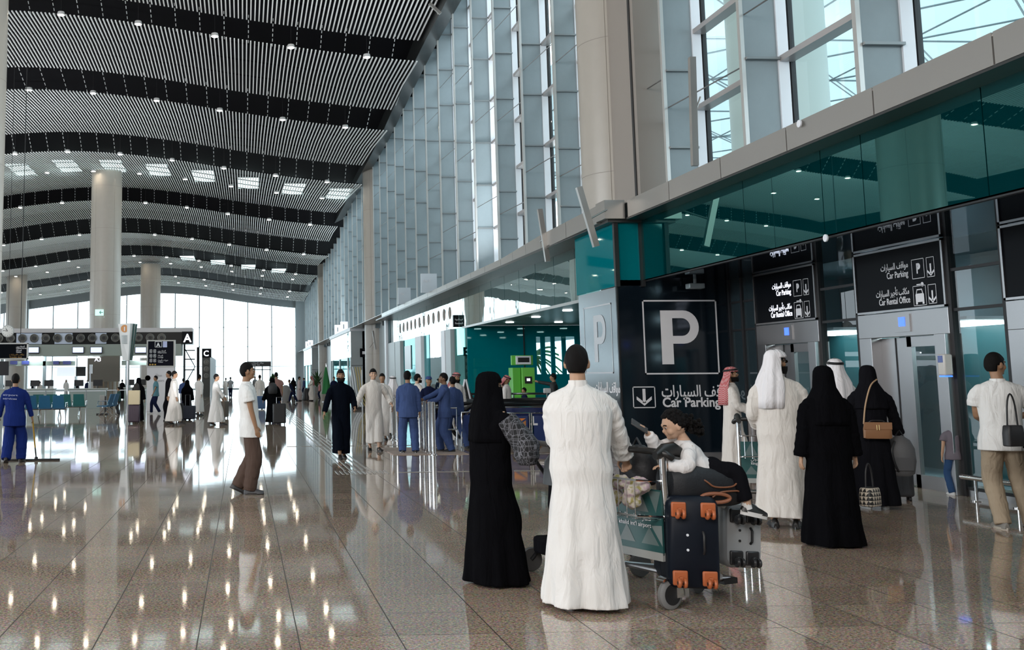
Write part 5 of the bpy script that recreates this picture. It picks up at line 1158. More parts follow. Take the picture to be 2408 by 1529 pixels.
    if g:
        L_ = g[1] if len(g) > 1 else .42; sp = g[2] if len(g) > 2 else 1.75
        body_ = [(-.02, .100, .115, -.018), (-.07, .112, .122, -.03), (-.13, .140, .132, -.045), (-.19, .168, .140, -.055), (-.26, .176, .150, -.06), (-.26-.5*(L_-.26), .17, .158, -.062), (-L_, .16, .165, -.062)]
        def sk(i, j): return i >= 4 and False
        drape('headscarf', g[0], -sp, sp, top+body_, amp=.05*g[3] if len(g) > 3 else .05, kf=6)
        if sp < 2.2:   # brow cover
            G = []
            for z, f_ in ((.128, .02), (.115, .55), (.09, .86), (.062, 1.0), (.045, 1.0)):
                G.append([T((.094*f_*math.sin(a), -.012+.112*f_*math.cos(a), z)) for a in np.linspace(-1.7, 1.7, 25)])
            sheet(G, 'headscarf_brow', g[0], o, .006*s)
    if OF.get('agal'):
        k = MB(); k.tube([T((.097*math.cos(a), -.014+.115*math.sin(a), .062+.012*math.sin(a))) for a in np.linspace(0, 2*PI, 29)[:-1]], .009*s, n=8, closed=True); k.build('head_cord', M_BLACK, o)
        k = MB(); k.tube([T((.090*math.cos(a), -.014+.108*math.sin(a), .078+.012*math.sin(a))) for a in np.linspace(0, 2*PI, 29)[:-1]], .008*s, n=8, closed=True); k.build('head_cord', M_BLACK, o)
    g = OF.get('niqab')
    if g:
        slit = g[1] if len(g) > 1 else True
        prof = top+[(.012, .096, .113, -.012), (-.004, .097, .113, -.012), (-.04, .100, .116, -.012), (-.09, .104, .120, -.015), (-.14, .130, .13, -.02), (-.20, .165, .145, -.02), (-.27, .19, .155, -.02)]
        if len(g) > 2: prof += [(-.36, .20, .165, -.02), (-.36-g[2]*.5, .205, .17, -.02), (-.36-g[2], .21, .175, -.02)]
        c_ = 56
        drape('veil', g[0], -PI, PI, prof, skip=(lambda i, j: i in (4, 5) and (j < c_*.14 or j > c_*.86-1)) if slit else None, amp=.045, kf=5, cols=c_)
        if slit and not far:
            for q in (-1, 1): kk = MB(); kk.ball((.031*q, .078, .006), (.012, .012, .0075), n=10, k=8); e = MB(); e.add([T(v) for v in kk.v], kk.f); e.build('eye', M_BLACK, o)
    if OF.get('cap'):
        k = MB(); R_ = []
        for z, f_ in ((.045, 1.0), (.08, 1.0), (.11, .82), (.128, .45), (.132, .05)): R_.append([T((.086*f_*math.cos(a), -.008+.104*f_*math.sin(a), z)) for a in np.linspace(0, 2*PI, 25)[:-1]])
        k.rings(R_); k.rings([[T((.07*math.cos(a), .075+.085*math.sin(a)*(1 if math.sin(a) > 0 else .3), z)) for a in np.linspace(0, 2*PI, 21)[:-1]] for z in (.048, .056)]); k.build('cap', OF['cap'], o)
    if OF.get('glasses'):
        k = MB(); k.tube([T((.078, 0, .012)), T((.072, .07, .012)), T((.045, .094, .008)), T((0, .10, .012)), T((-.045, .094, .008)), T((-.072, .07, .012)), T((-.078, 0, .012))], .0035*s, n=5)
        for q in (-1, 1): k.rings([[T((.033*q+.022*math.cos(a), .093+y, .006+.016*math.sin(a))) for a in np.linspace(0, 2*PI, 15)[:-1]] for y in (0, .004)])
        k.build('sunglasses', mat('sunglass_black', (.01, .01, .01), .1), o)
    o['_h'] = 1
    INFO[o.name] = dict(EL=EL, SH=sh, HL={q: HL[q].copy() for q in HL}, T=T, nk=nk, s=s, o=o)
    return o
INFO = {}
def world_of(o, p): return Matrix.Translation(o.location) @ Matrix.Rotation(o.rotation_euler.z, 4, 'Z') @ V3(p)
def G(u, v): p = onZ(u, v); return (p.x, p.y, 0)
# ------------------------------------------------------------------ foreground group
# man in the white thobe, back to us, right hand on the trolley handle
tm = person('person seen from behind in long white thobe, short dark hair, hand on the trolley', (2.36, 7.24, 0), -.22, 1.80, dict(robe=(M_THOBE, .070), collar=1, wide=1), hands={-1: (-.10, .30, 1.05), 1: (.33, .30, .97)}, elbow={1: (.35, -.8, -.8), -1: (-.15, -.6, -1)},
            curl=(.8, 1.3), vox=.0085, hair='receding', hem=.035, hemr=(.285, .235), build=1.02, folds=1.1, head=(-.15, 0), palm={1: (0, 0, -1)})
# veiled woman
M_PAT = bpy.data.materials.new('black_sleeve_with_grey_lattice'); M_PAT.use_nodes = True
def pat(m):
    nt = m.node_tree; N = nt.nodes; L = nt.links; b = N['Principled BSDF']; b.inputs['Roughness'].default_value = .8; tc = N.new('ShaderNodeTexCoord')
    outs = []
    for sc, rn in ((24, 0), (24, .5)):
        v = N.new('ShaderNodeTexVoronoi'); v.feature = 'DISTANCE_TO_EDGE'; v.inputs['Scale'].default_value = sc; v.inputs['Randomness'].default_value = .15+rn; L.new(tc.outputs['Object'], v.inputs['Vector'])
        c = N.new('ShaderNodeMath'); c.operation = 'LESS_THAN'; c.inputs[1].default_value = .035; L.new(v.outputs['Distance'], c.inputs[0]); outs.append(c.outputs[0])
    mx = N.new('ShaderNodeMath'); mx.operation = 'MAXIMUM'; L.new(outs[0], mx.inputs[0]); L.new(outs[1], mx.inputs[1])
    mm = N.new('ShaderNodeMix'); mm.data_type = 'RGBA'; mm.inputs[6].default_value = (.008, .008, .010, 1); mm.inputs[7].default_value = (.14, .14, .16, 1); L.new(mx.outputs[0], mm.inputs[0]); L.new(mm.outputs[2], b.inputs['Base Color'])
pat(M_PAT)
vw = person('veiled person in a long black abaya with grey-patterned sleeves, one hand raised to the chin', (1.93, 8.12, 0), -1.15, 1.62, dict(robe=(M_ABAYA, .05), woman=1, wide=1, niqab=(M_ABAYA, True, .1)), hands={1: (.10, .15, 1.345), -1: (-.02, .52, 1.10)}, elbow={1: (.5, .55, -1), -1: (-.6, -.2, -1)},
            curl=(1.2, 1.1), vox=.009, hair='none', hem=.02, hemr=(.27, .27), hemoff=(.0, .05), head=(-.5, 0), build=1.0)
I_ = INFO[vw.name]; s = I_['s']
E_, W_, S_ = I_['EL'][1], I_['HL'][1], I_['SH'][1]
k = MB(); P, r = smooth_path([W_+(E_-W_)*.06, W_+(E_-W_)*.5+V3((.02, 0, -.01)), E_+V3((.02, 0, -.02)), E_+V3((.03, .0, -.10)), E_+V3((.03, .0, -.17))], [.052*s, .085*s, .112*s, .105*s, .07*s], 20)
k.tube(P, [x*(1+.05*math.sin(i*1.3)) for i, x in enumerate(r)], n=22)
P, r = smooth_path([E_+V3((.02, 0, -.03)), E_+(S_-E_)*.4, S_+(E_-S_)*.15], [.10*s, .098*s, .088*s], 10); k.tube(P, r, n=20)
remesh(k, 'patterned_sleeve', .011, M_PAT, vw, 4)
# stroller pushed by the woman
def stroller():
    w = world_of(vw, I_['HL'][-1]); o = empty('baby_stroller', (w.x+.06, w.y+.02, 0), -1.35, 'black baby stroller between the veiled abaya wearer and the white thobe', 'stroller')
    k = MB(); k.tube([(-.22, 0, w.z), (.22, 0, w.z)], .022, n=10); k.build('handle', M_RUBBER, o)
    k = MB()
    for x in (-.22, .22): k.tube([(x, 0, w.z), (x, .32, .62), (x, .75, .12)], .016, n=8); k.tube([(x, .55, .62), (x, .05, .10)], .016, n=8)
    k.build('frame', M_BLACK, o)
    k = MB(); k.rings([[(rx*math.cos(a), .42+ry*math.sin(a), z) for a in np.linspace(0, 2*PI, 19)[:-1]] for z, rx, ry in ((.28, .16, .16), (.34, .22, .26), (.55, .24, .30), (.75, .235, .28), (.88, .20, .20), (.93, .08, .08))]); k.build('seat_pod', M_ABAYA2, o)
    k = MB(); k.rings([[(.235*f_*math.cos(a), .36+.25*f_*math.sin(a), z) for a in np.linspace(0, 2*PI, 19)[:-1]] for z, f_ in ((.72, 1.08), (.9, 1.0), (1.0, .7), (1.03, .2))]); k.build('canopy', M_BLACK, o)
    for x in (-.24, .24):
        for y in (.06, .76): k = MB(); k.lathe([(.02, -.02), (.09, -.02), (.10, 0), (.09, .02), (.02, .02)], (x, y, .10), 'x', n=20); k.build('wheel', M_RUBBER, o)
    k = MB(); k.box((-.2, .05, .16), (.2, .6, .30)); k.build('basket', M_ABAYA2, o, bevel=.03)
    return o
stroller()

# ------------------------------------------------------------------ luggage trolley
def trolley(pos, rz, label, panel=True, group=None, ln=.90):
    """handle at -Y, nose at +Y"""
    o = empty('luggage_trolley', pos, rz, label, 'trolley', group)
    k = MB()
    for x in (-.31, .31):
        k = MB(); P, r = smooth_path([(x, -.06, 1.06), (x, -.055, .80), (x, -.03, .50), (x, -.01, .22)], [.026]*4, 12); k.tube(P, r, n=12); k.build('upright_tube', M_CHROME, o)
    k = MB(); P, r = smooth_path([(-.36, -.02, 1.02), (-.31, -.08, 1.06), (0, -.12, 1.07), (.31, -.08, 1.06), (.36, -.02, 1.02)], [.024]*5, 16); k.tube(P, r, n=12); h = k.build('handle', mat('handle_black', (.012, .012, .012), .4), o)
    for x in (-.31, .31):
        k = MB(); k.rings([[(x+rx*math.cos(a), y+.03*math.sin(a)*0, z+rz_*math.sin(a)) for a in np.linspace(0, 2*PI, 15)[:-1]] for y, z, rx, rz_ in ((-.13, 1.04, .025, .03), (-.06, 1.07, .035, .05), (.04, 1.08, .038, .05), (.12, 1.05, .03, .035))]); k.build('grip_end', mat('handle_black', (.012,)*3), h)
    k = MB()
    for z in (.62, .86):
        k.tube([(-.30, -.06, z), (-.30, -.30, z+.02), (.30, -.30, z+.02), (.30, -.06, z)], .008, n=6)
    for x in np.linspace(-.28, .28, 8): k.tube([(x, -.30, .88), (x, -.30, .62), (x, -.07, .60)], .004, n=5)
    k.build('wire_basket', M_CHROME, o)
    if panel:
        pz0, pz1 = .40, .80
        pm = mat('trolley_panel_teal', (.02, .085, .085), .4); k = MB(); k.box((-.30, -.085, .36), (.30, -.07, pz1)); pn = k.build('advert_panel', pm, o, smooth=False)
        k = MB(); fn = lambda x, z: (x, -.087, z); g1 = mat('panel_grey_triangle', (.12, .17, .17), .4); g2 = mat('panel_light_triangle', (.20, .24, .24), .4)
        for a, m_ in (((-.27, .64, -.19, .79, -.12, .64), g1), ((-.12, .79, -.05, .66, .02, .79), g1), ((.02, .64, .10, .79, .18, .64), g2), ((.18, .79, .25, .64, .30, .79), g1), ((-.27, .42, -.20, .52, -.12, .42), g1), ((-.12, .42, -.04, .54, .04, .42), g2), ((.10, .42, .18, .54, .27, .42), g1), ((.2, .55, .30, .56, .30, .42), g2)):
            poly(k, fn, [(a[0], a[1]), (a[2], a[3]), (a[4], a[5])], m_)
        k.build('triangle_pattern', g1, pn, smooth=False)
        k = MB(); k.box((-.30, -.09, .32), (.30, -.065, .375)); k.build('panel_rail', mat('rail_pale', (.35, .36, .35), .4), o, smooth=False)
        text('lettering', ar('مطار الملك خالد الدولي'), (-.20, -.09, .582), (1, 0, 0), (0, 0, 1), .05, M_WHITE, pn, bold=.0005, width=.40, depth=.0005)
        text('lettering', "king khalid int'l airport", (-.20, -.09, .535), (1, 0, 0), (0, 0, 1), .042, M_WHITE, pn, bold=.0005, width=.40, depth=.0005)
    k = MB(); k.tube([(-.31, -.04, .22), (-.20, ln, .13), (.20, ln, .13), (.31, -.04, .22)], .022, n=10); k.tube([(-.28, .10, .20), (.28, .10, .20)], .016, n=8); k.tube([(-.25, .5, .165), (.25, .5, .165)], .016, n=8); k.box((-.24, ln-.08, .10), (.24, ln+.05, .14), M_BLACK); k.build('base_frame', M_STEEL, o)
    for x in (-.31, .31):
        k = MB(); k.lathe([(.03, -.022), (.085, -.024), (.102, -.012), (.102, .012), (.085, .024), (.03, .022)], (x, -.05, .102), 'x', n=28); wv = k.build('wheel', mat('tyre_grey', (.20, .20, .20), .6), o)
        k = MB(); k.lathe([(.008, -.027), (.07, -.027), (.07, .027), (.008, .027)], (x, -.05, .102), 'x', n=20); k.build('hub', M_BLACK, wv)
        k = MB(); A = np.linspace(-.1, 2.2, 12); k.rings([[(x+d_, -.05-.02+r_*math.cos(a), .102+r_*math.sin(a)) for d_, r_ in ((-.035, .112), (.035, .112), (.035, .125), (-.035, .125))] for a in A]); k.box((x-.035, -.02, .08), (x-.027, .09, .2)); k.box((x+.027, -.02, .08), (x+.035, .09, .2)); k.build('mudguard', M_CHROME, wv)
    k = MB(); k.lathe([(.02, -.02), (.07, -.02), (.075, 0), (.07, .02), (.02, .02)], (0, ln-.1, .075), 'x', n=20); k.build('front_wheel', mat('tyre_grey', (.2,)*3), o)
    return o
TRZ = -1.18
TR = trolley((2.845, 7.455, 0), TRZ, 'airport luggage trolley with a teal patterned panel, carrying suitcases and a child', ln=.62)
def Tp(x, y, z): return Matrix.Translation(TR.location) @ Matrix.Rotation(TRZ, 4, 'Z') @ V3((x, y, z))
def suitcase(loc, rot, w, d, h, m, wm, label, bolts=False, ribs=0, handle=None):
    """wheels on the -Y face near both ends (case lying with its wheel end to the viewer) """
    o = empty('suitcase', loc, 0, label, 'suitcase'); o.rotation_euler = rot
    k = MB(); R_ = []
    def rr(hx, hz, y, rc):
        out = []
        for cx, cz, a0 in ((hx-rc, hz-rc, 0), (-hx+rc, hz-rc, PI/2), (-hx+rc, -hz+rc, PI), (hx-rc, -hz+rc, 1.5*PI)):
            for t in np.linspace(0, PI/2, 6): out.append((cx+rc*math.cos(a0+t), y, h/2+cz+rc*math.sin(a0+t)))
        return out
    for y, f_ in ((0, .93), (.02, .985), (.04, 1.), (d/2-.012, 1.), (d/2-.01, .985), (d/2+.01, .985), (d/2+.012, 1.), (d-.04, 1.), (d-.02, .985), (d, .93)): R_.append(rr(w/2*f_, h/2*f_, y, .07))
    k.rings(R_); k.build('shell', m, o, angle=50)
    for x in (-w/2+.075, w/2-.075):
        for z in (.075, h-.09):
            k = MB(); k.cbox((x, -.008, z), (.10, .02, .10)); mt = k.build('wheel_mount', wm, o, bevel=.012)
            for q in (-.016, .016):
                k = MB(); k.lathe([(.012, -.010), (.030, -.010), (.034, 0), (.030, .010), (.012, .010)], (x+q*1.2, -.055, z-.025), 'x', n=20); k.lathe([(.003, -.012), (.012, -.012), (.012, .012), (.003, .012)], (x+q*1.2, -.055, z-.025), 'x', m=M_BLACK, n=12); k.build('wheel', wm, mt)
            k = MB(); k.box((x-.012, -.05, z-.03), (x+.012, -.012, z+.012)); k.build('fork', wm, mt, bevel=.004)
    if bolts:
        for z in (h*.42, h*.58): k = MB(); k.lathe([(.009, 0), (.009, -.006)], (-w*.12, 0, z), 'y', n=10); k.build('stud', M_FRAMEW if m.name.startswith('navy') else M_BLACK, o)
    k = MB(); k.tube([(w*.18, .0, h*.38), (w*.18, -.022, h*.42), (w*.18, -.022, h*.58), (w*.18, .0, h*.62)], .009, n=8); k.build('side_handle', M_BLACK, o)
    if ribs:
        k = MB()
        for j in range(ribs): x = -w/2+w*(j+1)/(ribs+1); k.box((x-.008, .05, h-.004), (x+.008, d-.05, h+.004))
        k.build('rib', m, o)
    return o
M_NAVYC = mat('navy_suitcase', (.005, .008, .015), .45, spec=.2); M_GREYC = mat('silver_suitcase', (.30, .31, .32), .35); M_ORW = mat('orange_wheel_plastic', (.42, .11, .035), .45); M_BKC = mat('black_suitcase', (.008, .008, .01), .4)
p = onY(1562, 1390, 7.65)
_c = onY(1566, 1388, 7.02)
c1 = suitcase((_c.x+.215, 7.05, .15), (0, .02, -.16), .345, .46, .62, M_NAVYC, M_ORW, 'big navy suitcase with four orange wheels, lying on the trolley', bolts=True)
_c = onY(1686, 1326, 7.40)
c2 = suitcase((_c.x+.185, 7.38, .22), (0, .06, .05), .27, .42, .46, M_GREYC, mat('dark_wheel', (.02, .02, .022), .35), 'silver grey suitcase with dark wheels right of the navy one', bolts=True, ribs=3)
# duffel bag
def duffel():
    p = onY(1652, 1180, 7.25); o = empty('duffel_bag', (p.x, 7.26, .70), -.10, 'black duffel bag with brown piping across the suitcases under the child', 'bag'); o.rotation_euler = (0, .04, .14)
    k = MB(); R_ = []
    for t in np.linspace(-1, 1, 13):
        f_ = 1-abs(t)**6*.25; R_.append([(t*.285, .155*f_*math.copysign(abs(math.cos(a))**.7, math.cos(a)), .125+.145*f_*math.copysign(abs(math.sin(a))**.75, math.sin(a))) for a in np.linspace(0, 2*PI, 25)[:-1]])
    k.rings(R_); k.build('bag_body', mat('duffel_black', (.005, .006, .009), .6, bump=.2, bscale=80), o)
    br = mat('brown_leather', (.20, .075, .035), .45)
    k = MB(); P, r = smooth_path([(-.14, -.10, .215), (-.06, -.155, .16), (.0, -.165, .125), (.13, -.165, .13), (.17, -.155, .17), (.13, -.12, .215)], [.006]*6, 24); k.tube(P, r, n=8); k.build('piping', br, o)
    k = MB(); P, r = smooth_path([(-.02, -.16, .055), (.04, -.17, .09), (.16, -.165, .10), (.2, -.16, .09)], [.006]*4, 16); k.tube(P, r, n=8); k.build('piping', br, o)
    k = MB(); k.tube([(-.0+.10*math.cos(a)*(1.1), -.165, .05+.030*math.sin(a)) for a in np.linspace(0, 2*PI, 23)[:-1]], .013, n=8, closed=True); k.build('carry_handle', mat('tan_handle', (.27, .10, .05), .45), o)
    k = MB(); k.tube([(-.2, -.02, .23), (.2, -.02, .235)], .006, n=6); k.build('zip', M_BLACK, o)
    return o
duffel()
# bundle of fabric in the basket
def bundle():
    p = Tp(.08, -.18, .76); o = empty('floral_cloth', p, -1.31, 'crumpled pastel floral cloth in the wire basket of the trolley', 'cloth'); k = MB(); rg = random.Random(4)
    for j in range(9): k.ball((rg.uniform(-.16, .16), rg.uniform(-.06, .06), rg.uniform(-.07, .10)), (rg.uniform(.05, .09), rg.uniform(.04, .06), rg.uniform(.04, .08)), n=12, k=8)
    m = bpy.data.materials.new('pastel_floral'); m.use_nodes = True; nt = m.node_tree; tc = nt.nodes.new('ShaderNodeTexCoord'); n = nt.nodes.new('ShaderNodeTexNoise'); n.inputs['Scale'].default_value = 22; r = nt.nodes.new('ShaderNodeValToRGB'); e = r.color_ramp.elements
    e[0].position = .38; e[0].color = (.30, .26, .09, 1); e[1].position = .60; e[1].color = (.40, .30, .33, 1); q = e.new(.48); q.color = (.50, .46, .40, 1)
    nt.links.new(tc.outputs['Object'], n.inputs['Vector']); nt.links.new(n.outputs['Fac'], r.inputs[0]); nt.links.new(r.outputs[0], nt.nodes['Principled BSDF'].inputs['Base Color']); nt.nodes['Principled BSDF'].inputs['Roughness'].default_value = .85
    b = remesh(k, 'cloth_folds', .009, m, o, 1); d = b.modifiers.new('d', 'DISPLACE'); tx = bpy.data.textures.new('crumple', 'CLOUDS'); tx.noise_scale = .06; d.texture = tx; d.strength = .05; return o
bundle()
q = empty('black_backpack', Tp(-.12, .12, .80), -1.31, 'black backpack piled on the trolley next to the handle', 'bag')
k = MB(); k.rings([[(rx*math.cos(a), ry*math.sin(a), z) for a in np.linspace(0, 2*PI, 21)[:-1]] for z, rx, ry in ((0, .14, .09), (.03, .17, .11), (.15, .17, .12), (.24, .13, .10), (.28, .05, .05))]); k.build('bag_body', mat('backpack_black', (.015, .015, .018), .6, bump=.3, bscale=40), q)
k = MB(); k.tube([(-.06, 0, .26), (0, 0, .33), (.06, 0, .26)], .01, n=6); k.build('grab_handle', M_BLACK, q)

# girl sitting on the luggage
def girl():
    p = onY(1622, 1125, 7.32); z0 = 1.19
    o = person('small child with curly black ponytail in a white sweater, sitting on the luggage holding a phone', (p.x, 7.95, 0), 1.62, 1.16, {}, hip=1.0, vox=.007) if False else None
    o = empty('person', (p.x, 7.30, 0), 0, 'small child with curly black ponytail and white sweater sitting on the luggage', 'person')
    L = V3  # local x = image right, y = depth ; the child faces -x
    zs = p.z+.045
    pel = L((.03, 0, zs+.05)); nk = L((-.05, 0, zs+.235)); hc = L((-.11, 0, zs+.325)); s = .90
    R = Matrix.Rotation(PI/2+.0, 3, 'Z') @ Matrix.Rotation(-.30, 3, 'X'); T = headpts(R, hc, s)
    k = MB()
    for c, r in [((0, -.012, .012), (.080, .095, .100)), ((0, .028, -.048), (.052, .052, .052)), ((0, .086, -.018), (.010, .016, .016)), ((0, .066, .026), (.05, .024, .016)), ((.080, -.005, -.008), (.011, .020, .030)), ((-.080, -.005, -.008), (.011, .020, .030)), ((0, .076, -.046), (.018, .010, .010)), ((.036, .05, -.03), (.028, .028, .028)), ((-.036, .05, -.03), (.028, .028, .028)), ((0, .062, -.078), (.02, .018, .015))]:
        kk = MB(); kk.ball(c, r, n=16, k=12); k.add([T(v) for v in kk.v], kk.f)
    k.tube([T((0, -.02, -.04)), nk+L((.01, 0, 0)), nk+L((.02, 0, -.05))], [.036, .036, .06], n=10)
    k.rings([[c+L((rx*math.cos(a), ry*math.sin(a), 0)) for a in np.linspace(0, 2*PI, 15)[:-1]] for c, rx, ry in ((pel+L((0, 0, -.05)), .08, .11), (pel+L((-.01, 0, .06)), .075, .10), (pel.lerp(nk, .5), .07, .10), (nk+L((.02, 0, -.05)), .06, .10), (nk+L((0, 0, -.01)), .035, .05))])
    # arms: near arm (-y) down and forward, far arm holds the phone
    sN, sF = nk+L((.01, -.105, -.055)), nk+L((0, .10, -.05)); hN = L((-.235, -.13, zs+.055)); ph_ = L((-.29, .03, zs+.28))
    eN, hN = ik(sN, hN, .155, .14, (1, -.6, -.4)); eF, hF = ik(sF, ph_, .155, .15, (0, .3, -1))
    for a, e, h in ((sN, eN, hN), (sF, eF, hF)): P, r = smooth_path([a, e, h], [.036, .030, .020], 10); k.tube(P, r, n=9)
    add_hand(k, hN, hN-eN, V3((0, 0, 1)), .62, .6, 1); add_hand(k, hF, L((-.6, -.1, .9)), V3((1, -.3, .6)), .66, .75, -1)
    # legs: straddle, knees to the right (+x), near leg hangs down
    legs = []
    for yy, kx, kz, fx, fz in ((-.13, .26, .0, .33, -.235), (.14, .24, .02, .30, -.22)):
        hp = pel+L((.03, yy*.5, -.02)); kn, an = L((kx, yy, zs+kz)), L((fx, yy-.01, zs+fz)); legs.append((hp, kn, an)); P, r = smooth_path([hp, kn, an], [.06, .048, .030], 12); k.tube(P, r, n=10)
    remesh(k, 'body', .0065, skin(2), o, 2)
    for q in (-1, 1):
        for nm, c, r, m_ in (('eye', (.031*q, .072, .006), (.010, .008, .006), mat('eye_white', (.5, .47, .45))), ('iris', (.031*q, .079, .005), (.0065, .004, .006), M_BLACK)):
            kk = MB(); kk.ball(c, r, n=10, k=8); e = MB(); e.add([T(v) for v in kk.v], kk.f); e.build(nm, m_, o)
        kk = MB(); kk.tube([T((.015*q, .084, .025)), T((.03*q, .084, .031)), T((.048*q, .07, .026))], .004, n=5); kk.build('eyebrow', M_HAIR, o)
    # hair: cap with curls, ponytail
    k = MB(); rg = random.Random(3)
    for i in range(150):
        v = rg.uniform(0, 2.1); a = rg.uniform(0, 2*PI); x, y, z = math.sin(v)*math.cos(a), math.sin(v)*math.sin(a), math.cos(v)
        if y > .35 and z < .62: continue
        if abs(x) > .8 and z < -.05 and y > -.2: continue
        k.ball(T((.080*x, -.014+.097*y, .016+.102*z)), rg.uniform(.012, .02), n=7, k=5)
    kk = MB(); kk.ball((0, -.02, .022), (.084, .094, .100), n=16, k=12); vs = [T(v) for v in kk.v]; k.add(vs, [f for f in kk.f if len(f) == 4 and all(not (kk.v[i][1] > .03 and kk.v[i][2] < .075) and kk.v[i][2] > -.045 for i in f)])
    for i in range(150):
        t = rg.random(); c = T((0, -.10, .01))+L((.115*t, 0, -.085*t*t-.01)); rr = .018+.048*math.sin(PI*min(1, t*.9+.15))
        k.ball(c+L((rg.uniform(-1, 1), rg.uniform(-1, 1), rg.uniform(-1, 1)))*rr*.9, rg.uniform(.009, .017), n=6, k=4)
    k.build('curly_hair', M_HAIR, o); kk = MB(); kk.ball(T((0, -.105, .01)), .022, n=10, k=6); kk.build('hair_tie', M_BLACK, o)
    # sweater
    k = MB(); k.rings([[c+L((rx*math.cos(a), ry*math.sin(a), 0))*(1+.03*math.sin(3*a+i*1.7)) for a in np.linspace(0, 2*PI, 27)[:-1]] for i, (c, rx, ry) in enumerate(((pel+L((.03, 0, -.04)), .135, .15), (pel+L((.01, 0, .02)), .12, .145), (pel.lerp(nk, .35), .095, .125), (pel.lerp(nk, .65), .088, .125), (nk+L((.02, 0, -.05)), .078, .118), (nk+L((.005, 0, -.01)), .045, .06)))])
    for a, e, h in ((sN, eN, hN), (sF, eF, hF)):
        P, r = smooth_path([a+L((0, .03 if a is sN else -.03, 0)), a.lerp(e, .5), e, e.lerp(h, .5), h.lerp(e, .12)], [.055, .054, .052, .048, .036], 20); r = [x*(1+.07*math.sin(i*1.7)+.04*math.sin(i*3.3)) for i, x in enumerate(r)]; k.tube(P, r, n=12)
    remesh(k, 'sweater', .0075, cloth('white_sweater', (.72, .70, .70)), o, 2)
    k = MB(); k.ball(pel+L((.02, 0, -.02)), (.11, .14, .08), n=16, k=10)
    for hp, kn, an in legs: P, r = smooth_path([hp, hp.lerp(kn, .6), kn, kn.lerp(an, .5), kn.lerp(an, .78)], [.078, .072, .066, .06, .055], 16); k.tube(P, r, n=12)
    remesh(k, 'trousers', .0085, M_ABAYA2, o, 2)
    for hp, kn, an in legs:
        k = MB(); d_ = (an-kn).normalized(); k.tube([an-d_*.055, an+d_*.01], [.031, .034], n=12); k.build('sock', M_SOLE, o)
        f = an+L((.015, 0, -.035)); Mr = Matrix.Translation(f) @ Matrix.Rotation(.22, 4, 'Y')
        k = MB(); k.rings([[Mr @ L((y*.85, w*.85*math.cos(a), .0+max(0, math.sin(a))*h)) for a in np.linspace(0, 2*PI, 13)[:-1]] for y, w, h in ((-.075, .02, .035), (-.05, .033, .065), (0, .036, .07), (.05, .038, .05), (.10, .040, .038), (.14, .022, .025))]); so = k.build('shoe', M_SHOE, o)
        k = MB(); k.rings([[Mr @ L((.03+.108*math.sin(a)*.9, w*.85*math.cos(a), z)) for a in np.linspace(0, 2*PI, 21)[:-1]] for z, w in ((-.022, .040), (.008, .044))]); k.build('sole', M_SOLE, so)
    q = empty('mobile_phone', hF+o.location+L((-.065, -.03, .045)), 0, 'dark mobile phone held up in the hand of the child on the luggage', 'phone'); k = MB(); k.box((-.034, -.004, -.068), (.034, .004, .068)); k.build('case', mat('phone_dark', (.05, .045, .045), .3), q, bevel=.006); k = MB(); k.box((-.030, .0042, -.063), (.030, .0052, .063)); k.build('screen', mat('phone_screen', (.02, .02, .03), .1), q, smooth=False)
    q.rotation_euler = (Matrix.Rotation(math.radians(-57), 3, 'Y') @ Matrix.Rotation(math.radians(48), 3, 'Z')).to_euler(); return o
girl()

# ------------------------------------------------------------------ right hand group by the lifts
person('person in cream thobe and red-white headscarf, by the black parking wall', G(1730, 1118), -1.95, 1.70, dict(robe=(M_THOBE2, .075), ghutra=(M_SHEM, .50, 1.62), agal=1, beard=1), hands={1: (.16, .30, 1.03), -1: (-.10, .32, 1.05)}, head=(-.1, 0), vox=.011, hem=.04, hemr=(.24, .21), sk=1)
person('person seen from behind in white thobe, white headscarf thrown back, facing the lifts', G(1848, 1242), -.45, 1.84, dict(robe=(M_THOBE2, .07), ghutra=(M_WGH, .46, 1.6, 1.2), beard=1, glasses=1, collar=1, wide=1), hands={-1: (-.20, .18, 1.0), 1: (.22, .22, .98)}, head=(-.95, 0), vox=.0095, hem=.12, hemr=(.275, .22), build=1.08, sk=1, folds=1.1)
ab = person('person seen from behind in a full black abaya and headscarf, holding a patterned handbag', G(1962, 1283), -.05, 1.66, dict(robe=(M_ABAYA, .075), woman=1, wide=1, niqab=(M_ABAYA, False, .10)), hands={1: (.30, .05, .78), -1: (-.27, .02, .80)}, vox=.0095, hair='none', hem=.015, hemr=(.28, .24), build=1.12, folds=1.1)
person('person seen from the back in white headscarf and thobe, in front of the middle lift', G(1985, 1165), -.1, 1.78, dict(robe=(M_THOBE, .07), ghutra=(M_WGH, .45, 2.1), agal=1), vox=.013, sk=0)
bw = person('person in black abaya and headscarf with a tan shoulder bag, right of the patterned handbag', G(2062, 1196), -.35, 1.68, dict(robe=(M_ABAYA2, .075), woman=1, niqab=(M_ABAYA2, False, .05)), hands={1: (.34, .16, .88), -1: (-.2, .12, .9)}, vox=.011, hair='none', hem=.05, hemr=(.27, .23), build=1.03, shoe=(M_SOLE, M_SOLE))
rm = person('person in white t-shirt and khaki trousers looking right, dark hair, at the right edge', (onZ(2338, 1250).x+.24, onZ(2338, 1250).y+.1, 0), -.35, 1.79, dict(shirt=(M_TSH, 'short', 0, .78), trousers=(M_KHAKI, .080)), hands={1: (.20, .32, 1.08), -1: (-.10, .30, 1.08)}, elbow={1: (.7, -.6, -.8), -1: (-.3, -.6, -1)}, feet={-1: (-.05, .02, 0), 1: (.22, .10, 0)}, head=(-1.1, 0), vox=.0095, build=1.1, sk=1, shoe=(M_SHOEG, mat('sole_beige', (.45, .42, .36))))
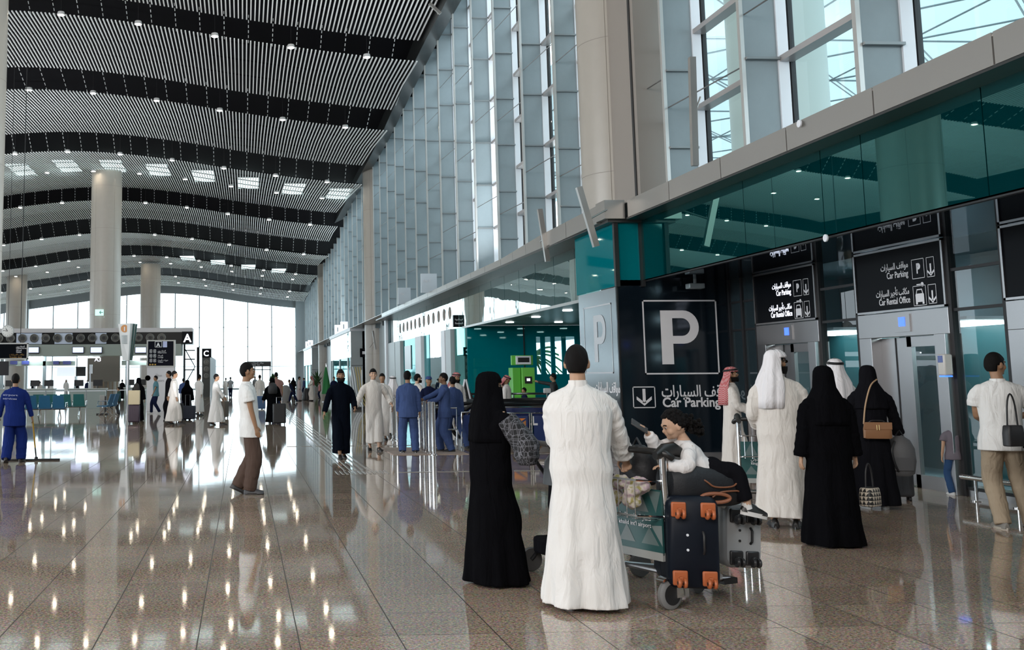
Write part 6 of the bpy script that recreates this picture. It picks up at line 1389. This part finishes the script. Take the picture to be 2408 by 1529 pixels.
p = onZ(2490, 1262); person('person in black abaya cut by the right edge of the photo', (p.x, p.y, 0), .3, 1.70, dict(robe=(M_ABAYA, .085), woman=1, wide=1, niqab=(M_ABAYA, False, .1)), vox=.011, hair='none', hem=.02)
p = onZ(2252, 1168); person('small child in blue trousers half hidden behind the steel post of the middle lift', (p.x+.10, p.y+.15, 0), -.2, 1.0, dict(shirt=(mat('child_top', (.12, .10, .12), .8), 'short'), trousers=(cloth('denim', (.03, .07, .16)), .085)), vox=.011, shoe=(M_SOLE, M_SOLE))
# bags of this group
def handbag(loc, rz, w, d, h, m, label, strap=.22, extra=None, hm=None):
    o = empty('handbag', loc, rz, label, 'bag'); k = MB(); k.rings([[(w/2*f_*math.copysign(abs(math.cos(a))**.4, math.cos(a)), d/2*f_*math.copysign(abs(math.sin(a))**.5, math.sin(a)), z) for a in np.linspace(0, 2*PI, 25)[:-1]] for z, f_ in ((-h, .9), (-h*.96, 1), (-h*.4, 1), (-.01, .9), (0, .8))]); k.build('bag_body', m, o)
    k = MB(); P, r = smooth_path([(-w*.32, 0, -.02), (-w*.22, 0, strap*.7), (0, 0, strap), (w*.22, 0, strap*.7), (w*.32, 0, -.02)], [.008]*5, 14); k.tube(P, r, n=8); k.build('strap', hm or M_BLACK, o); return o
def tri_mat():
    m = bpy.data.materials.new('cream_black_triangles'); m.use_nodes = True; nt = m.node_tree; N = nt.nodes; L = nt.links; tc = N.new('ShaderNodeTexCoord'); sp = N.new('ShaderNodeSeparateXYZ'); L.new(tc.outputs['Object'], sp.inputs[0])
    def mt(op, a, b=None):
        n = N.new('ShaderNodeMath'); n.operation = op
        for i, q in enumerate((a, b)):
            if q is None: continue
            if isinstance(q, (int, float)): n.inputs[i].default_value = q
            else: L.new(q, n.inputs[i])
        return n.outputs[0]
    u = mt('FRACT', mt('MULTIPLY', mt('ADD', mt('ADD', sp.outputs[0], sp.outputs[1]), 5), 26)); v = mt('FRACT', mt('MULTIPLY', mt('ADD', sp.outputs[2], 5), 26)); t = mt('MULTIPLY', mt('ABSOLUTE', mt('SUBTRACT', u, .5)), 2)
    c = mt('GREATER_THAN', mt('SUBTRACT', 1, v), t); mx = N.new('ShaderNodeMix'); mx.data_type = 'RGBA'; mx.inputs[6].default_value = (.50, .44, .36, 1); mx.inputs[7].default_value = (.015, .015, .015, 1); L.new(c, mx.inputs[0]); L.new(mx.outputs[2], N['Principled BSDF'].inputs['Base Color']); return m
w = world_of(ab, INFO[ab.name]['HL'][1]); hb = handbag((w.x+.09, w.y-.05, w.z-.30), .5, .20, .13, .17, tri_mat(), 'small boxy handbag with cream and black triangles in the hand of the abaya wearer', .22)
w = world_of(bw, (.02, -.21, 1.02)); q = handbag((w.x, w.y, w.z), -.35, .30, .08, .19, mat('tan_leather', (.25, .12, .055), .45), 'tan leather shoulder bag with gold clasp on the back of the abaya wearer', .02)
k = MB(); P, r = smooth_path([(-.14, 0, -.02), (-.10, .04, .2), (-.03, .06, .42), (.06, .14, .50)], [.009]*4, 14); k.tube(P, r, n=8); k.build('shoulder_strap', mat('tan_strap', (.40, .26, .15), .5), q); k = MB(); k.tube([(-.012, -.045, -.03), (-.012, -.046, -.09), (.012, -.046, -.09), (.012, -.045, -.03)], .004, n=6); k.build('clasp', mat('gold_metal', (.6, .45, .2), .3, metal=1), q); k = MB(); k.box((-.15, -.045, -.085), (.15, -.035, .0)); k.build('flap', mat('tan_leather', (.25, .12, .055)), q, bevel=.008)
p = onY(2118, 1075, 12.1); q = empty('grey_backpack', (p.x, 12.1, p.z-.10), -.3, 'grey backpack leaning on the dark suitcase beside the tan shoulder bag', 'bag')
k = MB(); k.rings([[(rx*math.cos(a), ry*math.sin(a), z) for a in np.linspace(0, 2*PI, 21)[:-1]] for z, rx, ry in ((-.12, .10, .07), (-.09, .14, .10), (.05, .165, .12), (.2, .155, .12), (.3, .11, .09), (.35, .04, .04))]); k.build('bag_body', mat('backpack_grey', (.10, .10, .105), .7, bump=.4, bscale=25), q)
k = MB(); P, r = smooth_path([(-.08, -.09, .29), (-.13, -.14, .18), (-.10, -.13, .02), (-.06, -.10, -.06)], [.014]*4, 14); k.tube(P, r, n=8); k.build('shoulder_strap', M_BLACK, q); k = MB(); k.tube([(-.05, 0, .33), (0, -.01, .42), (.05, 0, .33)], .01, n=6); k.build('grab_handle', M_BLACK, q)
k = MB(); k.rings([[(rx*math.cos(a), -.11-dy, z) for a, dy in ((0, 0), (1.57, .0), (3.14, 0), (4.71, .02))] for z, rx in ((-.05, .10), (.1, .11))]); k.build('front_pocket', mat('backpack_pocket', (.07, .07, .075), .7), q)
def cabin_case(loc, rz, w, d, h, m, label, tilt=0, ext=.35):
    o = empty('cabin_suitcase', loc, 0, label, 'suitcase'); o.rotation_euler = (tilt, 0, rz); k = MB(); k.box((-w/2, -d/2, .05), (w/2, d/2, .05+h)); k.build('shell', m, o, bevel=.04, seg=3)
    for x in (-w/2+.05, w/2-.05):
        for y in (-d/2+.04, d/2-.04): k = MB(); k.lathe([(.008, -.012), (.026, -.012), (.026, .012), (.008, .012)], (x, y, .026), 'x', n=14); k.build('wheel', M_BLACK, o)
    k = MB(); k.tube([(-.09, d/2-.04, h), (-.09, d/2-.04, h+ext), (.09, d/2-.04, h+ext), (.09, d/2-.04, h)], .009, n=6); k.build('pull_handle', M_STEEL, o); k = MB()
    for j in range(4): k.box((-w/2+.06+j*(w-.12)/3-.006, -d/2-.004, .12), (-w/2+.06+j*(w-.12)/3+.006, -d/2+.002, h-.03))
    k.build('rib', m, o); return o
p = onZ(2125, 1180); cabin_case((p.x+.02, p.y+.15, 0), -.4, .36, .24, .56, mat('charcoal_case', (.045, .048, .055), .3), 'charcoal cabin suitcase on wheels beside the abaya wearer with the tan bag', ext=.1)
p = onY(1760, 1060, 15.2); cabin_case((onZ(1762, 1120).x, 15.5, 0), -.3, .46, .3, .86, mat('wrapped_brown_grey', (.10, .085, .085), .35, bump=.6, bscale=15), 'tall brownish wrapped suitcase beside the red-scarfed person', ext=.02)
p = onZ(1795, 1215); trolley((p.x+.35, p.y+.5, 0), -.35, 'luggage trolley half hidden behind the person in white headscarf thrown back')
w = onY(2383, 1025, 9.7); handbag((w.x, 9.7, w.z+.1), .2, .2, .1, .2, M_BLACK, 'black handbag hanging at the right edge of the photo', .3)
# ------------------------------------------------------------------ people further down the hall
def P(label, u, v, top, rz, outfit, vox=None, **kw):
    g = onZ(u, v); H = onY(u, top, g.y).z
    if vox is None: vox = .012 if g.y < 26 else (.017 if g.y < 40 else .024)
    return person(label, (g.x, g.y, 0), rz, max(1.2, min(1.95, H)), outfit, vox=vox, **kw)
LT, RT, CAMF, AWAY = PI/2, -PI/2, PI, 0
WALK = {1: (.07, .20, 0), -1: (-.07, -.16, .03, .35)}; WALK2 = {-1: (-.07, .20, 0), 1: (.07, -.16, .03, .35)}
SWING = {1: (.26, -.12, .84), -1: (-.27, .20, .90)}
P('person in a loose white t-shirt and brown trousers, hand in pocket, standing in profile', 588, 1162, 858, RT+.05, dict(shirt=(M_TSH, 'short', 0, .74), trousers=(M_BROWN, .095, -.03), beard=0), hands={-1: (-.19, .10, .86), 1: (.19, .08, .86)}, elbow={1: (.4, -1, 0), -1: (-.4, -1, 0)},
  feet={-1: (-.06, -.16, .04, .45), 1: (.05, .0, 0)}, lean=(0, -.045), hip=.955, sk=1, vox=.010, shoe=(mat('sandal_grey', (.05, .05, .055), .5), M_SHOE), head=(.05, .06), build=1.0, curl=(.3, .3), folds=1.3, knee={1: (0, 1, 0), -1: (0, 1, 0)})
P('bearded person in a black thobe walking up the hall', 803, 1078, 870, CAMF+.1, dict(robe=(M_NAVYT, .055), beard=1, collar=1), hands={1: (.36, .12, .90), -1: (-.24, .22, 1.0)}, feet=WALK, hem=.10, hemr=(.17, .20), sk=1, vox=.0105, build=1.05, head=(-.05, 0), folds=1.2)
P('young person in a white thobe walking up the hall, arms held out', 880, 1060, 868, CAMF+.05, dict(robe=(M_THOBE2, .055), collar=1), hands={1: (.42, .12, .92), -1: (-.36, .16, 1.0)}, feet=WALK2, hem=.16, hemr=(.16, .18), sk=2, vox=.0105, folds=1.3)
P('dark-haired bearded person in white just behind the young one in white thobe', 901, 1036, 879, CAMF-.1, dict(robe=(M_THOBE, .06), beard=1), hem=.12, hemr=(.17, .18), sk=1, feet=WALK)
P('person seen from behind in white headscarf and thobe beside the paired posts', 926, 1026, 885, AWAY-.1, dict(robe=(M_THOBE, .07), ghutra=(M_WGH, .5, 2.1, 1.6), agal=1), hem=.10, hemr=(.26, .22), sk=1, build=1.1)
P('worker in blue uniform seen from behind, standing left of the steel posts', 962, 1066, 873, AWAY-.1, dict(shirt=(M_UNI, 'long', 0, .76), trousers=(M_UNI, .088, -.04)), hands={1: (.25, .06, .80), -1: (-.22, .10, .84)}, feet={1: (.14, 0, 0), -1: (-.14, .02, 0)}, head=(-.4, 0), sk=1, shoe=(M_SHOE, M_SOLE), vox=.0105, build=1.06, folds=1.3)
P('dark-haired person in white shirt with sunglasses, behind the left blue worker', 984, 1036, 880, RT+.4, dict(robe=(M_THOBE2, .06), beard=1, glasses=1), sk=2, head=(-.1, 0))
P('person in dark clothes with a blue cap between the two blue workers', 1011, 1042, 886, CAMF+.1, dict(shirt=(M_NAVY, 'long', 0, .78), trousers=(M_NAVY, .085), cap=M_UNI), sk=1, hair='none', hands={1: (.15, .3, 1.1), -1: (-.3, .1, .9)})
P('worker in blue uniform facing left, one hand on the rail, right of the posts', 1048, 1063, 878, LT-.1, dict(shirt=(M_UNI, 'long', 0, .76), trousers=(M_UNI, .09, -.04)), hands={1: (.12, .52, 1.14), -1: (-.12, .40, 1.10)}, feet={1: (.11, .10, 0), -1: (-.10, -.12, 0)}, sk=3, vox=.0105, build=1.06, folds=1.3, elbow={1: (.3, -.4, -1), -1: (-.3, -.4, -1)})
P('dark-haired person in blue work shirt close behind the right blue worker', 1068, 1055, 886, AWAY+.2, dict(shirt=(M_UNI, 'long'), trousers=(M_UNI, .085)), sk=1, feet={1: (.30, -.1, 0), -1: (-.1, 0, 0)})
P('person in white thobe and red checked headscarf with black cord behind the blue workers', 1076, 1041, 877, CAMF+.4, dict(robe=(M_THOBE, .06), ghutra=(M_SHEM, .4, 1.9), agal=1, beard=1), sk=1, head=(.1, -.2))
P('dark-haired person at the counter beside the one bending in checked headscarf', 1152, 1026, 878, AWAY-.3, dict(shirt=(M_NAVY, 'long'), trousers=(M_NAVY, .085)), sk=1)
P('person in white with checked headscarf bending over the counter behind the veiled one', 1194, 1026, 884, RT-.5, dict(robe=(M_THOBE, .06), ghutra=(M_SHEM, .35, 1.7), agal=1, beard=1), sk=1, head=(0, -.5))
P('person in dark jacket pointing left in front of the teal wall', 1306, 1012, 879, LT-.4, dict(shirt=(mat('dark_jacket', (.01, .012, .012), .7), 'long'), trousers=(M_NAVY, .085)), hands={1: (.25, .55, 1.50), -1: (-.2, .1, .9)}, sk=1)
P('dark-haired person sitting low behind the dark counter by the green kiosk', 1236, 1010, 912, LT, dict(shirt=(M_NAVY, 'long'), trousers=(M_NAVY, .085)), sk=1)
# cleaner with mop
cl = P('cleaner in royal blue overalls seen from behind, pushing a long floor mop', 32, 1088, 880, AWAY+.0, dict(shirt=(M_OVER, 'long', 0, .72), trousers=(M_OVER, .105, -.03)), hands={1: (.33, .16, .80), -1: (-.34, .10, .82)}, feet={1: (.12, .12, 0), -1: (-.12, -.14, .02, .5)}, sk=1, vox=.0105, build=1.12, folds=1.3, shoe=(mat('brown_shoe', (.03, .02, .015), .5), M_SHOE))
for j, (s_, z_) in enumerate((('airport', 1.28), ('services', 1.21))):
    t = text('back_lettering', s_, (-.20, -.158, z_), (1, 0, -.05), (0, 0, 1), .05, mat('print_white', (.4, .45, .6), .6), cl, width=.26 if j else .28, depth=.001)
w = world_of(cl, INFO[cl.name]['HL'][1]); mp = onZ(85, 1083); hp = onZ(150, 1078); h0 = onZ(20, 1082)
o = empty('floor_mop', (mp.x, mp.y, 0), 0, 'long flat floor mop with a yellow handle pushed by the cleaner', 'mop')
k = MB(); k.tube([(w.x-mp.x, w.y-mp.y, w.z+.12), ((w.x-mp.x)*.25, (w.y-mp.y)*.25, (w.z)*.30)], .016, n=8); k.build('handle', mat('mop_yellow', (.45, .28, .04), .4), o)
k = MB(); k.tube([((w.x-mp.x)*.25, (w.y-mp.y)*.25, w.z*.30), (0, 0, .04)], .014, n=8); k.cyl((0, 0, .02), (0, 0, .07), .035); k.build('lower_shaft', M_BLACK, o)
k = MB(); k.box((h0.x-mp.x, -.05, .0), (hp.x-mp.x, .05, .03)); k.build('mop_head', M_BLACK, o, bevel=.01)
# left middle distance
fb = P('person in black abaya with a dark bag, walking away beside the pylon', 325, 990, 889, AWAY-.2, dict(robe=(M_ABAYA, .07), woman=1, niqab=(M_ABAYA, False, .05)), hair='none', hem=.03)
P('person in teal shirt and navy trousers walking left by the direction board', 366, 973, 884, LT+.3, dict(shirt=(M_TEALS, 'short'), trousers=(M_NAVY, .075)), feet=WALK, hands=SWING, sk=1, shoe=(M_SOLE, M_SOLE))
P('person in black with thick curly hair partly hidden by the white thobe walker', 397, 990, 873, LT, dict(robe=(M_ABAYA2, .07), woman=1), sk=1)
P('bareheaded person in white thobe walking right, pulling a black trolley case', 409, 998, 873, RT, dict(robe=(M_THOBE2, .055)), feet=WALK, hands={1: (.24, .10, .84), -1: (-.2, -.2, .85)}, hem=.10, hemr=(.20, .28), sk=1)
P('person in black abaya between the two white thobe walkers', 440, 988, 894, AWAY, dict(robe=(M_ABAYA, .07), woman=1, niqab=(M_ABAYA, False, .05)), hair='none', hem=.03)
P('person in blue clothes beyond the black abaya, by the island end', 431, 960, 890, AWAY, dict(shirt=(M_UNI, 'long'), trousers=(M_NAVY, .08)), sk=1)
P('person in a white thobe striding away, dark hair, right of the black trolley case', 468, 978, 881, AWAY-.7, dict(robe=(M_THOBE, .055)), feet=WALK2, hands=SWING, hem=.16, hemr=(.19, .24), sk=1)
P('dark-haired person in a long white thobe walking right with a brown case', 508, 1000, 880, RT, dict(robe=(M_THOBE, .06)), feet=WALK, hands={1: (.22, .30, .92), -1: (-.22, .2, .9)}, hem=.10, hemr=(.22, .30), sk=1, hair='short')
P('person in white headscarf and thobe, half hidden behind the t-shirt wearer', 578, 975, 884, CAMF, dict(robe=(M_THOBE, .06), ghutra=(M_WGH, .4, 1.8), beard=1), sk=1)
P('person in white walking away with a blue suitcase, right of the t-shirt wearer', 611, 958, 882, AWAY, dict(robe=(M_THOBE2, .06)), sk=1, hem=.12)
wb = P('person in black abaya with a black backpack pulling a large black suitcase', 641, 996, 889, AWAY, dict(robe=(M_ABAYA, .085), woman=1, wide=1, niqab=(M_ABAYA, False, .05)), hair='none', hem=.05, hemr=(.28, .24), hands={1: (.34, .02, .78), -1: (-.36, .05, .85)}, build=1.1)
P('big person in brownish pink shirt right behind the abaya wearer with the backpack', 650, 977, 876, AWAY, dict(shirt=(cloth('pink_brown_shirt', (.30, .17, .15)), 'short'), trousers=(M_NAVY, .09)), sk=1, build=1.25)
P('person dressed in black leaning forward beside a grey backpack', 688, 946, 893, LT, dict(shirt=(M_NAVY, 'long'), trousers=(M_NAVY, .09)), lean=(0, .22), feet={1: (.1, .25, 0), -1: (-.1, -.35, 0)}, sk=1)
P('long-haired person in a pale dress standing in the distance', 704, 943, 886, RT, dict(robe=(mat('pale_dress', (.50, .42, .42), .8), .06)), sk=1, hair='long')
P('person in red checked headscarf and dark vest over a white thobe in the distance', 733, 943, 885, LT+.3, dict(robe=(M_THOBE2, .06), ghutra=(M_SHEM, .55, 1.9)), sk=1, hands={-1: (-.4, .35, 1.1), 1: (.2, .2, .9)})
P('person in a pink top sitting by the green flag', 752, 938, 900, LT, dict(shirt=(cloth('pink_top', (.45, .2, .2)), 'long'), trousers=(M_NAVY, .09)), sk=1)
P('person in dark clothes right of the green flag', 786, 948, 886, CAMF, dict(shirt=(M_NAVY, 'long'), trousers=(M_NAVY, .085)), sk=1)
P('far person with a black backpack walking towards the end windows', 542, 935, 887, AWAY, dict(shirt=(mat('far_grey', (.3, .32, .34), .8), 'short'), trousers=(M_NAVY, .08)), sk=1, feet=WALK)
P('far person in white left of the one with the black backpack', 531, 932, 889, AWAY, dict(robe=(M_THOBE, .06)), sk=1)
P('far person in grey standing before the end door', 600, 926, 886, CAMF, dict(shirt=(mat('far_grey', (.3, .32, .34)), 'long'), trousers=(M_NAVY, .08)), sk=1)
P('far person in blue by the right wall of the hall', 715, 930, 889, LT, dict(shirt=(M_UNI, 'long'), trousers=(M_NAVY, .08)), sk=1)
P('far person with dark veil by the end window', 690, 930, 888, CAMF, dict(robe=(M_ABAYA2, .07), niqab=(M_ABAYA2, False, .05)), hair='none')
# check-in hall
P('person in cream thobe leaning over the check-in desk, seen past the cleaner', 93, 945, 897, AWAY+.5, dict(robe=(M_THOBE2, .06)), sk=1)
P('person in black abaya at the far left check-in desk', 4, 945, 897, RT, dict(robe=(M_ABAYA, .07), niqab=(M_ABAYA, False, .05)), hair='none')
P('dark-haired person in black behind the cleaner’s shoulder', 76, 940, 897, LT, dict(robe=(M_ABAYA2, .07)), sk=1)
P('person in white headscarf at the desk, left of the lilac screen', 118, 935, 893, CAMF, dict(robe=(M_THOBE, .06), ghutra=(M_WGH, .4, 1.9)), sk=1)
P('person in white headscarf under the black part of the screen', 155, 934, 893, CAMF+.3, dict(robe=(M_THOBE, .06), ghutra=(M_WGH, .4, 1.9)), sk=1)
P('person in black abaya sitting behind the wide desk', 180, 934, 896, CAMF, dict(robe=(M_ABAYA, .07), niqab=(M_ABAYA, False, .05)), hair='none')
P('dark-haired clerk behind the wide desk next to the cladding', 205, 934, 894, CAMF, dict(shirt=(M_NAVY, 'long'), trousers=(M_NAVY, .08)), sk=1)
P('person in black right of the column cladding', 287, 940, 893, AWAY, dict(robe=(M_ABAYA2, .07)), sk=1)
P('person sitting on the striped seats in dark green clothes', 279, 975, 915, LT, dict(shirt=(mat('dark_green_top', (.01, .05, .045), .8), 'long'), trousers=(M_BLACK, .09)), sk=1)
# cases and bags
def case_at(u, v, w_, h_, m, label, rz=0, ext=.3, tilt=0, d=.26):
    g = onZ(u, v); return cabin_case((g.x, g.y, 0), rz, w_, d, h_, m, label, ext=ext)
case_at(440, 989, .62, .50, mat('case_blue_black', (.012, .018, .035), .5), 'blue-black soft trolley case pulled by the bareheaded thobe walker', -.2, .45)
case_at(421, 992, .30, .62, M_BKC, 'narrow dark case between the white thobe walker and the soft case', .2, .4)
case_at(527, 984, .40, .62, mat('case_brown', (.12, .10, .08), .5), 'brown case held by the grey-haired thobe walker', 1.2, .3)
case_at(657, 999, .44, .66, M_BKC, 'large black suitcase behind the abaya wearer with backpack', 0, .25)
case_at(614, 964, .42, .62, mat('case_blue', (.04, .10, .22), .45), 'blue suitcase beyond the t-shirt wearer', 0, .4)
case_at(315, 996, .40, .60, mat('case_plum', (.03, .015, .03), .5), 'dark plum suitcase beside the pylon', 0, .3)
case_at(397, 986, .3, .6, mat('case_red', (.10, .02, .03), .5), 'dark red suitcase behind the white thobe walker', 0, .3)
g = onZ(672, 944); q = empty('grey_backpack', (g.x, g.y, 0), 0, 'grey wheeled backpack beside the one leaning forward', 'bag'); k = MB(); k.rings([[(rx*math.cos(a), ry*math.sin(a), z) for a in np.linspace(0, 2*PI, 17)[:-1]] for z, rx, ry in ((0, .3, .2), (.1, .36, .22), (.6, .36, .22), (.95, .25, .18), (1.05, .1, .1))]); k.build('bag_body', mat('backpack_light_grey', (.22, .22, .22), .7), q)
g = onZ(722, 942); q = empty('black_bag', (g.x, g.y, 0), 0, 'black bag on the floor left of the red headscarf', 'bag'); k = MB(); k.rings([[(rx*math.cos(a), ry*math.sin(a), z) for a in np.linspace(0, 2*PI, 17)[:-1]] for z, rx, ry in ((0, .3, .2), (.1, .33, .22), (.5, .28, .22), (.8, .15, .12))]); k.build('bag_body', M_BKC, q)
def back_bag(par, m, label, w=.16, z0=1.02, z1=1.40):
    p = world_of(par, (0, -.26, 0)); q = empty('backpack', (p.x, p.y, 0), par.rotation_euler.z, label, 'bag'); k = MB(); k.rings([[(rx*math.cos(a), ry*math.sin(a), z) for a in np.linspace(0, 2*PI, 19)[:-1]] for z, rx, ry in ((z0, w*.8, .07), (z0+.05, w, .1), ((z0+z1)/2, w, .11), (z1-.06, w*.8, .09), (z1, w*.3, .04))]); k.build('bag_body', m, q)
back_bag(wb, mat('backpack_black', (.015, .015, .018)), 'black backpack worn by the abaya wearer with the large suitcase')
back_bag(fb, mat('bag_dark_brown', (.02, .015, .012), .7), 'dark shoulder bag worn by the abaya wearer left of the pylon', .12)
g = onZ(303, 986); q = empty('paper_bag', (g.x, g.y, 0), 0, 'beige bag standing on the plum suitcase by the pylon', 'bag')
q.location = (onZ(315, 996).x, onZ(315, 996).y, .66); k = MB(); k.box((-.2, -.12, 0), (.2, .12, .5)); k.build('bag_body', mat('paper_beige', (.45, .38, .25), .8), q, bevel=.02)
# nested trolleys near the escalators
for j in range(2):
    g = onZ(1262+j*14, 1066); trolley((g.x+.4, g.y-.35+j*.52, 0), 1.35, ['parked luggage trolley by the blue advert panels, the front one', 'parked luggage trolley by the blue advert panels, the rear one'][j], panel=False)
